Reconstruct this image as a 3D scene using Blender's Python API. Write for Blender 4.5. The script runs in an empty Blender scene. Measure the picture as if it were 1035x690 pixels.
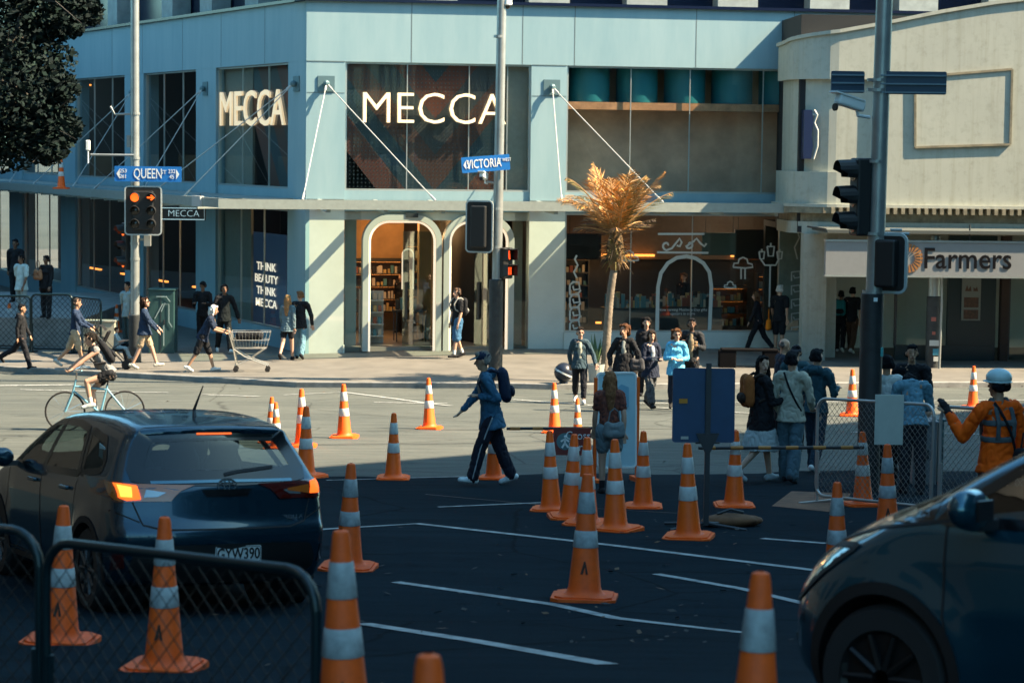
import bpy, bmesh, math, random
import numpy as np
from mathutils import Vector, Matrix
R_ = math.radians
random.seed(7)
SC = bpy.context.scene
COL = SC.collection
# ------------------------------------------------------------------ camera
FPX = 2444.0            # focal length in pixels of a 1035 px wide picture (85 mm)
PITCH = math.atan(195 / FPX)
ROLL = 0.012
CAMZ = 5.5
cam_d = bpy.data.cameras.new('camera')
cam = bpy.data.objects.new('camera', cam_d)
COL.objects.link(cam)
SC.camera = cam
cam_d.sensor_width = 36.0
cam_d.lens = FPX / 1035 * 36
cam_d.clip_start = 0.3
cam_d.clip_end = 3000
cam_d.dof.use_dof = True
cam_d.dof.focus_distance = 34.0
cam_d.dof.aperture_fstop = 5.0
_R = Vector((1, 0, 0)); _U = Vector((0, math.sin(PITCH), math.cos(PITCH))); _F = Vector((0, math.cos(PITCH), -math.sin(PITCH)))
_cx = (_R + _U * ROLL).normalized(); _cy = (_U - _R * ROLL).normalized(); _cz = -_F
M = Matrix((_cx, _cy, _cz)).transposed().to_4x4()
M.translation = Vector((0, 0, CAMZ))
cam.matrix_world = M
# ------------------------------------------------------------------ light
SUN_AZ = Vector((0.985, -0.17, 0)).normalized()      # horizontal direction towards the sun
SUN_EL = R_(45)
to_sun = SUN_AZ * math.cos(SUN_EL) + Vector((0, 0, math.sin(SUN_EL)))
sl = bpy.data.lights.new('sun', 'SUN'); sl.energy = 5.0; sl.angle = R_(0.5); sl.color = (1.0, 0.79, 0.53)
so = bpy.data.objects.new('sun', sl); COL.objects.link(so)
so.rotation_euler = to_sun.to_track_quat('Z', 'Y').to_euler()
W = bpy.data.worlds.new('World'); SC.world = W; W.use_nodes = True
wn = W.node_tree; bg = wn.nodes['Background']
sky = wn.nodes.new('ShaderNodeTexSky'); sky.sky_type = 'NISHITA'; sky.sun_disc = False
sky.sun_elevation = SUN_EL; sky.sun_rotation = math.atan2(SUN_AZ.x, SUN_AZ.y)
tint = wn.nodes.new('ShaderNodeMix'); tint.data_type = 'RGBA'; tint.blend_type = 'MULTIPLY'
tint.inputs['Factor'].default_value = 1.0
tint.inputs['B'].default_value = (0.60, 0.97, 0.95, 1)
wn.links.new(sky.outputs['Color'], tint.inputs['A'])
wn.links.new(tint.outputs['Result'], bg.inputs['Color'])
bg.inputs['Strength'].default_value = 0.11
SC.view_settings.view_transform = 'Standard'; SC.view_settings.look = 'None'
SC.view_settings.exposure = 2.0; SC.view_settings.gamma = 1.0
SC.view_settings.use_curve_mapping = False
SC.render.engine = 'CYCLES'
SC.cycles.max_bounces = 8; SC.cycles.transparent_max_bounces = 24
SC.cycles.caustics_reflective = False; SC.cycles.caustics_refractive = False
SC.cycles.use_denoising = True
SC.cycles.sample_clamp_indirect = 6.0

# ------------------------------------------------------------------ terrain
_GY = np.array([-40, 0, 10, 18, 31, 43.5, 51, 56, 64, 90, 140, 600], float)
_GD = np.array([0.0, 1.85, 2.47, 3.53, 4.37, 5.08, 5.42, 5.5, 5.45, 5.3, 4.8, 4.8], float)
def gz(x, y):
    z = CAMZ - float(np.interp(y, _GY, _GD))
    return z - 0.02 * min(max(0.0, -x), 25) * min(1, max(0, (y - 45) / 10))
def ray(px, py):
    u = px - 517.5; v = 345 - py
    u2 = u - ROLL * v; v2 = v + ROLL * u
    return _R * u2 + _U * v2 + _F * FPX
def at(px, py, d):                       # the point a photograph pixel shows at depth d
    return Vector((0, 0, CAMZ)) + ray(px, py) * (d / FPX)
KERB = [(-60, 63.5), (-13.5, 60.8), (-9.5, 58.6), (-5, 56.0), (1.1, 55.0), (9, 56.6), (20, 58.0), (60, 62)]
def kerb_y(x): return float(np.interp(x, [k[0] for k in KERB], [k[1] for k in KERB]))
PAVE = 0.13
def gz2(x, y): return gz(x, y) + (PAVE if y > kerb_y(x) else 0.0)
def gp(px, py):                          # ground point a pixel shows
    r = ray(px, py); o = Vector((0, 0, CAMZ)); lo, hi = 0.001, 0.06
    for i in range(4000):
        t = i * 0.00001 + 0.002
        p = o + r * t
        if p.z <= gz2(p.x, p.y): return p
    return p
def atY(px, py, y):                      # the point a pixel shows on the upright plane Y = y
    r = ray(px, py); return Vector((0, 0, CAMZ)) + r * (y / r.y)
def gd(px, d):                           # ground point in a pixel column at a given depth
    p = at(px, 345, d); return Vector((p.x, p.y, gz2(p.x, p.y)))

# ------------------------------------------------------------------ materials
MATS = {}
def mat(name, col, rough=0.6, metal=0.0, noise=0.0, nscale=8.0, bump=0.0, bscale=60.0, spec=0.5, coat=0.0, emit=None, estr=0.0, alpha=None, col2=None, ncoord='Object', stretch=None):
    if name in MATS: return MATS[name]
    m = bpy.data.materials.new(name); m.use_nodes = True
    nt = m.node_tree; b = nt.nodes['Principled BSDF']
    c = (*col, 1) if len(col) == 3 else col
    b.inputs['Base Color'].default_value = c
    b.inputs['Roughness'].default_value = rough; b.inputs['Metallic'].default_value = metal
    b.inputs['Specular IOR Level'].default_value = spec
    if coat: b.inputs['Coat Weight'].default_value = coat; b.inputs['Coat Roughness'].default_value = 0.04
    if emit: b.inputs['Emission Color'].default_value = (*emit, 1); b.inputs['Emission Strength'].default_value = estr
    tc = None
    if noise or bump or col2:
        tc = nt.nodes.new('ShaderNodeTexCoord'); src = tc.outputs[ncoord]
        if stretch:
            mp = nt.nodes.new('ShaderNodeMapping'); mp.inputs['Scale'].default_value = stretch
            nt.links.new(src, mp.inputs['Vector']); src = mp.outputs['Vector']
    if noise or col2:
        n = nt.nodes.new('ShaderNodeTexNoise'); n.inputs['Scale'].default_value = nscale; n.inputs['Detail'].default_value = 5
        n.inputs['Roughness'].default_value = 0.65
        nt.links.new(src, n.inputs['Vector'])
        rp = nt.nodes.new('ShaderNodeValToRGB')
        rp.color_ramp.elements[0].position = 0.3; rp.color_ramp.elements[1].position = 0.7
        if col2:
            rp.color_ramp.elements[0].color = c; rp.color_ramp.elements[1].color = (*col2, 1)
        else:
            k0, k1 = 1 - noise, 1 + noise
            rp.color_ramp.elements[0].color = (c[0]*k0, c[1]*k0, c[2]*k0, 1); rp.color_ramp.elements[1].color = (min(1, c[0]*k1), min(1, c[1]*k1), min(1, c[2]*k1), 1)
        nt.links.new(n.outputs['Fac'], rp.inputs['Fac']); nt.links.new(rp.outputs['Color'], b.inputs['Base Color'])
    if bump:
        n2 = nt.nodes.new('ShaderNodeTexNoise'); n2.inputs['Scale'].default_value = bscale; n2.inputs['Detail'].default_value = 4
        nt.links.new(src, n2.inputs['Vector'])
        bp = nt.nodes.new('ShaderNodeBump'); bp.inputs['Strength'].default_value = bump; bp.inputs['Distance'].default_value = 0.02
        nt.links.new(n2.outputs['Fac'], bp.inputs['Height']); nt.links.new(bp.outputs['Normal'], b.inputs['Normal'])
    MATS[name] = m
    return m
def glass(name, tintc=(0.8, 0.9, 0.9), refl=0.12, rough=0.02, ior=1.45):
    if name in MATS: return MATS[name]
    m = bpy.data.materials.new(name); m.use_nodes = True; nt = m.node_tree
    nt.nodes.remove(nt.nodes['Principled BSDF']); out = nt.nodes['Material Output']
    tr = nt.nodes.new('ShaderNodeBsdfTransparent'); tr.inputs['Color'].default_value = (*tintc, 1)
    gl = nt.nodes.new('ShaderNodeBsdfGlossy'); gl.inputs['Roughness'].default_value = rough; gl.inputs['Color'].default_value = (1, 1, 1, 1)
    fr = nt.nodes.new('ShaderNodeFresnel'); fr.inputs['IOR'].default_value = ior
    ad = nt.nodes.new('ShaderNodeMath'); ad.operation = 'ADD'; ad.inputs[1].default_value = refl - 0.04; ad.use_clamp = True
    mx = nt.nodes.new('ShaderNodeMixShader')
    ge = nt.nodes.new('ShaderNodeNewGeometry'); inv = nt.nodes.new('ShaderNodeMath'); inv.operation = 'SUBTRACT'; inv.inputs[0].default_value = 1.0   # only the outer face of a pane reflects
    ml = nt.nodes.new('ShaderNodeMath'); ml.operation = 'MULTIPLY'; nt.links.new(ge.outputs['Backfacing'], inv.inputs[1]); nt.links.new(ad.outputs[0], ml.inputs[0]); nt.links.new(inv.outputs[0], ml.inputs[1])
    nt.links.new(fr.outputs[0], ad.inputs[0]); nt.links.new(ml.outputs[0], mx.inputs[0])
    nt.links.new(tr.outputs[0], mx.inputs[1]); nt.links.new(gl.outputs[0], mx.inputs[2]); nt.links.new(mx.outputs[0], out.inputs['Surface'])
    MATS[name] = m
    return m
def dif(name, c, **k): return mat(name, c, k.pop('rough', 0.75), **k)

# ------------------------------------------------------------------ mesh builder
SPLIT = {'bounce_pale_base', 'ground_floor_pier', 'side_light', 'cornice', 'shopfront_glass', 'shopfront_panel', 'brown_pier', 'light_trough', 'grey_blind', 'upper_glazing', 'parapet_capping', 'inner_wall', 'brown_lining', 'downlight', 'roof_glass_', 'shopfront_mullion', 'end_plate', 'mount', 'floor_band', 'timber_soffit', 'reflection_backdrop', 'bracket', 'etched_split', 'frame_', 'picture', 'edge_trim', 'hanger', 'emblem_', 'sticker', 'cable_tie', 'wire', 'arrow', 'joint_line', 'yellow_stripe', 'roof_panel', 'roof_glass'}
class MB:
    def __init__(s): s.v = []; s.f = []; s.mi = []; s.k = 0
    def m(s, i): s.k = i; return s
    def add(s, vs, fs):
        s.__dict__.setdefault('pc', []).append((len(s.v), len(s.f))); o = len(s.v); s.v += [tuple(v) for v in vs]
        for f in fs: s.f.append(tuple(o + i for i in f)); s.mi.append(s.k)
        return s
    def box(s, c, size, rz=0.0, rx=0.0, ry=0.0, ch=0.0):
        hx, hy, hz = size[0]/2, size[1]/2, size[2]/2
        q = Matrix.Rotation(rz, 3, 'Z') @ Matrix.Rotation(ry, 3, 'Y') @ Matrix.Rotation(rx, 3, 'X')
        c = Vector(c)
        if ch > 0:
            ch = min(ch, hx*.9, hy*.9, hz*.9); bm = bmesh.new(); bmesh.ops.create_cube(bm, size=1)
            for v in bm.verts: v.co = Vector((v.co.x*2*hx, v.co.y*2*hy, v.co.z*2*hz))
            bmesh.ops.bevel(bm, geom=bm.edges[:], offset=ch, segments=2, affect='EDGES', profile=0.5)
            bm.verts.index_update(); vs = [c + q @ v.co for v in bm.verts]; fs = [[v.index for v in f.verts] for f in bm.faces]; bm.free()
            return s.add(vs, fs)
        vs = [c + q @ Vector((x*hx, y*hy, z*hz)) for x in (-1, 1) for y in (-1, 1) for z in (-1, 1)]
        return s.add(vs, [(0, 1, 3, 2), (4, 6, 7, 5), (0, 4, 5, 1), (2, 3, 7, 6), (0, 2, 6, 4), (1, 5, 7, 3)])
    def tube(s, path, r, n=8, cap=True, flat=1.0):
        P = [Vector(p) for p in path]; rr = r if isinstance(r, (list, tuple)) else [r]*len(P)
        up = None; vs = []
        for i, p in enumerate(P):
            t = (P[min(i+1, len(P)-1)] - P[max(i-1, 0)])
            t = t.normalized() if t.length > 1e-9 else Vector((0, 0, 1))
            if up is None: up = t.orthogonal().normalized()
            a = (up - t*up.dot(t)); a = a.normalized() if a.length > 1e-6 else t.orthogonal().normalized()
            up = a; b = t.cross(a)
            for k in range(n):
                w = 2*math.pi*k/n; vs.append(p + (a*math.cos(w) + b*math.sin(w)*flat)*rr[i])
        fs = [(i*n+k, i*n+(k+1) % n, (i+1)*n+(k+1) % n, (i+1)*n+k) for i in range(len(P)-1) for k in range(n)]
        if cap: fs += [tuple(range(n-1, -1, -1)), tuple((len(P)-1)*n+k for k in range(n))]
        return s.add(vs, fs)
    def lathe(s, prof, n=20, c=(0, 0, 0), axis='Z', cap=True):
        c = Vector(c); vs = []
        for (r, h) in prof:
            for k in range(n):
                w = 2*math.pi*k/n; x, y = r*math.cos(w), r*math.sin(w)
                vs.append(c + (Vector((x, y, h)) if axis == 'Z' else Vector((h, x, y)) if axis == 'X' else Vector((y, h, x))))
        fs = [(i*n+k, i*n+(k+1) % n, (i+1)*n+(k+1) % n, (i+1)*n+k) for i in range(len(prof)-1) for k in range(n)]
        if cap: fs += [tuple(range(n-1, -1, -1)), tuple((len(prof)-1)*n+k for k in range(n))]
        return s.add(vs, fs)
    def prism(s, poly, o, ax, ay, az, h):      # polygon in the plane ax/ay at o, extruded along az by h
        o, ax, ay, az = map(Vector, (o, ax, ay, az)); n = len(poly)
        a = [o + ax*p[0] + ay*p[1] for p in poly]
        vs = a + [p + az*h for p in a]
        return s.add(vs, [tuple(range(n-1, -1, -1)), tuple(range(n, 2*n))] + [(i, (i+1) % n, n+(i+1) % n, n+i) for i in range(n)])
    def ball(s, c, r, n=10, sc=(1, 1, 1)):
        c = Vector(c); vs = []; m = n//2+1
        for i in range(m+1):
            a = math.pi*i/m
            for k in range(n):
                w = 2*math.pi*k/n
                vs.append(c + Vector((r*sc[0]*math.sin(a)*math.cos(w), r*sc[1]*math.sin(a)*math.sin(w), r*sc[2]*math.cos(a))))
        return s.add(vs, [(i*n+k, (i+1)*n+k, (i+1)*n+(k+1) % n, i*n+(k+1) % n) for i in range(m) for k in range(n)])
    def build(s, name, mats, parent=None, smooth=False, loc=None, rz=0.0, auto=None):
        pc = s.__dict__.get('pc', [])
        if name in SPLIT and len(pc) > 1:
            out = None
            for i, (v0, f0) in enumerate(pc):
                v1, f1 = pc[i+1] if i+1 < len(pc) else (len(s.v), len(s.f))
                q = MB(); q.v = s.v[v0:v1]; q.f = [tuple(x-v0 for x in f) for f in s.f[f0:f1]]; q.mi = s.mi[f0:f1]
                r = q.build(name, mats, parent, smooth, loc, rz, auto); out = out or r
            return out
        me = bpy.data.meshes.new(name); me.from_pydata([tuple(v) for v in s.v], [], s.f)
        ms = mats if isinstance(mats, (list, tuple)) else [mats]
        for q in ms: me.materials.append(q)
        if len(ms) > 1: me.polygons.foreach_set('material_index', s.mi)
        me.update()
        if smooth:
            me.polygons.foreach_set('use_smooth', [True]*len(me.polygons))
            if auto:
                try: me.set_sharp_from_angle(angle=R_(auto))
                except Exception: pass
        return link(name, me, parent, loc, rz)
def link(name, me, parent=None, loc=None, rz=0.0):
    o = bpy.data.objects.new(name, me); COL.objects.link(o)
    if parent: o.parent = parent
    if loc is not None: o.location = loc
    if rz: o.rotation_euler.z = rz
    return o
def tag(o, label=None, cat=None, group=None, kind=None):
    if label: o['label'] = label
    if cat: o['category'] = cat
    if group: o['group'] = group
    if kind: o['kind'] = kind
    return o
def thing(name, label, cat, loc=(0, 0, 0), rz=0.0, group=None):
    o = bpy.data.objects.new(name, None); o.empty_display_size = 0.2; COL.objects.link(o)
    o.location = loc; o.rotation_euler = (0, 0, rz)
    return tag(o, label, cat, group)
def copy_tree(o, parent=None):
    c = o.copy(); COL.objects.link(c)
    if parent: c.parent = parent
    for ch in KIDS.get(o.name, []): copy_tree(ch, c)
    return c
KIDS = {}
def kids(*roots):
    for o in list(COL.objects):
        if o.parent: KIDS.setdefault(o.parent.name, [])
    for k in KIDS: KIDS[k] = []
    for o in list(COL.objects):
        if o.parent: KIDS[o.parent.name].append(o)
def dup(root, loc, rz=0.0, label=None):
    c = copy_tree(root); c.location = loc; c.rotation_euler = (0, 0, rz)
    if label: c['label'] = label
    return c
def text(name, body, size, o, right, up, m, parent=None, depth=0.02, align='CENTER', font_scale=(1, 1), bold=0.0, space=1.0):
    cu = bpy.data.curves.new(name, 'FONT'); cu.body = body; cu.size = size; cu.extrude = depth/2
    cu.align_x = align; cu.align_y = 'CENTER'; cu.offset = bold; cu.space_character = space; cu.resolution_u = 3
    t = bpy.data.objects.new(name, cu); COL.objects.link(t)
    dg = bpy.context.evaluated_depsgraph_get(); me = bpy.data.meshes.new_from_object(t.evaluated_get(dg))
    bpy.data.objects.remove(t); bpy.data.curves.remove(cu)
    r = Vector(right).normalized(); u = Vector(up).normalized(); n = r.cross(u)
    mm = Matrix((r*font_scale[0], u*font_scale[1], n)).transposed().to_4x4(); mm.translation = Vector(o)
    me.transform(mm); me.materials.clear(); me.materials.append(m); me.name = name
    return link(name, me, parent)
def loop_strip(pts, w, closed=False):
    """ribbon polygons (2-D) of width w along a 2-D polyline"""
    P = [Vector((p[0], p[1])) for p in pts]; n = len(P); L = []; Rr = []
    for i in range(n):
        a = P[i-1] if (i or closed) else P[i]; b = P[(i+1) % n] if (i < n-1 or closed) else P[i]
        t = (b-a).normalized(); q = Vector((-t.y, t.x))*w/2; L.append(P[i]+q); Rr.append(P[i]-q)
    out = []
    for i in range(n if closed else n-1):
        j = (i+1) % n; out.append((L[i], Rr[i], Rr[j], L[j]))
    return out
# ================================================================== SETTING
def strip_sheet(name, m, poly, dz, kind='structure', step=0.7):
    """flat marking laid on the terrain: 2-D quad list, subdivided so that it follows the slope"""
    b = MB()
    for q in poly:
        a, c, d, e = [Vector((p[0], p[1])) for p in q]        # a-c is one end, e-d the other
        n = max(1, int((e-a).length/step)); vs = []
        for i in range(n+1):
            t = i/n
            for p in (a.lerp(e, t), c.lerp(d, t)): vs.append((p.x, p.y, gz(p.x, p.y)+dz))
        b.add(vs, [(2*i, 2*i+1, 2*i+3, 2*i+2) for i in range(n)])
    return tag(b.build(name, m), kind=kind)

m_asph = bpy.data.materials.new('asphalt'); m_asph.use_nodes = True
nt = m_asph.node_tree; pb = nt.nodes['Principled BSDF']; pb.inputs['Roughness'].default_value = 0.86; pb.inputs['Specular IOR Level'].default_value = 0.2
tcn = nt.nodes.new('ShaderNodeTexCoord')
def nz(scale, detail=5, rough=0.6, stretch=None):
    n = nt.nodes.new('ShaderNodeTexNoise'); n.inputs['Scale'].default_value = scale; n.inputs['Detail'].default_value = detail; n.inputs['Roughness'].default_value = rough
    s = tcn.outputs['Object']
    if stretch:
        mp = nt.nodes.new('ShaderNodeMapping'); mp.inputs['Scale'].default_value = stretch; mp.inputs['Rotation'].default_value = (0, 0, 0.2); nt.links.new(s, mp.inputs['Vector']); s = mp.outputs[0]
    nt.links.new(s, n.inputs['Vector']); return n
def ramp(n, p0, c0, p1, c1):
    r = nt.nodes.new('ShaderNodeValToRGB'); e = r.color_ramp.elements
    e[0].position = p0; e[0].color = (*c0, 1); e[1].position = p1; e[1].color = (*c1, 1); nt.links.new(n.outputs['Fac'], r.inputs['Fac']); return r
def mul(a, b, f=1.0):
    x = nt.nodes.new('ShaderNodeMix'); x.data_type = 'RGBA'; x.blend_type = 'MULTIPLY'; x.inputs['Factor'].default_value = f
    nt.links.new(a.outputs[0] if a.bl_idname != 'ShaderNodeMix' else a.outputs['Result'], x.inputs['A']); nt.links.new(b.outputs[0], x.inputs['B']); return x
base = ramp(nz(0.25), 0.3, (0.078, 0.088, 0.084), 0.75, (0.118, 0.128, 0.118))
g1 = ramp(nz(90, 3), 0.3, (0.6, 0.6, 0.6), 0.7, (1.3, 1.3, 1.3))
g2 = ramp(nz(1.6, 6, 0.7, (0.35, 2.0, 1)), 0.35, (0.72, 0.74, 0.76), 0.62, (1.08, 1.07, 1.05))
g3 = ramp(nz(3.0, 8, 0.75), 0.30, (0.55, 0.55, 0.55), 0.42, (1, 1, 1))
mx = mul(mul(mul(base, g1), g2), g3)
vor = nt.nodes.new('ShaderNodeTexVoronoi'); vor.feature = 'DISTANCE_TO_EDGE'; vor.inputs['Scale'].default_value = .33
wv = nt.nodes.new('ShaderNodeMix'); wv.data_type = 'VECTOR'; wv.inputs['Factor'].default_value = .18; nt.links.new(tcn.outputs['Object'], wv.inputs['A']); nt.links.new(nz(1.1, 5).outputs['Color'], wv.inputs['B']); nt.links.new(wv.outputs['Result'], vor.inputs['Vector'])
cr = nt.nodes.new('ShaderNodeValToRGB'); cr.color_ramp.elements[0].position = .0; cr.color_ramp.elements[0].color = (.35, .35, .35, 1); cr.color_ramp.elements[1].position = .008; cr.color_ramp.elements[1].color = (1, 1, 1, 1); nt.links.new(vor.outputs['Distance'], cr.inputs['Fac'])
mx2 = mul(mx, cr, .8); oil = ramp(nz(.9, 7, .6), .66, (1, 1, 1), .78, (.55, .55, .55)); mx = mul(mx2, oil)
nt.links.new(mx.outputs['Result'], pb.inputs['Base Color'])
bpn = nt.nodes.new('ShaderNodeBump'); bpn.inputs['Strength'].default_value = 0.5; bpn.inputs['Distance'].default_value = 0.01
nt.links.new(nz(140, 3).outputs['Fac'], bpn.inputs['Height']); nt.links.new(bpn.outputs['Normal'], pb.inputs['Normal'])

m_pave = mat('paving_stone', (0.095, 0.09, 0.08), 0.8, col2=(0.155, 0.145, 0.128), nscale=1.2, bump=0.2, bscale=30)
m_kerb = mat('kerb_stone', (0.22, 0.22, 0.21), 0.8, noise=0.3, nscale=3)
m_line = mat('road_paint', (0.46, 0.48, 0.47), 0.7, col2=(0.12, 0.135, 0.14), nscale=7)
m_dark_strip = mat('dark_strip', (0.012, 0.014, 0.016), 0.5)
m_patch = mat('red_surface', (0.16, 0.07, 0.035), 0.85, noise=0.4, nscale=5)

def ground_sheet():
    ys = list(np.arange(-40, 0, 4)) + list(np.arange(0, 70, 1.0)) + list(np.arange(70, 150, 5)) + [200, 300, 600, 1500]
    xs = [-900, -300, -120, -60] + list(np.arange(-40, 41, 2.0)) + [60, 120, 300, 900]
    b = MB(); vs = [(x, y, gz(x, y)) for y in ys for x in xs]; n = len(xs)
    b.add(vs, [(j*n+i, j*n+i+1, (j+1)*n+i+1, (j+1)*n+i) for j in range(len(ys)-1) for i in range(n-1)])
    tag(b.build('road', m_asph, smooth=True), kind='structure')
ground_sheet()
# near road darkened: the big cast shade put into its colour, uneven edge
m_asph2 = m_asph.copy(); m_asph2.name = 'shade_dark_asphalt'
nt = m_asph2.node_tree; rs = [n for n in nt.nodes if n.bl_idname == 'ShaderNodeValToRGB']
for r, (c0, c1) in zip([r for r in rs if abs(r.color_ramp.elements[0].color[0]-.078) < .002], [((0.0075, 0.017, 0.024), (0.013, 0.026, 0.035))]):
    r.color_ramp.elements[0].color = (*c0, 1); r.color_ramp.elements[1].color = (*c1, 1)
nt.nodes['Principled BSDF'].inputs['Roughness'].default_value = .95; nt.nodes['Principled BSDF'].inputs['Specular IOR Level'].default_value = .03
def shade_edge_y(x): return 33.0 + .30*x + .25*math.sin(x*1.7) + .12*math.sin(x*5.1)
def shade_sheet():
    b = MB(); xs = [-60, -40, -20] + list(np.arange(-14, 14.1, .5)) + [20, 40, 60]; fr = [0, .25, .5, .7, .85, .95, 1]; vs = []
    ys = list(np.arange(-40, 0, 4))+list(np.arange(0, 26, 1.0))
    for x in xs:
        e = max(28, min(37, shade_edge_y(x)))
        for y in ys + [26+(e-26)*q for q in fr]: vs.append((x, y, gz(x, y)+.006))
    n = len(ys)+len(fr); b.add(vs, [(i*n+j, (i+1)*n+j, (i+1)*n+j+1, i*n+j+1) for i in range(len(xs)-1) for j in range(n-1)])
    tag(b.build('shade_dark_road', m_asph2, smooth=True), kind='structure')
shade_sheet()
def pavement():
    xs = list(np.arange(-60, 60.1, 1.0)); rows = [0.16, 0.5, 1, 2, 3, 5, 8, 12, 20, 35, 60]
    b = MB(); vs = []
    for x in xs:
        for r in rows:
            y = kerb_y(x) + r; vs.append((x, y, gz(x, y)+PAVE))
    n = len(rows); b.add(vs, [(i*n+j, (i+1)*n+j, (i+1)*n+j+1, i*n+j+1) for i in range(len(xs)-1) for j in range(n-1)])
    tag(b.build('pavement', m_pave, smooth=True), kind='structure')
    b = MB(); vs = []
    for x in xs:
        y = kerb_y(x); z = gz(x, y)
        vs += [(x, y, z-0.05), (x, y+0.004, z+PAVE-0.015), (x, y+0.02, z+PAVE+0.002), (x, y+0.165, gz(x, y+.165)+PAVE+0.002)]
    b.add(vs, [(4*i+j, 4*i+4+j, 4*i+5+j, 4*i+1+j) for i in range(len(xs)-1) for j in range(3)])
    tag(b.build('kerb', m_kerb), kind='structure')
pavement()
def line_px(pts, w):                      # painted line through road points seen at these pixels
    P = [gp(*p) for p in pts]
    return loop_strip([(p.x, p.y) for p in P], w)
lines = []
for pts, w in (([(322, 536), (422, 530), (620, 552), (838, 579)], .12), ([(400, 589), (560, 612), (765, 642)], .11), ([(366, 631), (480, 649), (614, 673)], .15),
               ([(663, 581), (750, 596), (826, 614)], .10), ([(443, 513), (560, 508)], .08), ([(330, 486), (470, 482)], .06), 
               ([(205, 399), (262, 401)], .13), ([(287, 399.5), (348, 396.6), (456, 410.5)], .13), ([(378, 407), (452, 408)], .10),
               ([(-40, 390.5), (75, 389)], .16), ([(20, 394), (170, 397)], .12), ([(518, 404), (600, 410)], .12), ([(660, 412), (760, 418)], .12), ([(860, 437), (1100, 441)], .12),
               ([(640, 408), (1100, 404)], .10), ([(770, 545), (835, 550)], .12)):
    lines += line_px(pts, w)
strip_sheet('road_marking', m_line, lines, 0.012)
dark_lines = []  # thin dark road strips, cable shadows among them put in as colour
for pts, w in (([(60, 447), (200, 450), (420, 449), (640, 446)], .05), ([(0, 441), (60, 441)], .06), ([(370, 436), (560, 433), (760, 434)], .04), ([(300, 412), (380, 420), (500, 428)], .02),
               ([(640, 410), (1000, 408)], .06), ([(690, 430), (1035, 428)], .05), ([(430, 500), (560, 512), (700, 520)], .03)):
    dark_lines += line_px(pts, w)
strip_sheet('dark_road_strip', m_dark_strip, dark_lines, 0.010)
q = [gp(780, 512), gp(850, 519), gp(860, 499), gp(800, 497)]
strip_sheet('reddish_road_patch', m_patch, [[(p.x, p.y) for p in q]], 0.011)

# ------------------------------------------------------------------ corner shop building
m_wall = mat('pale_blue_render', (0.205, 0.335, 0.38), 0.7, col2=(0.265, 0.39, 0.425), nscale=1.6, stretch=(1, 1, .18), bump=.06, bscale=3)
m_pale = mat('bounce_pale', (0.66, 0.66, 0.60), 0.75, noise=0.08, nscale=1.0)
m_dkblue = mat('dark_blue_glass', (0.006, 0.012, 0.035), 0.25)
m_panel = mat('tower_column', (0.30, 0.34, 0.33), 0.8, noise=0.2, nscale=3)
m_joint = dif('joint', (0.12, 0.17, 0.18))
m_glass = glass('shop_glass', (0.93, 0.96, 0.95), refl=0.06)
m_glass2 = glass('canopy_glass', (0.82, 0.90, 0.87), refl=0.06)
m_alu = mat('aluminium', (0.45, 0.48, 0.46), 0.4, 0.7)
m_frame = mat('dark_frame', (0.03, 0.035, 0.04), 0.5)
m_cream = mat('cream_metal', (0.50, 0.50, 0.46), 0.4)
m_dark = dif('dark_interior', (0.012, 0.014, 0.016))
m_brownp = mat('brown_panel', (0.62, 0.36, 0.24), 0.7, noise=0.25, nscale=1.0)
m_greyp = mat('grey_curtain', (0.22, 0.22, 0.19), 0.8, noise=0.1)
m_orange_lit = mat('warm_lamp', (1, 0.5, 0.2), emit=(1.0, 0.30, 0.05), estr=.75)
m_warmwall = mat('warm_wall', (0.55, 0.30, 0.12), 0.7, noise=0.2, nscale=1.5)
m_floor = mat('shop_floor', (0.25, 0.22, 0.19), 0.35)
C0 = Vector((-5.43, 63.2, 0)); F1 = Vector((0.985, 0.170, 0)).normalized(); N1 = Vector((F1.y, -F1.x, 0))
L1 = Vector((-0.43, 0.903, 0)).normalized(); N2 = Vector((-L1.y, L1.x, 0)); N2 = N2 if N2.y < 0 else -N2
UP = Vector((0, 0, 1))
def fp(s, o, z): return C0 + F1*s + N1*o + UP*z
def lp(s, o, z): return C0 + L1*s + N2*o + UP*z
def face_hit(px, py, wing='F', off=0.0):
    n = N1 if wing == 'F' else N2; t = F1 if wing == 'F' else L1
    r = ray(px, py); o = Vector((0, 0, CAMZ)); c = C0 + n*off
    k = (c-o).dot(n)/r.dot(n); p = o + r*k
    return (p-c).dot(t), p.z
class Facade:
    def __init__(s, fn, t, n): s.fn, s.t, s.n = fn, t, n
    def slab(s, b, s0, s1, z0, z1, o0, o1):
        """box on the facade from s0..s1 along, z0..z1, o0..o1 outwards"""
        v = [s.fn(a, o, z) for a in (s0, s1) for o in (o0, o1) for z in (z0, z1)]
        return b.add(v, [(0, 1, 3, 2), (4, 6, 7, 5), (0, 4, 5, 1), (2, 3, 7, 6), (0, 2, 6, 4), (1, 5, 7, 3)])
FF = Facade(fp, F1, N1); LL = Facade(lp, L1, N2)
zw0, zw1, ztop, zc0, zc1 = 4.35, 7.70, 9.27, 3.86, 4.12
sF = [face_hit(x, 250)[0] for x in (348, 535, 571, 789, 818, 838)]
s1, s2, s3, s4, s5, s6 = sF
BAY = 7.3
shop = thing('shop_building', 'pale blue corner shop building with big windows, glass canopy and dark upper storeys', 'building', (0, 0, 0))
def gzf(p): return gz(p.x, p.y)+PAVE-0.25
b = MB(); b2 = MB(); bj = MB()
zb = gzf(fp(0, 0, 0)) - 0.6
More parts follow.
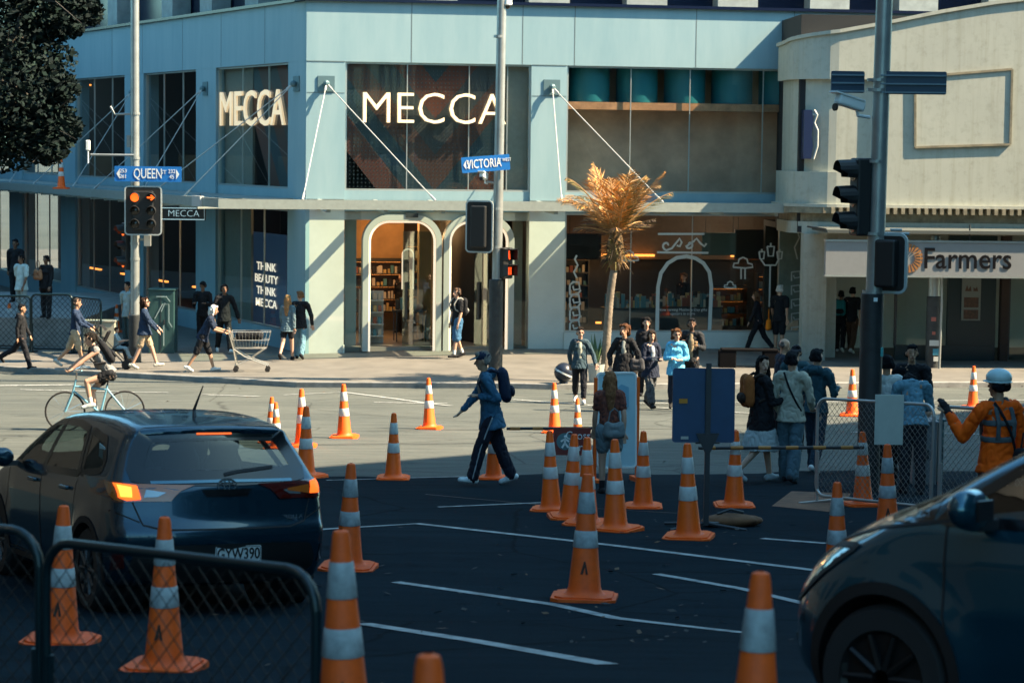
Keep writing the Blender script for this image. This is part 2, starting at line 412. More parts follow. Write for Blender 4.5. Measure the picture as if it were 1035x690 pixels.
# front: pillars above the canopy, paler ones below, bounce light in their colour, fascia
for a, c in ((0, s1), (s2, s3), (s5+.02, s6+6)):
    FF.slab(b, a, c, zc1, zw1, -0.5, 0)
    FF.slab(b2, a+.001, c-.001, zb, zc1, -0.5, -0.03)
FF.slab(b, 0, s6+6, zw1, ztop, -0.5, 0.004)
FF.slab(b, s1, s2, zc0-.05, zw0, -0.4, -0.06); FF.slab(b, s3, s5, zc0-.05, zw0, -0.4, -0.06)
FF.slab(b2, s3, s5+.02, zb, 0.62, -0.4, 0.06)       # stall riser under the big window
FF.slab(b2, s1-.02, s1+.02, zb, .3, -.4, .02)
for s in (2.75, 5.7, 7.1, 10.4, 13.1):
    FF.slab(bj, s-.012, s+.012, zw1+.01, ztop-.01, -.1, .008)
for a, c in ((0, s1), (s2, s3)):
    FF.slab(bj, a+.02, c-.02, zw1-.012, zw1+.012, -.1, .010)
    FF.slab(bj, a+.02, c-.02, 6.88, 6.895, -.1, .006)
# left wing
nb = 6
WL = [(1.36, 7.38), (9.2, 14.5), (16.58, 22.56), (24.5, 30.0), (32.0, 37.6), (39.5, 43.2)]
edges = [0.001] + [v for w in WL for v in w] + [nb*BAY]
for k in range(len(WL)+1): LL.slab(b, edges[2*k], edges[2*k+1], -0.8, zw1, -0.5, 0)
LL.slab(b, 0.001, nb*BAY, zw1, ztop, -0.5, 0.004)
LL.slab(b, 1.3, nb*BAY, zc0-.05, zw0, -0.4, -0.06)
LL.slab(b, 1.3, nb*BAY, -0.9, 0.55, -0.4, -0.04)
for s in (3.2, 6.9, 10.5, 14.6, 18): LL.slab(bj, s-.012, s+.012, zw1+.01, ztop-.01, -.1, .008)
b.build('wall', m_wall, shop); b2.build('bounce_pale_base', m_pale, shop); bj.build('joint_line', m_joint, shop)
# closed body behind the glass
b = MB()
FF.slab(b, -0.0, s6+6, -1, 9.2, -9.0, -8.6)
FF.slab(b, 0.3, s6+6, zc1-.1, zc1+.12, -8.6, -0.5)
LL.slab(b, 0.3, nb*BAY, zc1-.1, zc1+.12, -5, -0.5)
LL.slab(b, 0.3, nb*BAY, -1, 9.2, -5.3, -5.0)
b.build('inner_wall', m_dark, shop)
b = MB(); FF.slab(b, 0.3, s6+6, -1, 0.22, -8.6, -0.35); b.build('shop_floor', m_floor, shop)
b = MB(); FF.slab(b, -0.3, s6+6, ztop-.02, ztop+.06, -12, 0.10); LL.slab(b, 0.0, nb*BAY, ztop-.02, ztop+.06, -6, 0.10); b.build('parapet_capping', m_dkblue, shop)
# upper storeys set back: dark glass with pale columns
b = MB(); FF.slab(b, 0.5, 22, ztop+.06, 34, -12, -0.75); LL.slab(b, 0.9, nb*BAY, ztop+.06, 34, -8, -0.75); b.build('upper_glazing', m_dkblue, shop)
for x in (442, 556, 655, 747, 840, 930, 1020):
    b = MB(); s = face_hit(x, 8)[0]; FF.slab(b, s-.55, s+.55, ztop+.07, 34, -0.7, -0.12); b.build('upper_column', m_panel, shop)
for x in (60, 110, 165, 204, 250):
    b = MB(); s = face_hit(x, 15, 'L')[0]; LL.slab(b, s-.55, s+.55, ztop+.07, 34, -0.7, -0.12); b.build('upper_column', m_panel, shop)
b = MB()
for z in (13.2, 17, 20.8, 24.6, 28.4): FF.slab(b, 0.45, 22, z, z+.7, -.76, -.55); LL.slab(b, 0.85, nb*BAY, z, z+.7, -.76, -.55)
b.build('floor_band', m_panel, shop)

# windows ---------------------------------------------------------
def window(fc, a, c, z0, z1, mull=(), off=-0.12, name='shop_window', fr=0.05, trans=()):
    b = MB()
    for (p, q, y0, y1) in ((a, a+fr, z0, z1), (c-fr, c, z0, z1), (a+fr, c-fr, z0, z0+fr), (a+fr, c-fr, z1-fr, z1)): fc.slab(b, p, q, y0, y1, off-.04, off+.05)
    for m in mull: fc.slab(b, m-.012, m+.012, z0+fr, z1-fr, off-.03, off+.02)
    for t in trans: fc.slab(b, a+fr, c-fr, t-.03, t+.03, off-.03, off+.03)
    w = b.build(name, m_alu, shop)
    g = MB(); fc.slab(g, a+fr, c-fr, z0+fr, z1-fr, off-.012, off); g.build('pane', m_glass, w)
window(FF, s1, s2, zw0, zw1, [s1+(s2-s1)*k/3 for k in (1, 2)] + [s2-.62])
window(FF, s3, s5, zw0, zw1, [s3+(s5-s3)*k for k in (.26, .50, .80)])
window(FF, s3, s5, 0.62, zc0-.06, [s3+(s5-s3)*k for k in (.27, .52, .88)])
for a, c in WL:
    window(LL, a, c, zw0, zw1, [a+(c-a)*.3, a+(c-a)*.66], name='side_window')
    window(LL, a, c, 0.55, zc0-.06, [a+(c-a)*.36, a+(c-a)*.68], name='side_window')

# behind the upper left window: fine mesh screen over big chevrons
m_ch = [mat('chevron_blue', (0.030, 0.058, 0.072), .5), mat('chevron_red', (0.13, 0.045, 0.03), .5), mat('chevron_brown', (0.10, 0.048, 0.036), .5), mat('chevron_grey', (0.055, 0.060, 0.062), .5)]
def chevrons(fc, a, c, mid, o):
    b = MB(); wd = 0.95; seq = [1, 0, 2, 3, 1, 0, 3, 2, 1, 0, 2, 1]
    def clip(poly):                       # clip a 2-D polygon to the window rectangle
        for (ax, lim, sg) in ((0, a, 1), (0, c, -1), (1, zw0, 1), (1, zw1, -1)):
            out = []
            for i in range(len(poly)):
                p, q = poly[i-1], poly[i]; dp, dq = (p[ax]-lim)*sg, (q[ax]-lim)*sg
                if (dp >= 0) != (dq >= 0):
                    t = dp/(dp-dq); out.append((p[0]+(q[0]-p[0])*t, p[1]+(q[1]-p[1])*t))
                if dq >= 0: out.append(q)
            poly = out
            if not poly: return None
        return poly
    for k, mi in enumerate(seq):
        z = zw0 - 1.9 + k*wd; hw = 4.5; sl = 1.25
        for sg in (-1, 1):
            poly = [(mid, z), (mid, z+wd), (mid+sg*hw, z+wd+hw*sl), (mid+sg*hw, z+hw*sl)]
            pc = clip(poly)
            if pc and len(pc) > 2: b.m(mi).prism(pc, fc.fn(0, o, 0), fc.t, UP, -fc.n, 0.05 + 0.03*(k % 2))
    b.build('chevron_screen', m_ch, shop)
chevrons(FF, s1+.05, s2-.66, face_hit(441, 150)[0], -0.24)
b = MB(); FF.slab(b, s2-.64, s2-.02, zw0, zw1, -.30, -.25); b.build('grey_blind', m_greyp, shop)
aL, cL = 1.38, 7.36
chevrons(LL, aL, aL+3.6, aL+.6, -0.3)
b = MB(); LL.slab(b, aL+3.6, cL, zw0, zw1, -.35, -.28); LL.slab(b, aL+3.7, cL, .56, zc0-.1, -.35, -.28); b.build('grey_blind', m_greyp, shop)
b = MB(); FF.slab(b, s1, s2, zw0, zw1, -1.4, -1.3); b.build('backing_wall', m_dark, shop)
# perforated mesh: rows of tiny pale studs on the screen
m_stud = mat('screen_stud', (0.06, 0.075, 0.085), .4, .6)
b = MB(); x = s1+.15
while x < s2-.75:
    z = zw0+.1
    while z < zw1-.1:
        FF.slab(b, x-.016, x+.016, z-.016, z+.016, -.19, -.16); z += .105
    x += .105
b.build('perforated_screen', m_stud, shop)
# upper right window: teal drums, timber soffit, brown lining
m_teal = mat('teal_drum', (0.012, 0.15, 0.18), .45); m_wood = mat('timber_soffit', (0.42, 0.20, 0.10), .6, noise=.4, nscale=3)
zd = face_hit(690, 104)[1]; zs = face_hit(690, 112)[1]
for k in range(6):
    b = MB(); s = s3+.75+k*1.32; b.lathe([(.56, zd), (.56, zw1+.1)], 20, fp(s, -.80, 0)); b.build('hanging_drum', m_teal, shop, smooth=True, auto=40)
b = MB(); FF.slab(b, s3, s5, zs, zd-.01, -1.8, -.22); b.build('timber_soffit', m_wood, shop)
b = MB(); FF.slab(b, s3, s5, zw0, zs, -1.1, -1.0); FF.slab(b, s3, s5, zd, zw1+.1, -2.2, -2.1); b.build('brown_lining', m_brownp, shop)
# upper left wing windows: dark rooms with one warm light trough each
for a, c in WL[1:4]:
    b = MB(); LL.slab(b, a+.3, a+2.9, zw1-.17, zw1-.12, -1.2, -1.1); LL.slab(b, a+.4, c-.3, 0.98, 1.03, -1.6, -1.5); b.build('light_trough', m_orange_lit, shop)
b = MB(); LL.slab(b, aL+.2, aL+3.4, .70, .76, -1.5, -1.4); b.build('light_trough', m_orange_lit, shop)

# ------------------------------------------------------------------ arched doorways
def arch_pts(w, h, r, n=10):
    pts = [(-w/2, 0), (-w/2, h-r)]
    for i in range(1, n+1): a = math.pi - math.pi/2*i/n; pts.append((-w/2+r+r*math.cos(a), h-r+r*math.sin(a)))
    for i in range(n+1): a = math.pi/2 - math.pi/2*i/n; pts.append((w/2-r+r*math.cos(a), h-r+r*math.sin(a)))
    pts.append((w/2, 0)); return pts
z0d = gzf(fp(3, 0, 0))+.25
hd = face_hit(405, 217)[1] - z0d
for x0, x1, leaf in ((366, 446, 1), (447.5, 519, 1)):
    a, c = face_hit(x0, 300)[0], face_hit(x1, 300)[0]; mid = (a+c)/2; w = c-a
    b = MB(); ap = arch_pts(w-.16, hd-.08, .62)
    for q in loop_strip(ap, .15): b.prism(q, fp(mid, .10, z0d), F1, UP, -N1, .42)
    dw = b.build('arched_doorway', m_cream, shop)
    b = MB()
    for q in loop_strip(arch_pts(w-.38, hd-.19, .52), .05): b.prism(q, fp(mid, .05, z0d), F1, UP, -N1, .10)
    b.build('lit_reveal', mat('reveal_light', (1, .9, .7), emit=(1.0, .80, .58), estr=.20), dw)
    # open glass leaf at the right of each doorway
    b = MB(); o = fp(c-.26, -.15, z0d+.05); dirv = (-F1*0.80 - N1*0.60); hh = hd-.5; lw = 0.86
    b.prism([(0, 0), (lw, 0), (lw, hh), (0, hh)], o, dirv, UP, dirv.cross(UP), .02); lf = b.build('door_leaf', glass('door_glass', (.62, .72, .72), refl=.16), dw)
    b = MB(); nn = dirv.cross(UP); p = o + dirv*(lw-.14) - nn*.05
    b.tube([p+UP*.75, p+UP*1.75], .045, 8); b.build('handle', m_frame, lf)
# side glazing of the door bay, behind the arches
b = MB()
for x0, x1 in ((350, 365), (520.5, 533)):
    a, c = face_hit(x0, 300)[0], face_hit(x1, 300)[0]; FF.slab(b, a, c, z0d, zc0-.05, -.18, -.16)
b.build('side_light', m_glass, shop)
b = MB(); a = face_hit(522, 300)[0]; FF.slab(b, a, s2-.05, z0d, zc0-.05, -.8, -.75); b.build('grey_blind', m_greyp, shop)
b = MB(); a, c = face_hit(351, 300)[0], face_hit(363, 300)[0]; FF.slab(b, a, c, z0d, zc0-.05, -.8, -.75); b.build('curved_blind', mat('teal_blind', (.20, .30, .31), .6), shop)
b = MB(); FF.slab(b, s1, s2, zc0-.28, zc0-.06, -.40, -.16); b.build('door_head', m_cream, shop)
b = MB(); FF.slab(b, 2.62, 2.95, zc0-.20, zc0-.09, .02, .12); b.build('door_sensor', m_frame, shop)

# ------------------------------------------------------------------ glass canopy with rods
m_can = mat('canopy_steel', (0.30, 0.33, 0.30), .5, .2, noise=.1)
m_bolt = mat('white_steel', (0.46, 0.46, 0.44), .4)
OUT = 2.75
b = MB(); b.mi
endF = s6+1.2
for z, o0, o1, h in ((zc0+.06, OUT-.08, OUT, .24), (zc0+.10, .02, .10, .14)):
    FF.slab(b, -0.05 if o1 < 1 else -2.4, endF, z, z+h, o0, o1)
    LL.slab(b, -0.05 if o1 < 1 else -2.0, nb*BAY, z, z+h-.004, o0, o1)
cn = b.build('canopy', m_can, shop)
b = MB(); k = 0
s = 0.35
while s < endF:
    v = [fp(s+q, o, z) for q in (-.05, .05) for (o, z) in ((0, zc0+.02), (OUT-.09, zc0-.02), (OUT-.09, zc0+.20), (0, zc0+.26))]
    b.add(v, [(0, 1, 2, 3), (7, 6, 5, 4), (0, 4, 5, 1), (3, 2, 6, 7), (1, 5, 6, 2), (0, 3, 7, 4)]); s += 1.45
s = 0.9
while s < nb*BAY:
    v = [lp(s+q, o, z) for q in (-.05, .05) for (o, z) in ((0, zc0+.02), (OUT-.09, zc0-.02), (OUT-.09, zc0+.20), (0, zc0+.26))]
    b.add(v, [(0, 1, 2, 3), (7, 6, 5, 4), (0, 4, 5, 1), (3, 2, 6, 7), (1, 5, 6, 2), (0, 3, 7, 4)]); s += 1.45
b.build('canopy_beam', m_can, cn)
m_cpanel = mat('canopy_panel', (0.25, 0.28, 0.26), .6)
b = MB(); bg_ = MB(); s = 0.35; k = 0
while s < endF-1.4:
    for (o0, o1, solid) in ((.12, 1.0, False), (1.02, 1.9, k % 2 == 1), (1.92, OUT-.1, k % 2 == 1)):
        FF.slab(b if solid else bg_, s+.06, s+1.39, zc0+.235, zc0+.25, o0, o1)
    s += 1.45; k += 1
s = 0.9
while s < nb*BAY-1.4:
    LL.slab(b, s+.06, s+1.39, zc0+.235, zc0+.25, .12, 1.4); LL.slab(bg_, s+.06, s+1.39, zc0+.235, zc0+.25, 1.42, OUT-.1); s += 1.45
b.build('roof_panel', m_cpanel, cn); bg_.build('roof_glass', m_glass2, cn)
def rod(p, q):
    r = MB(); r.tube([p, q], .014, 6); d = (q-p).normalized()
    r.tube([p, p+d*.25], .028, 6); r.tube([q-d*.22, q], .028, 6)
    r.build('canopy_rod', m_bolt, cn)
def anchor(p, n, t):
    r = MB(); r.prism([(-.22, -.2), (.22, -.2), (.22, .2), (-.22, .2)], p, t, UP, n, .03); r.ball(p+n*.10, .09, 8); r.build('rod_anchor', mat('anchor_steel', (.12, .2, .22), .5, .4), cn)
zt = 7.12
for s, ends in ((0.52, (-.3, 3.05)), (s2+.55, (s2+.35, s2+3.0)), ):
    p = fp(s, .0, zt); anchor(p, N1, F1)
    for e in ends: rod(fp(s, .10, zt), fp(e, OUT-.1, zc0+.30))
for k in range(0, 5):
    s = (.70, 8.3, 15.5, 23.5, 31)[k]
    p = lp(s, .0, zt); anchor(p, N2, L1)
    for e in ((s+4.2,) if k == 0 else (s-2.4, s+2.4)): rod(lp(s, .10, zt), lp(e, OUT-.1, zc0+.30))
rod(lp(.70, .1, zt), lp(2.0, OUT-.1, zc0+.3))
# white glare plates on the outer beam
b = MB()
for x in (88, 150, 212): pass
for s in (1.7, 4.6, 7.5, 10.4): FF.slab(b, s, s+.75, zc0+.245, zc0+.262, OUT-.5, OUT-.12)
LL.slab(b, .2, .9, zc0+.05, zc0+.32, OUT-.05, OUT+.06)
b.build('end_plate', m_bolt, cn)

# ------------------------------------------------------------------ shop signs
m_letter = mat('gold_letter', (0.95, 0.78, 0.52), .4, emit=(1.0, .72, .40), estr=.16)
def sign_letters(body, fc, x0, x1, y0, y1, wing, off, label, depth=.12, m=m_letter, bold=.0):
    a, zt_ = face_hit(x0, y0, wing, off); c, zb_ = face_hit(x1, y1, wing, off)
    r = fc.t if wing == 'F' else -fc.t
    o = fc.fn((a+c)/2, off, (zt_+zb_)/2)
    t = text('shop_sign', body, 1.0, (0, 0, 0), r, UP, m, None, depth, bold=bold)
    vs = [v.co for v in t.data.vertices]; rr = [v.dot(r) for v in vs]; zz = [v.z for v in vs]
    kx = abs(c-a)/(max(rr)-min(rr)); kz = abs(zt_-zb_)/(max(zz)-min(zz)); n = r.cross(UP)
    for v in t.data.vertices:
        p = v.co; v.co = r*((p.dot(r)-(max(rr)+min(rr))/2)*kx) + UP*((p.z-(max(zz)+min(zz))/2)*kz) + n*p.dot(n)
    t.location = o
    return tag(t, label, 'shop sign')
sign_letters('MECCA', FF, 367, 511, 93, 126, 'F', .02, 'large gold shop name letters on the window facing the road junction', .14, bold=-.012)
sign_letters('MECCA', LL, 223, 288, 93, 127, 'L', -.088, 'narrower gold shop name letters on the side street window around the corner', .06, bold=.0)
# hanging box sign under the side canopy
a, z1_ = face_hit(160, 210, 'L', 1.8); c, z0_ = face_hit(207, 222, 'L', 1.8)
p = at(184, 216, 66.5); bs = thing('hanging_sign', 'small dark box sign with pale lettering hung under the side canopy', 'sign', p)
b = MB(); b.box((0, 0, 0), (1.30, .10, .36), ch=.01); b.build('sign_box', m_frame, bs)
b = MB()
for q in loop_strip([(-.62, -.155), (.62, -.155), (.62, .155), (-.62, .155)], .02, True): b.prism(q, (0, -.052, 0), (1, 0, 0), UP, (0, -1, 0), .012)
b.build('border', mat('pale_sign', (.4, .5, .52), emit=(.5, .75, .8), estr=.18), bs)
text('lettering', 'MECCA', .26, (.05, -.056, 0), (1, 0, 0), UP, MATS['pale_sign'], bs, .01, bold=-.006)
b = MB(); b.tube([(-.5, 0, .18), (-.5, 0, .55)], .012, 6); b.tube([(.5, 0, .18), (.5, 0, .55)], .012, 6); b.build('hanger', m_frame, bs)
# lit display screen in the first side window
a, z1_ = face_hit(289, 238, 'L', -.6); c, z0_ = face_hit(251, 335, 'L', -.6)
sc_o = lp((a+c)/2, -.6, (z1_+z0_)/2); wS, hS = abs(c-a), abs(z1_-z0_)
ds = thing('display_screen', 'tall dark blue display screen with four lines of glowing words inside the side window', 'screen', sc_o)
r = -L1; nn = r.cross(UP)
b = MB(); b.prism([(-wS/2, -hS/2), (wS/2, -hS/2), (wS/2, hS/2), (-wS/2, hS/2)], (0, 0, 0), r, UP, -nn, .12)
b.build('screen_panel', mat('screen_blue', (.006, .012, .03), .3, emit=(.02, .05, .10), estr=.12), ds)
for k, tx in enumerate(('THINK', 'BEAUTY', 'THINK', 'MECCA')):
    t = text('lettering', tx, .40, nn*.02 + UP*(hS*.17 - k*.34), r, UP, mat('screen_text', (1, .9, .75), emit=(1, .86, .66), estr=.28), ds, .01, font_scale=(wS/2.35, .8), bold=.004)
b = MB(); b.prism([(-wS/2, -hS/2), (wS/2, -hS/2), (wS/2, -hS/2+.07), (-wS/2, -hS/2+.07)], nn*.03, r, UP, nn, .02); b.build('glow_strip', m_orange_lit, ds)
# ================================================================== INSIDE THE SHOP
m_prod = [mat('product_gold', (.55, .35, .12), .4), mat('product_cream', (.6, .5, .38), .5), mat('product_dark', (.03, .025, .02), .4), mat('product_red', (.35, .10, .05), .5), mat('product_teal', (.08, .22, .25), .5)]
m_shelf = mat('dark_shelf', (.03, .025, .02), .5)
def lit_lamp(p, power, size=.5, col=(1, .55, .22)):
    l = bpy.data.lights.new('shop_lamp', 'POINT'); l.energy = power; l.shadow_soft_size = size; l.color = col
    o = bpy.data.objects.new('shop_lamp', l); COL.objects.link(o); o.location = p
def shelf_unit(s0, s1_, o, z0, rows, label, rh=.36, lit=True, group=None, dep=.35):
    t = thing('product_shelf', label, 'shelf', fp((s0+s1_)/2, o, z0), math.atan2(F1.y, F1.x), group)
    w = s1_-s0; b = MB(); H = rows*rh+.1
    b.box((0, dep/2+.02, H/2), (w, .04, H)); b.box((-w/2-.02, 0, H/2), (.04, dep, H)); b.box((w/2+.02, 0, H/2), (.04, dep, H))
    for k in range(rows+1): b.box((0, 0, k*rh+.02), (w-.01, dep-.01, .035))
    b.build('carcass', m_shelf, t)
    rng = random.Random(int(s0*100)); b = MB()
    for k in range(rows):
        x = -w/2+.08
        while x < w/2-.08:
            h = rng.uniform(.10, .24); wd = rng.uniform(.05, .10)
            b.m(rng.choice([0, 0, 1, 1, 3, 2, 4])).box((x, -.06, k*rh+.04+h/2), (wd, .10, h)); x += wd+rng.uniform(.02, .06)
    tag(b.build('bottle_row', m_prod, t), kind='stuff')
    if lit:
        b = MB()
        for k in range(1, rows+1): b.box((0, .05, k*rh-.006), (w-.1, .03, .012))
        b.build('shelf_light', m_orange_lit, t)
    return t
zf = .22
# room behind the doors
b = MB(); FF.slab(b, .6, s2+.1, zf, zc0-.1, -6.6, -6.4); iw = b.build('orange_back_wall', m_warmwall, shop)
b = MB(); FF.slab(b, face_hit(436, 300)[0], face_hit(452, 300)[0]+.15, zf, zc0-.1, -2.9, -2.5); b.build('inner_pier', m_warmwall, shop)
b = MB(); FF.slab(b, s2+.3, s3-.3, zf, zc0-.1, -8, -.6); b.build('partition', m_dark, shop)
shelf_unit(1.1, 3.3, -5.8, zf+.55, 4, 'backlit bottle shelf behind the left arched doorway')
shelf_unit(3.3, 5.3, -5.2, zf+.3, 6, 'tall dark product shelf behind the right arched doorway')
for k, tx in enumerate(('MECCA', 'COSMETICA')):
    text('wall_lettering', tx, .30, fp(1.2, -6.35, 3.05-k*.27), F1, UP, m_dark, shop, .02)
ds2 = thing('display_stand', 'cream stepped display stand just inside the left arched doorway', 'display', fp(1.95, -1.6, zf), .1)
b = MB(); b.box((0, .2, .7), (.62, .06, 1.4)); b.prism([(-.25, 0), (.25, 0), (.25, 1.2), (.05, 1.45), (-.25, 1.45)], (-.33, 0, 0), (0, 1, 0), UP, (-1, 0, 0), .03); b.build('frame', m_cream, ds2)
b = MB()
for k in range(4): b.box((0, 0, .2+k*.32), (.6, .42, .03))
b.build('shelf', m_cream, ds2)
b = MB(); rng = random.Random(3)
for k in range(4):
    for x in (-.2, -.07, .07, .2): b.m(rng.randrange(5)).box((x, -.05, .2+k*.32+.10), (.09, .09, .17))
tag(b.build('product', m_prod, ds2), kind='stuff')
for s_, o_, lab in ((3.05, -2.2, 'dark display table beside the left doorway pier'), (4.75, -2.8, 'dark display table inside the right arched doorway')):
    t = thing('display_table', lab, 'table', fp(s_, o_, zf), .2)
    b = MB(); b.box((0, 0, .84), (.9, .6, .05), ch=.01); b.build('table_top', m_shelf, t)
    for x in (-.4, .4):
        for y in (-.25, .25): q = MB(); q.tube([(x, y, 0), (x, y, .82)], .018, 6); q.build('leg', m_frame, t)
    b = MB(); rng = random.Random(5)
    for x in np.arange(-.35, .36, .12): h = rng.uniform(.12, .38); b.m(rng.randrange(5)).box((x, 0, .865+h/2), (.09, .09, h))
    tag(b.build('product', m_prod, t), kind='stuff')
mr = thing('arched_mirror', 'tall arched mirror with a glowing rim inside the left doorway', 'mirror', fp(3.02, -2.45, zf+1.4), .15)
b = MB()
for q in loop_strip(arch_pts(.30, 1.1, .15), .035): b.prism(q, (0, 0, 0), (1, 0, 0), UP, (0, 1, 0), .05)
b.build('glowing_rim', MATS['reveal_light'], mr)
b = MB(); b.prism(arch_pts(.27, 1.08, .13), (0, .02, 0), (1, 0, 0), UP, (0, 1, 0), .02); b.build('mirror_glass', mat('mirror', (.5, .45, .4), .05, 1.0), mr)
lit_lamp(fp(2.4, -3.6, 3.3), 45); lit_lamp(fp(4.3, -3.6, 3.3), 45)
b = MB()
for s_, o_ in ((2.4, -3.6), (4.9, -3.4), (2.0, -2.0), (5.2, -1.8)): b.lathe([(.09, 0), (.09, .05)], 12, fp(s_, o_, zc0+.08-.06))
b.build('downlight', m_orange_lit, shop)
# big display window
b = MB(); FF.slab(b, s3-.25, s6+1, 2.35, zc0, -5.2, -5.1); FF.slab(b, s3-.2, s6+1, zc0-.1, zc0, -5.1, -.3); b.build('reflection_backdrop', mat('reflection_brown', (.15, .115, .09), .8, noise=.12), shop)  # brown backdrop: the window's reflection put into a wall colour
b = MB(); FF.slab(b, s3-.25, s6+1, zf, 2.35, -5.3, -5.2); b.build('dark_lower_wall', m_dark, shop)
b = MB()
z_a = face_hit(600, 259, 'F', -4.9)[1]; z_b = face_hit(600, 327, 'F', -4.4)[1]
FF.slab(b, s3+.1, s3+3.6, z_a, z_a+.06, -5.08, -4.9); FF.slab(b, s3+5.9, s5, z_a, z_a+.05, -5.08, -4.9); FF.slab(b, s3+1.8, s3+3.3, z_b, z_b+.05, -4.5, -4.4)
b.build('light_trough', m_orange_lit, shop)
lit_lamp(fp(s3+2, -3.6, 2.2), 8, .6); lit_lamp(fp(s3+5.3, -3.4, 3.4), 14, .8, (1, .72, .48))
for i, (a, w, o, rows, lab) in enumerate(((.15, 1.4, -4.6, 5, 'dark product shelf at the left end of the big display window'), (6.2, 1.6, -3.2, 4, 'low dark shelf of folded goods at the right of the big display window'), (4.9, 1.0, -3.4, 3, 'short shelf of cosmetics just left of the folded goods shelf'))):
    shelf_unit(s3+a, s3+a+w, o, zf+.3, rows, lab, lit=(i != 0))
for i, (a, o, w, lab) in enumerate(((1.5, -2.0, 1.5, 'long counter with glossy packages in the left of the display window'), (2.9, -2.6, 1.3, 'counter piled with packages behind the window arch outline'), (4.0, -2.4, .9, 'round counter with tall bottles in the middle of the display window'))):
    t = thing('display_counter', lab, 'counter', fp(s3+a+w/2, o, zf), math.atan2(F1.y, F1.x))
    b = MB(); b.box((0, 0, .45), (w, .6, .9), ch=.03); b.build('counter_body', mat('counter_grey', (.07, .075, .08), .4), t)
    b = MB(); b.box((0, 0, .92), (w+.06, .66, .04), ch=.01); b.build('counter_top', m_shelf, t)
    b = MB(); rng = random.Random(i+11)
    for k in range(46):
        h = rng.uniform(.06, .42); b.m(rng.choice((0, 1, 1, 3, 4, 4, 2))).box((rng.uniform(-w/2+.06, w/2-.06), rng.uniform(-.25, .2), .94+h/2), (rng.uniform(.04, .14), .07, h), rng.uniform(-.4, .4))
    tag(b.build('package', m_prod, t), kind='stuff')
for x, y0, y1, lab in ((590, 236, 262, 'dark hanging panel left of the palm behind the glass'), (727, 235, 258, 'grey hanging panel behind the window lamp drawing'), (760, 232, 262, 'dark wall screen at the right end of the big display window')):
    s_, z1_ = face_hit(x, y0, 'F', -3); _, z0_ = face_hit(x, y1, 'F', -3)
    t = thing('wall_panel', lab, 'panel', fp(s_, -3, (z0_+z1_)/2), math.atan2(F1.y, F1.x))
    b = MB(); b.box((0, 0, 0), (1.0, .06, z1_-z0_), ch=.01); b.build('board', mat('panel_'+str(x), (.02, .02, .022) if x != 727 else (.12, .2, .2), .5), t)
    b = MB(); b.tube([(-.4, 0, (z1_-z0_)/2), (-.4, 0, zc0-.05-(z0_+z1_)/2)], .008, 5); b.tube([(.4, 0, (z1_-z0_)/2), (.4, 0, zc0-.05-(z0_+z1_)/2)], .008, 5); b.build('wire', m_frame, t)

# white line drawings on the big window
m_decal = mat('white_decal', (.62, .64, .60), .7)
DEC = -.09
def decal(name, strokes, label, w=.06, closed=False):
    b = MB()
    for st in strokes:
        pts = [face_hit(px, py, 'F', DEC) for px, py in st]
        for q in loop_strip(pts, w): b.prism(q, fp(0, DEC, 0), F1, UP, N1, .004)
    tag(b.build(name, m_decal), label, 'window drawing')
def spiral(cx, cy, r0, r1, a0, a1, n=16): return [(cx+(r0+(r1-r0)*i/n)*math.cos(a0+(a1-a0)*i/n), cy-(r0+(r1-r0)*i/n)*math.sin(a0+(a1-a0)*i/n)) for i in range(n+1)]
arch = [(664, 336), (665, 290), (668, 276), (675, 266), (684, 260.5), (694, 259), (703, 261), (711, 266), (717, 275), (719, 290), (717, 335)]
decal('arch_drawing', [arch], 'white arch outline drawn on the big display window', .10)
decal('scroll_drawing', [[(665, 236.5), (712, 236.5)], [(664, 255), (716, 255.5)], spiral(674, 248, 1, 5, 0, 4.6)+[(679, 251), (683, 246), (687, 241), (689, 245), (687, 249), (684, 248)],
      spiral(697, 247, 1, 4.5, 2.5, -2.6)+[(701, 244), (704, 241), (708, 246), (712, 249), (714, 246)]], 'white scroll and bar drawing above the window arch outline', .055)
def cloud(cx, cy, k): return [(cx-10*k, cy+4*k), (cx-9*k, cy), (cx-5*k, cy), (cx-4*k, cy-4*k), (cx, cy-6*k), (cx+4*k, cy-4*k), (cx+5*k, cy), (cx+9*k, cy+1*k), (cx+10*k, cy+4*k), (cx+2*k, cy+5*k), (cx-10*k, cy+4*k)]
decal('cloud_drawing', [cloud(636, 259, .95)], 'white cloud outline on the window beside the palm', .04)
decal('tree_drawing', [cloud(751, 266, 1.0), [(749, 271), (749, 282)], [(753, 271), (753, 282)]], 'white round tree outline on the window left of the lamp drawing', .045)
decal('bush_drawing', [cloud(738, 288, .6)], 'small white bush outline low on the big window', .04)
lamp_st = [[(777.5, 310), (778.5, 268)], [(769, 262), (773, 268), (778.5, 268), (784, 268), (787, 262)]]
for (cx, cy, k) in ((779, 254, 1.2), (770, 258, .9), (788, 258, .9)): lamp_st += [[(cx-3*k, cy-4*k), (cx+3*k, cy-4*k), (cx+2*k, cy+4*k), (cx-2*k, cy+4*k), (cx-3*k, cy-4*k)], [(cx, cy-4*k), (cx, cy-7*k)]]
decal('lamp_drawing', lamp_st, 'white three headed street lamp drawn on the window', .045)
vert = []
for k in range(4):
    y = 330-k*13; vert += [[(576, y+7), (576, y-3), (579, y-6), (585, y-6), (586, y+1), (580, y+2), (579, y-2)], [(576, y+7), (584, y+6), (587, y+2)]]
vert += [[(583, 281), (580, 275), (584, 268), (581, 262), (583, 258)]]
decal('ornament_drawing', vert, 'tall white curling ornament drawn at the left edge of the big window', .05)
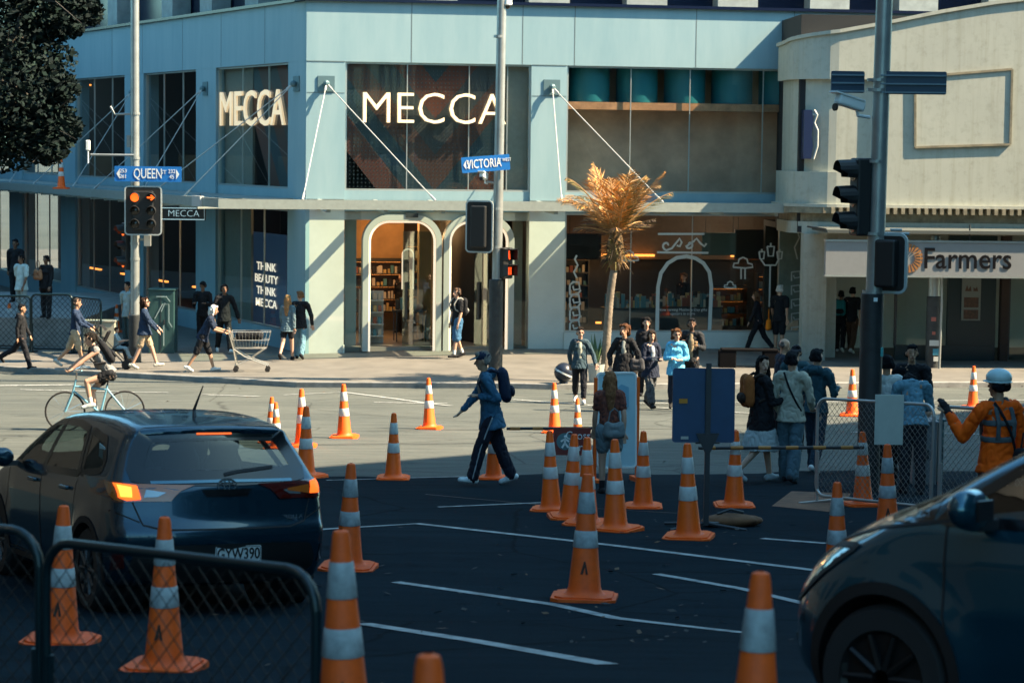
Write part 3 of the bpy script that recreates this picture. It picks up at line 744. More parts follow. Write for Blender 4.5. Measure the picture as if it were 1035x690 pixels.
t = text('window_lettering', "Now serving Mother's Day gifts\nupstairs in store", .105, fp(*[face_hit(690, 315, 'F', DEC)[0], DEC, face_hit(690, 315, 'F', DEC)[1]]), F1, UP, m_decal, None, .004, font_scale=(1, 1))
tag(t, 'small white two line lettering inside the window arch outline', 'lettering')
# etched silver panel and its ornament at the right end
b = MB(); FF.slab(b, s4+.02, s5-.05, .62, zc0-.07, -.35, -.16); b.build('etched_panel', mat('etched_grey', (.20, .22, .18), .5, col2=(.30, .32, .27), nscale=4), shop)
st = []
for k in range(5):
    y = 335-k*14; st += [[(800, y+5), (800, y-4), (808, y-5), (809, y+1), (803, y+2), (802, y-1)]]
st += [[(806, 262), (803, 250), (808, 240), (804, 228), (809, 222)]]
decal('etched_ornament', st, 'pale curling ornament on the grey panel at the window end', .04)

# ================================================================== NEIGHBOUR: cream department store
m_crm = bpy.data.materials.new('weathered_cream'); m_crm.use_nodes = True; nt = m_crm.node_tree; pb = nt.nodes['Principled BSDF']; pb.inputs['Roughness'].default_value = .8
tcn = nt.nodes.new('ShaderNodeTexCoord')
base = ramp(nz(.5), .3, (.36, .37, .32), .75, (.43, .44, .375)); g2 = ramp(nz(2.2, 8, .7, (2.2, 2.2, .12)), .28, (.84, .83, .79), .50, (1, 1, 1)); g3 = ramp(nz(5, 6, .7), .25, (.8, .8, .78), .5, (1, 1, 1))
mx = mul(mul(base, g2), g3); nt.links.new(mx.outputs['Result'], pb.inputs['Base Color'])
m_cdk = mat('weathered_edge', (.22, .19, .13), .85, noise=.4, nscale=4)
dep = thing('department_store', 'cream department store with curved corner, dentil cornice and hanging sign', 'building', (0, 0, 0))
A0 = at(842, 300, 62.0); A0.z = 0; D1 = Vector((.997, .05, 0)).normalized(); NN = Vector((D1.y, -D1.x, 0))
RC = 1.05                                # radius of the rounded corner
def curve(off):                          # plan line: straight wall then a rounded corner turning away from the road
    pts = []
    cx = A0 - NN*RC
    for i in range(9):
        a = math.pi/2*(1 - i/8); pts.append(cx + NN*(RC+off)*math.cos(a) - D1*(RC+off)*math.sin(a))
    pts = [pts[0] - NN*1.4] + pts
    for s in (1.2, 2.6, 4.0, 6, 9, 14, 24): pts.append(A0 + D1*s + NN*off)
    return pts
def cw(b, z0, z1, off=0.0, th=.3, i0=0, i1=None):
    P = curve(off); Q = curve(off-th); i1 = len(P)-1 if i1 is None else i1
    for i in range(i0, i1):
        f0 = z0 if not callable(z0) else z0(i); f1 = z0 if not callable(z0) else z0(i+1)
        g0 = z1 if not callable(z1) else z1(i); g1 = z1 if not callable(z1) else z1(i+1)
        v = [P[i]+UP*f0, P[i+1]+UP*f1, P[i+1]+UP*g1, P[i]+UP*g0, Q[i]+UP*f0, Q[i+1]+UP*f1, Q[i+1]+UP*g1, Q[i]+UP*g0]
        fs = [(0, 1, 2, 3), (7, 6, 5, 4), (3, 2, 6, 7), (0, 4, 5, 1)]
        if i == i0: fs.append((0, 3, 7, 4))
        if i == i1-1: fs.append((1, 5, 6, 2))
        b.add(v, fs)
PZ = [8.3]*10 + [8.75, 9.05, 9.3, 9.55, 9.8, 10.1, 10.3]
for i in range(10): PZ[i] = 8.25 + .03*i
zdn = 4.08
b = MB(); cw(b, 7.35, lambda i: PZ[i], .10, .3, 0, 10); cw(b, 5.0, 7.35, -.05, .3, 0, 10); cw(b, zdn+.1, 5.0, .10, .3, 0, 10)
P = curve(0); n_ = len(P)-1; cw(b, zdn+.1, lambda i: PZ[i], .10, .3, 10, n_)
b.build('upper_wall', m_crm, dep)
b = MB(); cw(b, lambda i: PZ[i], lambda i: PZ[i]+.09, .16, .5); cw(b, zdn+.02, zdn+.10, .22, .4); cw(b, 3.42, 3.72, .05, .3); b.build('cornice', m_cdk if False else m_crm, dep)
b = MB()
s = -.1
while s < 11:
    c = A0 + D1*s + NN*.16 + UP*(zdn-.06); b.box(c, (.09, .26, .15), math.atan2(D1.y, D1.x)); s += .2
for i in range(2, 9):
    for f in (0, .5): p = curve(.16)[i].lerp(curve(.16)[i+1], f); b.box(p+UP*(zdn-.06), (.09, .2, .15), i*.2)
b.build('dentil_row', m_cdk, dep)
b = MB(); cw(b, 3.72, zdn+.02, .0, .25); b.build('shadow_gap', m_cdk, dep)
# framed blank hoarding on the wall
def dep_pt(px, py, off):
    c = A0 + NN*off; r = ray(px, py); o = Vector((0, 0, CAMZ)); k = (c-o).dot(NN)/r.dot(NN); return o + r*k
q = [dep_pt(925, 149, .135), dep_pt(1021, 146, .135), dep_pt(1023, 70, .135), dep_pt(925, 78, .135)]
b = MB()
for i in range(4): b.tube([q[i], q[(i+1) % 4]], .04, 4)
b.build('hoarding_frame', m_cdk, dep)
b = MB(); b.add([p + NN*.0 - NN*.005 for p in q] + [p-NN*.03 for p in q], [(0, 1, 2, 3), (4, 7, 6, 5), (0, 4, 5, 1), (1, 5, 6, 2), (2, 6, 7, 3), (3, 7, 4, 0)]); b.build('hoarding_panel', m_crm, dep)
# ornamental blue projecting sign on the curved corner
t = thing('projecting_sign', 'narrow dark blue projecting sign with a pale scrolled edge on the curved cream corner', 'sign', at(815, 136, 61.8))
b = MB(); b.prism([(-.10, -.62), (.10, -.62), (.14, -.3), (.10, .0), (.14, .3), (.10, .62), (-.10, .62)], (0, -.3, 0), (1, 0, 0), UP, (0, 1, 0), .6); b.build('sign_blade', mat('navy_sign', (.01, .02, .07), .4), t)
b = MB(); b.tube([(.16, -.2, .62), (.24, -.2, .5), (.17, -.2, .3), (.26, -.2, .1), (.26, -.2, -.3), (.17, -.2, -.62)], .03, 6); b.tube([(.1, 0, .5), (.55, .2, .5)], .025, 6); b.build('scroll_trim', m_cream, t)
# ground floor
b = MB(); 
def dslab(b, s0, s1_, z0, z1, o0, o1):
    v = [A0 + D1*a + NN*o + UP*z for a in (s0, s1_) for o in (o0, o1) for z in (z0, z1)]
    b.add(v, [(0, 1, 3, 2), (4, 6, 7, 5), (0, 4, 5, 1), (2, 3, 7, 6), (0, 2, 6, 4), (1, 5, 7, 3)])
dslab(b, -.78, -.18, -.5, 3.42, -.5, .0); dslab(b, -.1, .25, -.5, 3.42, -1.5, -.9); dslab(b, 9, 9.6, -.5, 3.42, -.5, 0); b.build('ground_floor_pier', m_crm, dep)
b = MB(); dslab(b, -.9, 24, -.5, 3.6, -6, -5.7); dslab(b, -.9, 24, 3.44, 3.6, -5.7, -.3); dslab(b, -.9, 24, 3.6, 9, -4, -.4); b.build('inner_wall', m_dark, dep)
m_tealw = mat('teal_shopfront', (.006, .024, .030), .4)
b = MB(); dslab(b, 1.7, 4.3, -.5, .55, -.5, -.28); dslab(b, 3.05, 4.3, .55, 3.4, -.45, -.3); b.build('shopfront_panel', m_tealw, dep)
b = MB(); dslab(b, 4.42, 4.62, -.5, 3.4, -.45, -.2); dslab(b, 6.6, 6.85, -.5, 3.4, -.45, -.2); b.build('brown_pier', mat('brown_pier', (.03, .016, .012), .7, noise=.3), dep)
b = MB(); dslab(b, 1.7, 3.03, .55, 3.4, -.42, -.40); dslab(b, 4.64, 6.58, .2, 3.4, -.42, -.40); g = b.build('shopfront_glass', m_glass, dep)
b = MB(); dslab(b, 1.68, 1.74, .55, 3.4, -.46, -.36); dslab(b, 4.66, 4.7, .2, 3.4, -.46, -.36); dslab(b, 5.6, 5.65, .2, 3.4, -.46, -.36); b.build('shopfront_mullion', m_frame, dep)
# poster
t = thing('window_poster', 'white framed poster with two dark pictures on the teal shopfront', 'poster', dep_pt(981.5, 302, -.26), math.atan2(D1.y, D1.x))
b = MB(); b.box((0, 0, 0), (.50, .04, 1.12), ch=.01); b.build('board', mat('poster_white', (.20, .23, .22), .6), t)
b = MB(); b.box((0, -.024, -.09), (.38, .01, .26)); b.box((0, -.024, -.40), (.38, .01, .24)); b.build('picture', mat('poster_dark', (.04, .025, .02), .6, col2=(.14, .07, .04), nscale=12), t)
b = MB(); b.prism([(-.17, .2), (-.12, .36), (-.08, .24), (-.03, .34), (.0, .2)], (0, -.024, 0), (1, 0, 0), UP, (0, -1, 0), .008); b.prism([(.05, .2), (.05, .3), (.1, .26), (.14, .32), (.17, .2)], (0, -.024, 0), (1, 0, 0), UP, (0, -1, 0), .008); b.build('emblem', MATS['poster_dark'], t)
# hanging sign: Farmers
t = thing('fascia_sign', 'long pale grey hanging shop sign with black lettering and a sunburst emblem', 'shop sign', (0, 0, 0))
SO = 2.2
p0, p1 = dep_pt(835, 244, SO), dep_pt(835, 277.5, SO); sl0 = (p0-A0).dot(D1); zt_, zb_ = p0.z, p1.z
b = MB(); v0 = len(b.v)
dslab(b, sl0, sl0+10.5, zb_, zt_, SO-.22, SO); b.build('sign_board', mat('sign_grey', (.22, .23, .235), .5, noise=.04), t)
b = MB(); dslab(b, sl0-.02, sl0+10.52, zb_-.05, zb_-.002, SO-.24, SO+.02); dslab(b, sl0-.02, sl0+10.52, zt_+.002, zt_+.05, SO-.24, SO+.02); b.build('edge_trim', m_alu, t)
q0, q1 = dep_pt(934, 273, SO+.01), dep_pt(1022, 273, SO+.01)
tx = text('lettering', 'Farmers', 1.0, (0, 0, 0), D1, UP, mat('sign_black', (.006, .006, .008), .9, spec=.1), t, .006, bold=.009)
vs = [v.co.dot(D1) for v in tx.data.vertices]; zs_ = [v.co.z for v in tx.data.vertices]; k = (q1-q0).length/(max(vs)-min(vs)); hz = (dep_pt(940, 250, SO).z-dep_pt(940, 271, SO).z)/(max(zs_)-min(zs_))
for v in tx.data.vertices: v.co = D1*((v.co.dot(D1)-min(vs))*k) + UP*((v.co.z-min(zs_))*hz) + NN*v.co.dot(NN)
tx.location = Vector((q0.x, q0.y, dep_pt(940, 271.5, SO).z)) + NN*.005
b = MB(); o = dep_pt(918, 261, SO+.012)
for i in range(11):
    a = R_(-82 + i*16.4); rr0, rr1 = .16, .36
    b.prism([(rr0*math.cos(a-.05), rr0*math.sin(a-.05)), (rr1*math.cos(a-.10), rr1*math.sin(a-.10)), (rr1*math.cos(a+.10), rr1*math.sin(a+.10)), (rr0*math.cos(a+.05), rr0*math.sin(a+.05))], o, D1, UP, NN, .012)
b.build('sunburst', mat('sunburst', (.30, .13, .04), .5), t)
b = MB(); 
for s in (sl0+1.2, sl0+3.6, sl0+6, sl0+8): b.tube([A0+D1*s+NN*(SO-.1)+UP*zt_, A0+D1*s+NN*(SO-.1)+UP*3.75], .02, 6)
b.tube([A0+D1*sl0+NN*(SO-.1)+UP*(zt_+.3), A0+D1*(sl0-.1)+NN*.1+UP*3.6], .025, 6)
b.build('hanger', m_frame, t)
b = MB(); dslab(b, -.6, 24, 3.52, 3.60, .06, 2.3); b.build('awning', mat('awning_grey', (.07, .08, .075), .8), dep)

# ================================================================== buildings outside the frame (they shade and bounce)
m_conc = mat('grey_concrete', (.10, .11, .11), .85, noise=.2, nscale=.6); m_win = mat('window_dark', (.002, .004, .006), .12)
def block(name, label, poly, h, z0=-1):
    t = thing(name, label, 'building', (0, 0, 0)); b = MB(); b.prism(poly, (0, 0, z0), (1, 0, 0), (0, 1, 0), UP, h); b.build('wall', m_conc, t)
    b = MB(); n = len(poly)
    for i in range(n):
        p, q = Vector(poly[i]), Vector(poly[(i+1) % n]); L = (q-p).length; d = (q-p).normalized(); nn = Vector((d.y, -d.x))
        k = int(L/3.2)
        for j in range(k):
            for fl in range(1, int((h-3)/3.5)):
                c = p + d*(L*(j+.5)/k) + nn*.03; b.box((c.x, c.y, z0+fl*3.5+2.6), (1.9, .12, 1.9), math.atan2(d.y, d.x))
    tag(b.build('window_glazing', m_win, t), kind='stuff'); return t
block('office_block', 'grey concrete office block on the right of the junction, beyond the frame', [(10.5, 20.5), (12.5, 10), (14, -25), (46, -25), (56, 50), (34, 49.9)], 23.5)
m_brick = mat('dark_brick', (.004, .007, .009), .85, noise=.3, nscale=.8);
m_conc = m_brick
block('dark_block_far', 'added dark block beyond the left edge of the frame past the side street', [(-31, 66), (-36, 150), (-60, 150), (-60, 60)], 13, -2)  # unseen block added to darken the side window reflections
block('dark_block_near', 'added dark block on the left of the sloping street, beyond the frame', [(-14, 46), (-11, 20), (-11, -25), (-40, -25), (-40, 46)], 25)  # unseen block added to darken car reflections and sky fill
# ================================================================== STREET FURNITURE
m_or = mat('cone_orange', (1.0, 0.14, 0.003), .55, col2=(.88, .11, .004), nscale=9)
m_or2 = mat('cone_orange_worn', (0.98, 0.125, 0.005), .65, col2=(.68, .085, .008), nscale=7)
m_band = mat('reflective_white', (0.60, 0.62, 0.60), .5, noise=.16, nscale=14)
m_band2 = mat('reflective_grimy', (0.36, 0.40, 0.41), .5, noise=.35, nscale=12)
m_black = mat('black_plastic', (0.012, 0.012, 0.014), .5)
m_mark = mat('stencil_mark', (0.05, 0.02, 0.01), .7)
def make_cone(label, o_m, b_m, bands, H=.9, mark=False):
    t = thing('traffic_cone', label, 'traffic cone', (0, 0, 0), 0, 'orange traffic cones around the junction')
    r = lambda z: .118 - (.118-.034)*(z-.05)/(H-.05)
    b = MB(); pts = []
    for i in range(9):
        w = .225; c = .06
    poly = [(-.225, -.165), (-.165, -.225), (.165, -.225), (.225, -.165), (.225, .165), (.165, .225), (-.165, .225), (-.225, .165)]
    b.prism(poly, (0, 0, 0.002), (1, 0, 0), (0, 1, 0), UP, .034)
    b.prism([(x*.88, y*.88) for x, y in poly], (0, 0, .035), (1, 0, 0), (0, 1, 0), UP, .014)
    b.build('base', o_m, t)
    b = MB(); b.lathe([(.155, .046), (.135, .056), (.122, .075), (r(.10), .10), (r(H-.03), H-.03), (r(H-.03)-.006, H-.008), (.012, H)], 24, cap=False); b.build('cone_body', o_m, t, smooth=True, auto=50)
    for z0, z1 in bands:
        b = MB(); b.lathe([(r(z0)+.002, z0), (r(z0)+.004, z0+.004), (r(z1)+.004, z1-.004), (r(z1)+.002, z1)], 24, cap=False); b.build('reflective_band', b_m, t, smooth=True)
    if mark:
        b = MB(); z = .20; y = -r(z)-.003
        b.prism([(-.025, 0), (-.008, 0), (.006, .05), (.012, 0), (.028, 0), (.008, .09), (-.002, .09)], (0, y, z), (1, 0, 0), (0, .09, 1), (0, -1, 0), .003); b.build('stencil', m_mark, t)
    return t
protoA = make_cone('x', m_or, m_band, ((.62, .77), (.37, .50)))
protoB = make_cone('x', m_or2, m_band2, ((.62, .77), (.38, .50)), mark=True)
kids()
rngc = random.Random(4)
#        px   foot  kind  label (top used for scale)
cones = [
 (434, 435, 383, 'A', 'sunlit orange cone standing alone on the pale road, left of the walking man'),
 (348, 444, 389, 'A', 'sunlit orange cone on the pale road just right of the hatchback roof'),
 (305.5, 453, 394, 'A', 'orange cone behind the hatchback right tail light, farther of the overlapping pair'),
 (309, 484, 411, 'A', 'orange cone touching the hatchback right tail light, nearer of the overlapping pair'),
 (273.5, 449, 402, 'A', 'orange cone peeking over the hatchback roof, taller of the two there'),
 (279.5, 455, 410, 'A', 'orange cone peeking over the hatchback roof, lower and right of its neighbour'),
 (397.5, 486, 418, 'A', 'orange cone on the shadow edge left of the man in the blue jacket'),
 (352, 577, 468, 'B', 'grimy orange cone right of the hatchback bumper, in the shade'),
 (351, 716, 537, 'B', 'large near orange cone right of the mesh barrier, cut by the lower edge'),
 (590.5, 608, 476, 'B', 'tall worn orange cone with black mark in the middle of the shaded road'),
 (769, 770, 581, 'B', 'near orange cone cut off by the lower edge, left of the silver car nose'),
 (442, 835, 664, 'B', 'dark cone of which only the tip shows at the lower edge'),
 (61, 652, 510, 'B', 'shaded orange cone behind the mesh barrier at far left'),
 (166, 679, 521, 'B', 'shaded orange cone with black mark behind the middle of the mesh barrier'),
 (557, 518, 436, 'A', 'orange cone at the left of the tight cluster beside the maroon sign'),
 (576.5, 526, 439, 'A', 'orange cone second from left in the tight cluster under the maroon sign'),
 (593, 532, 442, 'A', 'orange cone partly hidden behind the tall worn cone of the cluster'),
 (622, 538, 444, 'A', 'bright orange cone in front of the girl in the floral top'),
 (650, 515, 436, 'A', 'orange cone between the girl in the floral top and the blue sign back'),
 (499, 486, 420, 'A', 'orange cone seen between the legs of the man in the blue jacket'),
 (560.5, 439, 388, 'A', 'sunlit orange cone behind the striped pole, left of the light blue board'),
 (584, 448, 411, 'A', 'small sunlit orange cone close to the left edge of the light blue board'),
 (696, 546, 448, 'A', 'orange cone left of the stand of the blue sign back'),
 (742, 514, 435, 'A', 'orange cone right of the blue sign back, by the woman in the black coat'),
 (845.5, 596, 487, 'B', 'dull orange cone just above the silver car bonnet'),
 (872, 513, 437, 'A', 'orange cone in front of the mesh fence with a pale panel'),
 (897, 543, 449, 'B', 'orange cone with grey bands beside the silver car windscreen'),
 (861, 422, 374, 'A', 'sunlit orange cone left of the big dark pole behind the fence'),
 (983, 414, 371, 'A', 'orange cone just behind the gloved hand of the road worker'),
 (9, 344, 305, 'A', 'shaded orange cone at the far left pavement edge by the tall mesh fence'),
 (117.5, 337, 309, 'A', 'small shaded orange cone behind the pale cabinet near the signal pole'),
]
for i, (px, fy, ty, kind, lab) in enumerate(cones):
    pr = protoA if kind == 'A' else protoB
    if fy > 690:
        # foot outside the view: solve depth from the tip
        best = None
        for d in np.arange(3.5, 30, .02):
            g = gd(px, d); top = Vector((g.x, g.y, g.z+.9)); q = at(px, ty, d)
            e = abs(top.z-q.z)
            if best is None or e < best[0]: best = (e, d)
        p = gd(px, best[1])
    else: p = gp(px, fy - 1.5)
    d = p.dot(_F) - Vector((0, 0, CAMZ)).dot(_F)
    hpx = (fy-ty)*d/FPX
    c = copy_tree(pr); c.location = p; c.rotation_euler.z = rngc.uniform(-.25, .25) + (math.pi/4 if i % 7 == 3 else 0)
    s = min(1.14, max(.82, hpx/.9)) if fy <= 690 else 1.0
    c.scale = (s*rngc.uniform(.96, 1.03), s*rngc.uniform(.96, 1.03), s); c['label'] = lab; c.rotation_euler.x = rngc.uniform(-.03, .03); c.rotation_euler.y = rngc.uniform(-.035, .035)
    # tilt with the slope of the road
# cone on top of the side canopy
pc = lp(13.2, 1.6, zc0+.26)
pc = at(62, 191, 70.5); c = copy_tree(protoA); c.location = pc; c['label'] = 'orange cone standing up on the side canopy roof at far left'
for pr in (protoA, protoB):
    for ch in KIDS[pr.name]:
        bpy.data.objects.remove(ch)
    bpy.data.objects.remove(pr)
# ------------------------------------------------------------------ poles, signals and street name signs
m_galv = mat('galvanised', (0.34, 0.36, 0.35), .42, .55, noise=.15, nscale=3)
m_sleeve = mat('pole_sleeve', (0.022, 0.026, 0.028), .6, noise=.4, nscale=4)
m_blue = mat('street_sign_blue', (0.012, 0.16, 0.50), .45)
m_white = mat('sign_white', (0.80, 0.82, 0.80), .5)
m_sigb = mat('signal_black', (0.010, 0.011, 0.012), .55)
m_amber = mat('amber_lamp', (1, .35, .05), emit=(1.0, .10, .008), estr=.5)
m_redl = mat('red_lamp', (1, .2, .05), emit=(1.0, .07, .008), estr=.42)
m_lens = mat('dark_lens', (.02, .018, .015), .2)
def pole(name, label, px, fy, r, ztop, sleeve_z=None, sleeve_r=None, d=None, lean=0):
    p = gp(px, fy) if d is None else gd(px, d)
    t = thing(name, label, 'pole', p)
    b = MB(); b.tube([(0, 0, 0), (lean*3, 0, 3), (lean*ztop, 0, ztop)], [r, r, r*.88], 18); b.build('shaft', m_galv, t, smooth=True, auto=50)
    if sleeve_z:
        b = MB(); b.lathe([(sleeve_r, 0), (sleeve_r, sleeve_z), (r+.004, sleeve_z+.02)], 18, cap=False); b.build('sleeve', m_sleeve, t, smooth=True, auto=50)
    return t, p
def ring(b, z, r, w=.03): b.lathe([(r, z-w), (r+.012, z-w), (r+.012, z+w), (r, z+w)], 18, cap=False)
def zat(px, py, p): return atY(px, py, p.y)
def signal(label, p, rz, n=3, lit=(), plate=True, arrows=(), h=.95, w=.36, two=False, visor=.22):
    """signal head at p facing local -Y"""
    t = thing('traffic_signal', label, 'traffic light', p, rz)
    b = MB(); b.box((0, .09, 0), (w*.82, .2, h*.92), ch=.03); b.build('housing', m_sigb, t)
    if plate:
        poly = [(x, z) for x, z in rounded(w*1.42, h*1.12, .09)]
        b = MB(); b.prism(poly, (0, .03, 0), (1, 0, 0), UP, (0, 1, 0), .02); bp = b.build('backing_plate', m_sigb, t)
        b = MB()
        for q in loop_strip(poly, .035, True): b.prism(q, (0, .025, 0), (1, 0, 0), UP, (0, 1, 0), .032)
        b.build('white_border', mat('signal_border', (.42, .46, .45), .5), bp)
    cols = (-w*.32, w*.32) if two else (0,)
    for ci, cx in enumerate(cols):
        for k in range(n):
            z = h*(.5-(k+.5)/n)*.92; rr = min(h/n*.40, .13 if not two else .11)
            L = MB(); L.lathe([(rr, -.02), (rr*.7, -.035), (.001, -.045)], 16, (cx, 0, z), 'Y', cap=False)
            on = (ci, k) in lit
            if on and arrows and ci == 1:
                L = MB(); L.lathe([(rr, -.02), (.001, -.025)], 16, (cx, 0, z), 'Y', cap=False)
            ln = L.build('lens', m_amber if on and not (arrows and ci == 1) else m_lens, t, smooth=True)
            if on and arrows and ci == 1:
                A = MB(); A.prism([(-.09, .018), (.02, .018), (-.02, .06), (.02, .06), (.09, 0), (.02, -.06), (-.02, -.06), (.02, -.018), (-.09, -.018)], (cx, -.04, z), (1.1, 0, 0), (0, 0, 1.1), (0, 1, 0), .01); A.build('arrow', m_amber, ln)
            V = MB(); a0 = R_(-35); nn = 12; vs = []
            for i in range(nn+1):
                a = a0 + (math.pi-2*a0)*i/nn
                for (q, rad) in ((0, rr+.012), (-visor, rr+.002), (-visor, rr+.008), (0, rr+.02)): vs.append((cx+rad*math.cos(a), q*(1 if math.sin(a) > 0 else .55), z+rad*math.sin(a)))
            V.add(vs, [(4*i+j, 4*i+4+j, 4*i+4+(j+1) % 4, 4*i+(j+1) % 4) for i in range(nn) for j in range(4)]); V.build('visor', m_sigb, t)
    return t
def rounded(w, h, r, n=6):
    out = []
    for cx, cz, a0 in ((w/2-r, h/2-r, 0), (-w/2+r, h/2-r, 90), (-w/2+r, -h/2+r, 180), (w/2-r, -h/2+r, 270)):
        for i in range(n+1): a = R_(a0 + 90*i/n); out.append((cx+r*math.cos(a), cz+r*math.sin(a)))
    return out
def name_blade(label, body, p, rz, w, h, small=None, arrows=True, back=False, side=''):
    t = thing('street_name_sign', label, 'street sign', p, rz)
    b = MB(); b.prism(rounded(w, h, .02, 3), (0, 0, 0), (1, 0, 0), UP, (0, 1, 0), .03); b.build('blade', m_blue if not back else mat('sign_back', (.02, .05, .09), .5), t)
    if back:
        b = MB()
        for z in (-h*.42, -h*.05, h*.32): b.box((0, -.012, z), (w*.99, .03, .02))
        b.build('rail', mat('sign_rail', (.16, .22, .26), .5), t); return t
    text('lettering', body, h*.92 if arrows else h*.80, (0 if arrows else -.04, -.006, 0), (1, 0, 0), UP, m_white, t, .004, font_scale=(.62, 1), bold=.002)
    b = MB()
    if arrows:
        b.prism([(-w/2+.05, 0), (-w/2+.13, h*.32), (-w/2+.13, -h*.32)], (0, -.004, 0), (1, 0, 0), UP, (0, -1, 0), .006)
        b.prism([(w/2-.05, 0), (w/2-.13, h*.32), (w/2-.13, -h*.32)], (0, -.004, 0), (1, 0, 0), UP, (0, -1, 0), .006)
        b.build('arrow', m_white, t)
        for x, l in ((-w/2+.22, '253\n261'), (w/2-.24, '232\n45')): text('house_number', l, h*.40, (x, -.006, 0), (1, 0, 0), UP, m_white, t, .008, font_scale=(.8, .9))
        text('suffix', 'ST', h*.36, (w*.235, -.006, h*.12), (1, 0, 0), UP, m_white, t, .008)
    else:
        b.prism([(-w/2+.04, 0), (-w/2+.10, h*.28), (-w/2+.10, -h*.28)], (0, -.004, 0), (1, 0, 0), UP, (0, -1, 0), .006); b.build('arrow', m_white, t)
        text('suffix', 'ST WEST', h*.30, (w*.39, -.006, h*.15), (1, 0, 0), UP, m_white, t, .008, font_scale=(.75, 1))
        text('house_number', '2\n4', h*.34, (-w/2+.15, -.006, 0), (1, 0, 0), UP, m_white, t, .008)
    return t
# left pole
tP, pP = pole('signal_pole', 'tall grey signal pole carrying the QUEEN ST sign at left', 136.5, 366, .115, 11, 1.2, .16)
dP = (pP-Vector((0, 0, CAMZ))).dot(_F)
b = MB()
for y in (115, 160, 246, 262): ring(b, zat(137, y, pP).z-pP.z, .115)
b.tube([(-.02, 0, zat(137, 115, pP).z-pP.z), (-.5, 0, zat(137, 116, pP).z-pP.z), (-.62, 0, zat(137, 108, pP).z-pP.z)], .03, 6)
b.tube([(0, -.1, zat(137, 157, pP).z-pP.z), (-1.1, -.1, zat(137, 157, pP).z-pP.z)], .03, 6)
b.box((-.15, 0, zat(137, 143, pP).z-pP.z), (.1, .12, .3)); b.box((.32, 0, zat(137, 242, pP).z-pP.z), (.16, .16, .32)); b.box((.16, 0, zat(137, 242, pP).z-pP.z), (.2, .06, .06))
b.build('bracket', m_galv, tP)
q = atY(149.5, 176, pP.y-.35); ns = name_blade('blue QUEEN ST sign with white arrows on the left signal pole', 'QUEEN', q, 0, 1.68, .385)
q = atY(144.5, 213, pP.y-.35)
signal('white bordered signal with glowing amber lamp and arrow on the left pole', q, 0, 3, {(0, 0), (1, 0)}, True, True, h=1.08, w=.64, two=True, visor=.12)
q = atY(125, 249, pP.y+.15); signal('slim side signal facing left, behind the left signal pole', q, R_(-60), 3, {(0, 0), (0, 2)}, False, h=1.3, w=.38)
# camera on bracket arm of the left pole (small floodlight)
t = thing('flood_lamp', 'small pale lamp on the side arm of the left signal pole', 'lamp', atY(89, 147, pP.y))
b = MB(); b.box((0, 0, 0), (.10, .14, .26), ch=.02); b.tube([(0, 0, -.1), (0, 0, -.45)], .02, 6); b.build('lamp_body', m_white, t)
b = MB(); b.box((-.06, 0, .02), (.03, .11, .2)); b.build('lens', m_lens, t)
# centre pole
tC, pC = pole('signal_pole', 'grey signal pole in the middle, behind the man in the blue jacket', 500.5, 384, .115, 12, zat(500, 283, gp(500.5, 384)).z-gp(500.5, 384).z, .165, lean=.006)
dC = (pC-Vector((0, 0, CAMZ))).dot(_F)
b = MB()
for y in (37, 160, 211, 250): ring(b, zat(502, y, pC).z-pC.z, .115)
b.tube([(0, 0, zat(502, 185, pC).z-pC.z), (-.25, -.05, zat(502, 184, pC).z-pC.z)], .025, 6)
b.tube([(0, 0, zat(502, 250, pC).z-pC.z), (-.3, 0, zat(502, 256, pC).z-pC.z)], .03, 6); b.tube([(0, 0, zat(502, 250, pC).z-pC.z), (.2, 0, zat(502, 252, pC).z-pC.z)], .03, 6)
b.build('bracket', m_galv, tC)
name_blade('blue VICTORIA ST WEST sign seen at a slant on the middle pole', 'VICTORIA', atY(491, 165.5, pC.y-.25), R_(8), 1.12, .36, arrows=False).rotation_euler.y = R_(-5)
sg = signal('signal seen from behind with a pale border on the middle pole', atY(485, 229, pC.y-.1), R_(158), 3, (), True, h=1.05, w=.44); sg.rotation_euler.z = R_(165)
t = thing('pedestrian_signal', 'pedestrian signal with glowing orange figure and digits on the middle pole', 'traffic light', atY(513, 266, pC.y-.05), R_(42))
b = MB(); b.box((0, .08, 0), (.32, .2, .72), ch=.03); b.build('housing', m_sigb, t)
for k, z in enumerate((.18, -.18)):
    b = MB(); b.box((0, -.02, z), (.22, .012, .24)); ln = b.build('lens', m_lens, t)
    b = MB()
    if k == 0: b.prism([(-.05, -.09), (-.015, -.09), (0, -.03), (.015, -.09), (.05, -.09), (.04, .05), (-.04, .05)], (0, -.03, z), (1, 0, 0), UP, (0, -1, 0), .01); b.ball((0, -.035, z+.085), .032, 8)
    else:
        for x in (-.045, .045):
            for q in loop_strip([(x-.03, -.08), (x+.03, -.08), (x+.03, .08), (x-.03, .08)], .03, True): b.prism(q, (0, -.03, z), (1, 0, 0), UP, (0, -1, 0), .01)
    b.build('lit_symbol', m_redl, ln)
    V = MB(); V.box((0, -.12, z+.15), (.30, .22, .015)); V.box((-.15, -.10, z+.02), (.015, .18, .26)); V.box((.15, -.10, z+.02), (.015, .18, .26)); V.build('visor', m_sigb, t)
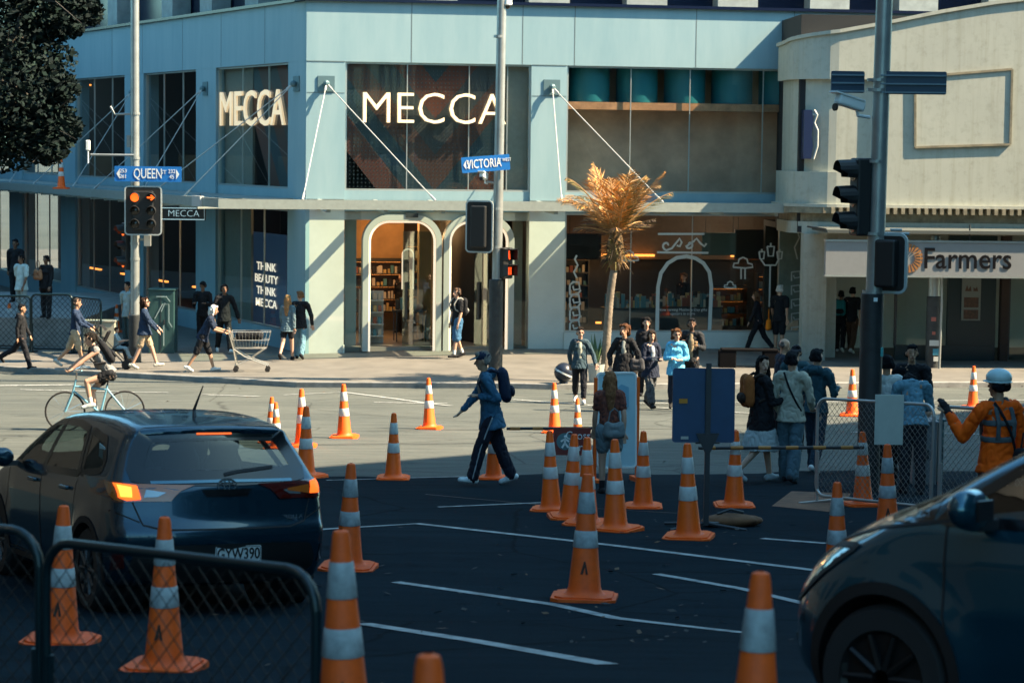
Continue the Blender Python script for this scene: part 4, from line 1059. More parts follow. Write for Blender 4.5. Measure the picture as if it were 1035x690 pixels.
def cctv(label, p, rz, L=.42, r=.085):
    t = thing('security_camera', label, 'camera', p, rz)
    b = MB(); b.box((0, 0, 0), (r*1.7, L, r*1.7), ch=.03, rx=R_(-14)); b.build('camera_body', m_white, t)
    b = MB(); b.box((0, -.04, r*1.0), (r*2.0, L*1.1, .018), rx=R_(-14)); b.build('sun_shield', m_white, t)
    b = MB(); b.lathe([(r*.6, 0), (r*.55, .03)], 12, (0, -L/2-.03, -.06), 'Y'); b.build('lens', m_black, t)
    b = MB(); b.tube([(0, L*.25, -.05), (0, L*.3, -.16), (0, L*.75, -.18)], .022, 6); b.build('mount', m_white, t); return t
cctv('small white security camera under the VICTORIA sign', atY(489, 178, pC.y-.15), R_(-20), .30, .075)
t = thing('dome_camera', 'small dome camera high on the middle pole', 'camera', atY(513, 5, pC.y)); b = MB(); b.lathe([(.10, .12), (.11, 0), (.09, -.02)], 14); b.tube([(-.2, 0, .08), (0, 0, .1)], .02, 6); b.build('housing', m_white, t); b = MB(); b.lathe([(.085, -.02), (.06, -.08), (.01, -.1)], 14); b.build('dome', m_lens, t)
# right big pole
tR, pR = pole('signal_pole', 'thick near signal pole with black sleeve and the back of street signs, on the right', 877, 497, .112, 9, zat(879, 297, gp(877, 497)).z-gp(877, 497).z, .148, lean=.010)
dR = (pR-Vector((0, 0, CAMZ))).dot(_F)
b = MB()
for y in (81, 91, 163, 236, 295): ring(b, zat(884, y, pR).z-pR.z, .122, .02)
zz = zat(880, 236, pR).z-pR.z; b.tube([(.03, 0, zz), (.45, -.02, zz)], .022, 6); b.tube([(.2, -.05, zz+.05), (.35, -.05, zz+.05)], .02, 6)
b.tube([(-.05, 0, zz), (-.15, 0, zz+.05)], .03, 6)
b.build('bracket', m_galv, tR)
b = MB(); b.box((.02, -.15, zat(880, 302, pR).z-pR.z), (.05, .004, .05)); b.build('sticker', m_white, tR)
b = MB(); b.box((.125, -.08, zat(880, 355, pR).z-pR.z), (.04, .05, .12), ch=.01); b.build('push_button', mat('teal_button', (.05, .35, .35), .4), tR)
name_blade('dark back of a street sign, left one on the thick near pole', '', atY(857, 83, pR.y-.1), R_(6), .43, .275, back=True)
name_blade('dark back of a street sign, longer right one on the thick near pole', '', atY(923, 84, pR.y-.12), R_(-4), .84, .29, back=True)
cctv('white security camera on the thick near pole under the sign backs', atY(859, 104, pR.y-.1), R_(-62), .42, .082)
signal('black signal seen from the side on the thick near pole, facing left', atY(863, 199, pR.y), R_(-75), 3, (), False, h=1.08, w=.34, visor=.24)
signal('black signal seen from behind right of the thick near pole', atY(899, 266, pR.y-.05), R_(150), 2, (), True, h=.66, w=.34)
# second pole with stickers
tS, pS = pole('lamp_pole', 'thinner grey pole with stickered black sleeve behind the crowd on the right', 943, 396, .15, 3.3, zat(943, 300, gd(943, 60.6)).z-gd(943, 60.6).z, .185, d=60.6)
m_st = [mat('sticker_red', (.35, .10, .07), .6), mat('sticker_white', (.5, .52, .5), .6), mat('sticker_blue', (.05, .25, .35), .6)]
b = MB()
for k, (dx, y, w, h) in enumerate(((-.03, 322, .12, .1), (.0, 346, .24, .14), (.06, 355, .18, .16), (-.02, 336, .08, .08), (.05, 362, .12, .12))): b.m(k % 3).box((dx, -.189, zat(943, y, pS).z-pS.z), (w, .006, h), R_(dx*60))
b.build('sticker', m_st, tS)
t = thing('conduit_pipe', 'thin pale conduit pipe running up beside the stickered pole', 'pipe', gd(950, 60.3)); b = MB(); b.tube([(0, 0, 0), (.02, 0, 1.6), (0, 0, 2.6)], .03, 8); b.build('pipe', m_galv, t)

# ------------------------------------------------------------------ cabinets, screen board, sign stands
def cabinet(label, px0, px1, y0, y1, m, dpt=.45, rz=0.0, deco=False, d=None):
    p = gp((px0+px1)/2, y1) if d is None else gd((px0+px1)/2, d); dd = (p-Vector((0, 0, CAMZ))).dot(_F)
    w = (px1-px0)*dd/FPX; h = at((px0+px1)/2, y0, dd).z-p.z
    t = thing('utility_cabinet', label, 'cabinet', p, rz)
    b = MB(); b.box((0, dpt/2, h/2), (w, dpt, h), ch=.015); b.build('cabinet_body', m, t)
    b = MB(); b.box((0, dpt/2, h+.012), (w+.05, dpt+.05, .03), ch=.008); b.build('lid', m, t)
    b = MB(); b.box((-w*.02, -.004, h/2), (.012, .012, h*.92)); b.box((w*.12, -.012, h*.5), (.03, .03, .12)); b.build('door_seam', m_frame, t)
    if deco:
        b = MB()
        for st in ([(-.25*w, h*.55), (.05*w, h*.78), (.3*w, h*.78), (.3*w, h*.5), (.42*w, h*.42)], [(.0*w, h*.66), (.15*w, h*.8)], [(.1*w, h*.12), (.1*w, h*.45)], [(-.2*w, h*.9), (.2*w, h*.9), (.35*w, h*.82)]):
            for q in loop_strip(st, .025): b.prism(q, (0, -.012, 0), (1, 0, 0), UP, (0, -1, 0), .006)
        b.build('graphic', mat('pale_graphic', (.30, .40, .40), .6), t)
    return t
cabinet('dark green cabinet with white line graphics beside the left signal pole', 150, 176, 293, 357, mat('green_cabinet', (.025, .075, .075), .5), .7, deco=True)
cabinet('low pale cabinet behind the stroller man near the left signal pole', 84, 116, 325, 358, mat('pale_cabinet', (.36, .35, .28), .6, noise=.1), .5)
cabinet('grey cabinet behind the mesh fence on the right, under the denim jacket', 922, 946, 427, 490, mat('grey_cabinet', (.16, .17, .18), .5, noise=.2), .5)
cabinet('narrow dark teal cabinet right of the grey cabinet behind the fence', 946.5, 953, 425, 488, mat('teal_cabinet', (.05, .12, .13), .5), .5)
# stacked dark bench blocks
for px, y0, y1, w, lab in ((757, 356, 372, 22, 'low dark timber bench with a slatted top, behind the woman in the black coat'),):
    p = gp(px, 371); t = thing('street_bench', lab, 'bench', p)
    b = MB()
    for k in range(4): b.box((0, -.18+k*.13, .44), (1.4, .11, .05), ch=.01)
    b.build('seat', mat('bench_timber', (.005, .005, .006), .9, spec=.1), t)
    for x in (-.55, .55): b = MB(); b.box((x, 0, .21), (.42, .45, .42), ch=.02); b.build('leg', mat('bench_timber', (.005, .005, .006), .9), t)
# blue sign seen from behind on a stand
p = gp(713, 534); dd = (p-Vector((0, 0, CAMZ))).dot(_F); S = FPX/dd
t = thing('roadworks_sign', 'dark blue back of a roadworks sign on a weighted stand', 'sign', p, R_(3))
zb, zt_ = at(713, 446, dd).z-p.z, at(713, 371, dd).z-p.z
m_sback = mat('sign_back_blue', (.012, .05, .12), .5, noise=.1)
b = MB(); b.prism(rounded(63/S, zt_-zb, .03, 3), (-4/S, 0, (zt_+zb)/2), (1, 0, 0), (0, .04, 1), (0, 1, 0), .02); b.build('board', m_sback, t)
b = MB(); b.box((-25/S, -.02, zb+(zt_-zb)*.56), (.09, .006, .05)); b.build('sticker', mat('amber_sticker', (.55, .22, .02), .5), t)
b = MB(); b.box((-23/S, -.02, zb+.05), (.08, .004, .03)); b.build('small_print', m_alu, t)
b = MB(); b.box((0, -.03, (zt_+.1)/2), (.055, .045, zt_+.02)); b.prism([(-.12, .12), (.12, .12), (.03, -.08), (-.03, -.08)], (0, -.06, zb-.02), (1, 0, 0), UP, (0, 1, 0), .05); b.tube([(-.13, -.04, zb+.0), (.13, -.04, zb+.0)], .012, 6); b.build('post', m_frame, t)
for ang in (35, 145, 215, 325): b = MB(); b.tube([(0, 0, .06), (.5*math.cos(R_(ang)), .4*math.sin(R_(ang)), .02)], .02, 6); b.build('leg', m_frame, t)
t = thing('sand_bag', 'brown sand bag weighing down the roadworks sign stand', 'sandbag', gp(738, 532), .2)
b = MB(); b.ball((0, 0, .07), .26, 14, (1.2, .75, .28)); b.ball((.22, .03, .06), .16, 10, (1, .8, .34)); b.ball((-.2, -.02, .06), .15, 10, (1, .8, .34)); b.build('bag', mat('brown_canvas', (.14, .06, .025), .9, noise=.3), t, smooth=True)
b = MB(); b.tube([(-.15, 0, .14), (0, 0, .19), (.15, .02, .15)], .018, 6); b.build('strap', m_frame, t)
# light blue A-frame board
p = gp(622, 487); dd = (p-Vector((0, 0, CAMZ))).dot(_F); S = FPX/dd
t = thing('pedestrian_board', 'light blue pedestrian board in an orange frame behind the girl in the floral top', 'sign board', p, R_(14))
H = at(617, 376, dd).z-p.z; w = 40/S
m_lb = mat('light_blue_board', (.34, .58, .66), .5, col2=(.52, .70, .74), nscale=2.0)
b = MB(); b.prism(rounded(w, H*.86, .05, 4), (0, -.02, H*.57), (1, 0, 0), (0, .05, 1), (0, 1, 0), .025); bd = b.build('board', m_lb, t)
b = MB()
for q in loop_strip(rounded(w, H*.86, .05, 4), .025, True): b.prism(q, (0, -.03, H*.57), (1, 0, 0), (0, .05, 1), (0, 1, 0), .04)
b.build('white_rim', m_white, bd)
for x in (-w/2-.03, w/2+.03): b = MB(); b.box((x, .0, H*.48), (.04, .04, H*.96)); b.box((x, .0, .03), (.07, .45, .06)); b.build('frame_leg', m_or, t)
b = MB(); b.prism([(-w*.35, .1), (w*.1, .32), (w*.3, .28), (w*.3, .02), (-w*.2, -.02)], (0, -.035, H*.68), (1, 0, 0), (0, .05, 1), (0, -1, 0), .004); b.build('printed_arrow', mat('board_print', (.20, .42, .55), .5), bd)
# maroon sign: cross here
p = gp(578, 486); dd = (p-Vector((0, 0, CAMZ))).dot(_F); S = FPX/dd
t = thing('crossing_sign', 'maroon sign with a walking figure reading Cross here hung on the striped pole', 'sign', at(578, 446, dd-.05))
w, h = 38/S, 28/S
b = MB(); b.prism(rounded(w, h, .015, 3), (0, 0, 0), (1, 0, 0), UP, (0, 1, 0), .02); b.build('board', mat('maroon', (.20, .03, .024), .5), t)
b = MB(); b.lathe([(.115, -.004), (.001, -.005)], 20, (-w/2+.16, 0, -.0), 'Y', cap=False); dsk = b.build('symbol_disc', mat('disc_teal', (.10, .20, .22), .5), t)
b = MB(); c = (-w/2+.16, -.008, 0)
for st in ([(0, .03), (.0, -.02), (-.04, -.085)], [(0, -.02), (.045, -.08)], [(-.055, .0), (0, .035), (.055, .0)]):
    for q in loop_strip(st, .026): b.prism(q, c, (1, 0, 0), UP, (0, -1, 0), .004)
b.ball((c[0]+.005, -.01, .065), .022, 8, (1, .3, 1)); b.build('walking_figure', m_white, dsk)
text('lettering', 'Cross\nhere', .155, (w/2-.17, -.004, 0), (1, 0, 0), UP, m_white, t, .006, font_scale=(.9, 1))
def striped_bar(label, a, c, r=.022, n=9):
    t = thing('striped_pole', label, 'barrier pole', a); v = c-a
    b = MB(); b.tube([(0, 0, 0), v], r, 10); b.build('bar', m_black, t)
    b = MB()
    for k in range(n): b.tube([v*((k+.15)/n), v*((k+.6)/n)], r+.003, 10)
    b.build('yellow_stripe', mat('stripe_amber', (.40, .15, .02), .5), t)
dq = dd
striped_bar('black and amber striped pole through the cone tips, left of the light blue board', at(512, 433, dq), at(604, 432.5, dq), .02, 4)
p2 = gp(742, 514); d2 = (p2-Vector((0, 0, CAMZ))).dot(_F)
striped_bar('black and amber striped pole from the roadworks sign to the mesh fence', at(706, 452.5, d2), at(873, 452, d2+.3), .02, 6)

# ------------------------------------------------------------------ chain-link barriers
def barrier(name, label, a, c, H, m_tube, m_wire, pitch=.055, wr=.0022, r=.02, feet=True, rc=.14, tilt=0.0):
    """tubular frame with rounded corners between ground points a and c"""
    v = c-a; L = Vector((v.x, v.y, 0)).length; rz = math.atan2(v.y, v.x); sl = v.z/L
    t = thing(name, label, 'barrier', a, rz)
    def P(x, z): return Vector((x, 0, z + sl*x))
    zl = .10; pts = [P(x+L/2, z+(H+zl)/2) for x, z in rounded(L, H-zl, rc, 5)]
    b = MB(); b.tube(pts+[pts[0]], r, 8, cap=False); b.build('tube_frame', m_tube, t, smooth=True)
    if feet:
        for x in (0.02, L-.02):
            b = MB(); b.tube([P(x, H*.5), P(x, 0.0)], r*.9, 8); b.build('leg', m_tube, t)
            b = MB(); b.box(P(x, .02), (.06, .55, .035), ch=.008); b.build('foot', m_tube, t)
    b = MB(); m = .03; x0, x1, z0, z1 = m, L-m, zl+m, H-m
    step = pitch*1.4142; k = -(z1-z0)
    nseg = 1
    c0 = x0-(z1-z0)
    while c0 < x1:
        for sg in (0, 1):
            xa, xb = c0, c0+(z1-z0); za, zb_ = z0, z1
            if xa < x0: za = z0+(x0-xa); xa = x0
            if xb > x1: zb_ = z1-(xb-x1); xb = x1
            if zb_-za > .03:
                if sg == 0: A, B = P(xa, za), P(xb, zb_)
                else: A, B = P(x0+x1-xa, za), P(x0+x1-xb, zb_)
                b.tube([A, B], wr, 3, cap=False)
        c0 += step
    b.build('wire_mesh', m_wire, t)
    return t
m_fr = mat('barrier_steel', (.42, .43, .42), .4, .6); m_wr = mat('mesh_wire', (.30, .31, .30), .5, .5)
m_fb = mat('barrier_teal_black', (.006, .022, .028), .3, .3); m_wb = mat('dark_wire', (.012, .014, .015), .5)
barrier('mesh_barrier', 'chain link fence panel in a pale steel frame with a blank white panel', gd(828, 29.2), gd(946, 27.6), 1.28, m_fr, m_wr, .06, .0032)
barrier('mesh_barrier', 'chain link fence panel in a pale steel frame left of the road worker', gd(953, 27.2), gd(1068, 25.8), 1.28, m_fr, m_wr, .06, .0032)
barrier('mesh_barrier', 'near dark mesh barrier in front of the hatchback and two cones', gd(46, 9.3), gd(321, 8.35), .89, m_fb, m_wb, .058, .0024, .019)
barrier('mesh_barrier', 'near dark mesh barrier cut by the left edge of the view', gd(-170, 9.9), gd(39, 9.35), .92, m_fb, m_wb, .058, .0024, .019)
barrier('mesh_barrier', 'shaded mesh fence panel on the pavement, between the far left cone and the pale cabinet', gd(32, 64.5), gd(73, 64.2), 1.55, m_fb, m_wb, .11, .007, .03)
barrier('mesh_barrier', 'shaded mesh fence panel on the pavement behind the stroller man', gd(74, 64.2), gd(102, 63.0), 1.5, m_fb, m_wb, .11, .007, .03)
barrier('mesh_barrier', 'shaded mesh fence panel at the left edge behind the crowd', gd(-40, 65), gd(31, 64.5), 1.5, m_fb, m_wb, .11, .007, .03)
# white panel hung on the right fence
q0 = gd(898, 28.0); t = thing('notice_panel', 'blank pale panel hung on the mesh fence on the right', 'panel', at(898.5, 424, 28.05), -.6*0)
b = MB(); b.box((0, 0, 0), (29*28/FPX, .015, 51*28/FPX), R_(-32)*0, ch=.004); b.build('sheet', mat('pale_sheet', (.50, .52, .46), .7, noise=.06), t)
b = MB()
for x in (-.14, .14): b.tube([(x, 0, .28), (x, .02, .33)], .006, 5)
b.build('cable_tie', m_frame, t)

# ------------------------------------------------------------------ palm
m_frond = [mat('frond_orange', (.62, .27, .05), .6, noise=.3), mat('frond_tan', (.40, .24, .10), .7, noise=.35), mat('frond_olive', (.15, .125, .03), .7, noise=.35), mat('frond_dark', (.05, .03, .018), .8)]
m_trunk = mat('palm_trunk', (.20, .16, .12), .9, noise=.4, nscale=5, bump=.6, bscale=18)
pp = gp(610.5, 386); dpm = (pp-Vector((0, 0, CAMZ))).dot(_F)
palm = thing('palm_tree', 'palm with orange and tan upright fronds on the pavement by the kerb', 'palm tree', pp)
zc = at(616, 270, dpm).z-pp.z
b = MB(); pts = []; rad = []
for i in range(61):
    f = i/60; pts.append((.22*f*f+.02*math.sin(5*f), 0, zc*f)); rad.append((.10-.02*f)*(1+.12*(i % 2)))
b.tube(pts, rad, 12); b.build('trunk', m_trunk, palm, smooth=True)
b = MB(); b.lathe([(.11, zc-.05), (.17, zc+.15), (.20, zc+.45), (.13, zc+.85), (.08, zc+1.0)], 12, (.22, 0, 0)); b.build('crownshaft', mat('crownshaft', (.16, .09, .03), .7, noise=.4), palm, smooth=True)
rng = random.Random(12); top = Vector((.22, 0, zc+.75))
for k in range(40):
    b = MB(); az = k*2.399; up = rng.uniform(.70, 1.25) if k > 9 else rng.uniform(1.05, 1.4); L = rng.uniform(1.6, 2.2) if k > 9 else rng.uniform(1.6, 2.1)
    if k > 34: up = rng.uniform(.25, .5); L = rng.uniform(.9, 1.3)
    d0 = Vector((math.cos(az)*math.cos(up), math.sin(az)*math.cos(up), math.sin(up))); droop = rng.uniform(.2, .7)
    P = []; n = 12
    for i in range(n+1):
        f = i/n; P.append(top + d0*(L*f) - UP*(droop*L*.45*f*f*f))
    b.m(1).tube(P, [.028*(1-.8*i/n) for i in range(n+1)], 5)
    sidev = d0.cross(UP).normalized() if abs(d0.z) < .98 else Vector((1, 0, 0))
    tone = rng.choice((0, 0, 0, 1, 1, 2)) if up > .6 else rng.choice((1, 2, 3, 3))
    for i in range(2, n*3, 1):
        f = i/(n*3); j = min(n-1, int(f*n)); p = P[j].lerp(P[j+1], f*n-j); tdir = (P[j+1]-P[j]).normalized()
        for sg in (-1, 1):
            ll = .60*math.sin(math.pi*min(1, f*.8+.18))*rng.uniform(.7, 1.1)
            dirv = (sidev*sg*.62 + tdir*.75 + Vector((rng.uniform(-.15, .15), rng.uniform(-.15, .15), rng.uniform(-.25, .1)))).normalized()
            e = p + dirv*ll - UP*.08; wv = tdir.cross(dirv).cross(dirv).normalized()*.011; md = p.lerp(e, .4)
            b.m(tone if rng.random() < .8 else rng.choice((0, 1, 2))).add([p, md+wv, e, md-wv], [(0, 1, 2, 3)])
    b.build('frond', m_frond, palm)
b = MB(); rng = random.Random(5)
for i in range(160):
    a = rng.uniform(0, 6.28); p = Vector((.22+.14*math.cos(a), .14*math.sin(a), zc+rng.uniform(.1, .6)))
    e = p + Vector((math.cos(a)*rng.uniform(.05, .35), math.sin(a)*rng.uniform(.05, .35), rng.uniform(-.30, .15)))
    b.m(rng.choice((1, 3, 3, 2))).tube([p, p.lerp(e, .5)+Vector((0, 0, .04)), e], [.014, .01, .003], 3, cap=False)
tag(b.build('dry_fibre', m_frond, palm), kind='stuff')
# ------------------------------------------------------------------ street trees at the left
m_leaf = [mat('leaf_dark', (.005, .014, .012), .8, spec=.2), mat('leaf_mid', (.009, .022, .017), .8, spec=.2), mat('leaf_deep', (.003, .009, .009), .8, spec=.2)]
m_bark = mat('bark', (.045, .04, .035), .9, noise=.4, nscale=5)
def tree(label, base, clumps, seed, nper, trunk, leaf=.145):
    t = thing('street_tree', label, 'tree', base)
    rng = random.Random(seed); b = MB(); pts = [Vector(q) for q in trunk]; n = len(pts)
    b.tube(pts, [.24-.12*i/(n-1) for i in range(n)], 10)
    for (c, r) in clumps:
        c = Vector(c); a = pts[-1].lerp(pts[max(0, n-2)], rng.random()); m = a.lerp(c, .5)+Vector((rng.uniform(-.3, .3), rng.uniform(-.3, .3), .2)); b.tube([a, m, c], [.09, .06, .025], 6)
        for q in range(3):
            e = c + Vector((rng.gauss(0, 1), rng.gauss(0, 1), rng.gauss(0, .7)))*r*.6; b.tube([m.lerp(c, .6), c.lerp(e, .5), e], [.03, .02, .006], 4)
    b.build('trunk', m_bark, t)
    b = MB()
    for (c, r) in clumps:
        c = Vector(c)
        for q in range(nper):
            v = Vector((rng.gauss(0, 1), rng.gauss(0, 1), rng.gauss(0, 1))).normalized()*r*rng.uniform(.25, 1.08)**.7
            v.z *= .8; p = c+v; s = leaf*rng.uniform(.45, 1.35)
            x = Vector((rng.gauss(0, 1), rng.gauss(0, 1), rng.gauss(0, .6))).normalized(); y = x.orthogonal().normalized(); y = (y*math.cos(q)+x.cross(y)*math.sin(q))
            b.m(rng.choice((0, 0, 1, 2, 2))).add([p-x*s*.5, p+y*s*.28, p+x*s*.5, p-y*s*.28], [(0, 1, 2, 3)])
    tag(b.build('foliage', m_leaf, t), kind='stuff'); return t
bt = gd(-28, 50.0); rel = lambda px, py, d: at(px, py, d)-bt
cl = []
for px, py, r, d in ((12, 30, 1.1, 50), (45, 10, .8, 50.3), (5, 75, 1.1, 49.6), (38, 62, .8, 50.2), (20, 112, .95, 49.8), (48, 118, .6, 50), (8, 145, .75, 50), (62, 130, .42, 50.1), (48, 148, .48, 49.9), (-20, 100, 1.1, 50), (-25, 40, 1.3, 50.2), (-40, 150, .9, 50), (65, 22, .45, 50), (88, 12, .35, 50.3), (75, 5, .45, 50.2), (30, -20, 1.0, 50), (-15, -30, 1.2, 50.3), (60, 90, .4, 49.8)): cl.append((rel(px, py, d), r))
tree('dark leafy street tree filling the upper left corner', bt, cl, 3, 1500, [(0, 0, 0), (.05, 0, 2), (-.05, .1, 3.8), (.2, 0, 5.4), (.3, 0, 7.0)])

# litter on the road
rng = random.Random(21); b = MB()
for i in range(200):
    px, py = rng.uniform(-20, 1050), rng.choice((rng.uniform(480, 700), rng.uniform(400, 480), rng.uniform(388, 400)))
    if rng.random() < .5: px = rng.choice((430, 700, 640, 560))+rng.gauss(0, 40); py = rng.choice((590, 640, 535, 620))+rng.gauss(0, 12)
    p = gp(px, min(py, 720)); s_ = rng.uniform(.015, .05); a = rng.uniform(0, 6.28); u = Vector((math.cos(a), math.sin(a), rng.uniform(-.1, .3)))*s_; w_ = Vector((-math.sin(a), math.cos(a), rng.uniform(-.1, .4)))*s_*.55
    q = p+UP*.022; b.m(rng.choice((0, 1, 1))).add([q-u, q+w_, q+u, q-w_], [(0, 1, 2, 3)])
tag(b.build('leaf_litter', [mat('litter_brown', (.10, .055, .025), .8), mat('litter_dark', (.02, .02, .018), .8), mat('litter_pale', (.16, .15, .13), .8)]), kind='stuff')
# ================================================================== PEOPLE
from mathutils import noise as mnoise
_tmpc = 0
def remesh(vs, fs, vox, sm=3, wr=0.0):
    me = bpy.data.meshes.new('tmp'); me.from_pydata(vs, [], fs); o = bpy.data.objects.new('tmp', me); COL.objects.link(o)
    r = o.modifiers.new('r', 'REMESH'); r.mode = 'VOXEL'; r.voxel_size = vox
    if sm: s = o.modifiers.new('s', 'SMOOTH'); s.iterations = sm; s.factor = .5
    dg = bpy.context.evaluated_depsgraph_get(); out = bpy.data.meshes.new_from_object(o.evaluated_get(dg))
    bpy.data.objects.remove(o); bpy.data.meshes.remove(me)
    if wr:
        n = len(out.vertices); nor = [v.normal.copy() for v in out.vertices]
        for v, q in zip(out.vertices, nor):
            c = v.co; a = abs(mnoise.noise(Vector((c.x*14+5, c.y*14, c.z*9)))); v.co = c + q*(wr*.8*mnoise.noise(Vector((c.x*7, c.y*7, c.z*5))) + wr*.7*mnoise.noise(Vector((c.x*20, c.y*20, c.z*12))) - wr*1.1*max(0, .22-a)/.22 + wr*.3)
    out.polygons.foreach_set('use_smooth', [True]*len(out.polygons)); out.materials.clear()
    return out
class Blob:
    def __init__(s): s.v = []; s.f = []
    def cap(s, p0, p1, r0, r1, flat=1.0, fax=None, n=12):
        p0, p1 = Vector(p0), Vector(p1); ax = p1-p0
        ax = ax.normalized() if ax.length > 1e-6 else Vector((0, 0, 1))
        a = ax.orthogonal().normalized(); b = ax.cross(a); o = len(s.v); m = 4; rings = 0
        for half, p, r in ((0, p0, r0), (1, p1, r1)):
            for i in range(m+1):
                t = (math.pi/2)*(i/m) if half else (math.pi/2)*(i/m-1)
                ct, st = max(math.cos(t), .02), math.sin(t)
                for k in range(n):
                    w = 2*math.pi*k/n; d = (a*math.cos(w)+b*math.sin(w))*ct + ax*st
                    if fax is not None: d = d - fax*(d.dot(fax)*(1-flat))
                    s.v.append(p+d*r)
                rings += 1
        s.f += [(o+i*n+k, o+i*n+(k+1) % n, o+(i+1)*n+(k+1) % n, o+(i+1)*n+k) for i in range(rings-1) for k in range(n)]
        s.f += [tuple(o+k for k in range(n-1, -1, -1)), tuple(o+(rings-1)*n+k for k in range(n))]
        return s
    def ell(s, c, rx, ry, rz, M3=None, n=14):
        c = Vector(c); o = len(s.v); m = 9
        for i in range(m+1):
            a = math.pi*(.02+.96*i/m)
            for k in range(n):
                w = 2*math.pi*k/n; d = Vector((rx*math.sin(a)*math.cos(w), ry*math.sin(a)*math.sin(w), rz*math.cos(a)))
                s.v.append(c + (M3 @ d if M3 else d))
        s.f += [(o+i*n+k, o+(i+1)*n+k, o+(i+1)*n+(k+1) % n, o+i*n+(k+1) % n) for i in range(m) for k in range(n)]
        s.f += [tuple(o+k for k in range(n)), tuple(o+m*n+k for k in range(n-1, -1, -1))]
        return s
    def loft(s, rings, n=18):                 # rings: (centre, rx, ry, M3)
        o = len(s.v)
        for c, rx, ry, M3 in rings:
            for k in range(n):
                w = 2*math.pi*k/n; s.v.append(Vector(c) + M3 @ Vector((rx*math.cos(w), ry*math.sin(w), 0)))
        m = len(rings)
        s.f += [(o+i*n+k, o+i*n+(k+1) % n, o+(i+1)*n+(k+1) % n, o+(i+1)*n+k) for i in range(m-1) for k in range(n)]
        s.f += [tuple(o+k for k in range(n-1, -1, -1)), tuple(o+(m-1)*n+k for k in range(n))]
        return s
    def mesh(s, vox, sm=3, wr=0.0): return remesh([tuple(v) for v in s.v], s.f, vox, sm, wr)
SKIN = {'light': (.50, .30, .21), 'mid': (.38, .21, .13), 'dark': (.17, .09, .055), 'tan': (.44, .25, .16)}
def cloth(c, c2=None, ns=7):
    key = 'cloth_%02x%02x%02x%s' % (int(c[0]*255), int(c[1]*255), int(c[2]*255), '_p%d' % int(1000*sum(c2)) if c2 else '')
    return mat(key, c, .85, noise=.18, nscale=ns, bump=.25, bscale=45, spec=.25) if not c2 else mat(key, c, .85, col2=c2, nscale=ns*4, bump=.2, bscale=45, spec=.25)
def hairm(c): return mat('hair_%d_%d_%d' % tuple(int(x*255) for x in c), c, .8, noise=.45, nscale=30, bump=.8, bscale=60, stretch=(3, 3, .6), spec=.12)
m_eye = dif('eye_dark', (.015, .01, .008)); m_lip = dif('lip', (.30, .10, .08)); m_brow = dif('brow', (.05, .03, .02))
BLK = (.010, .011, .014)
def Rz(a): return Matrix.Rotation(a, 3, 'Z')
def Rx(a): return Matrix.Rotation(a, 3, 'X')
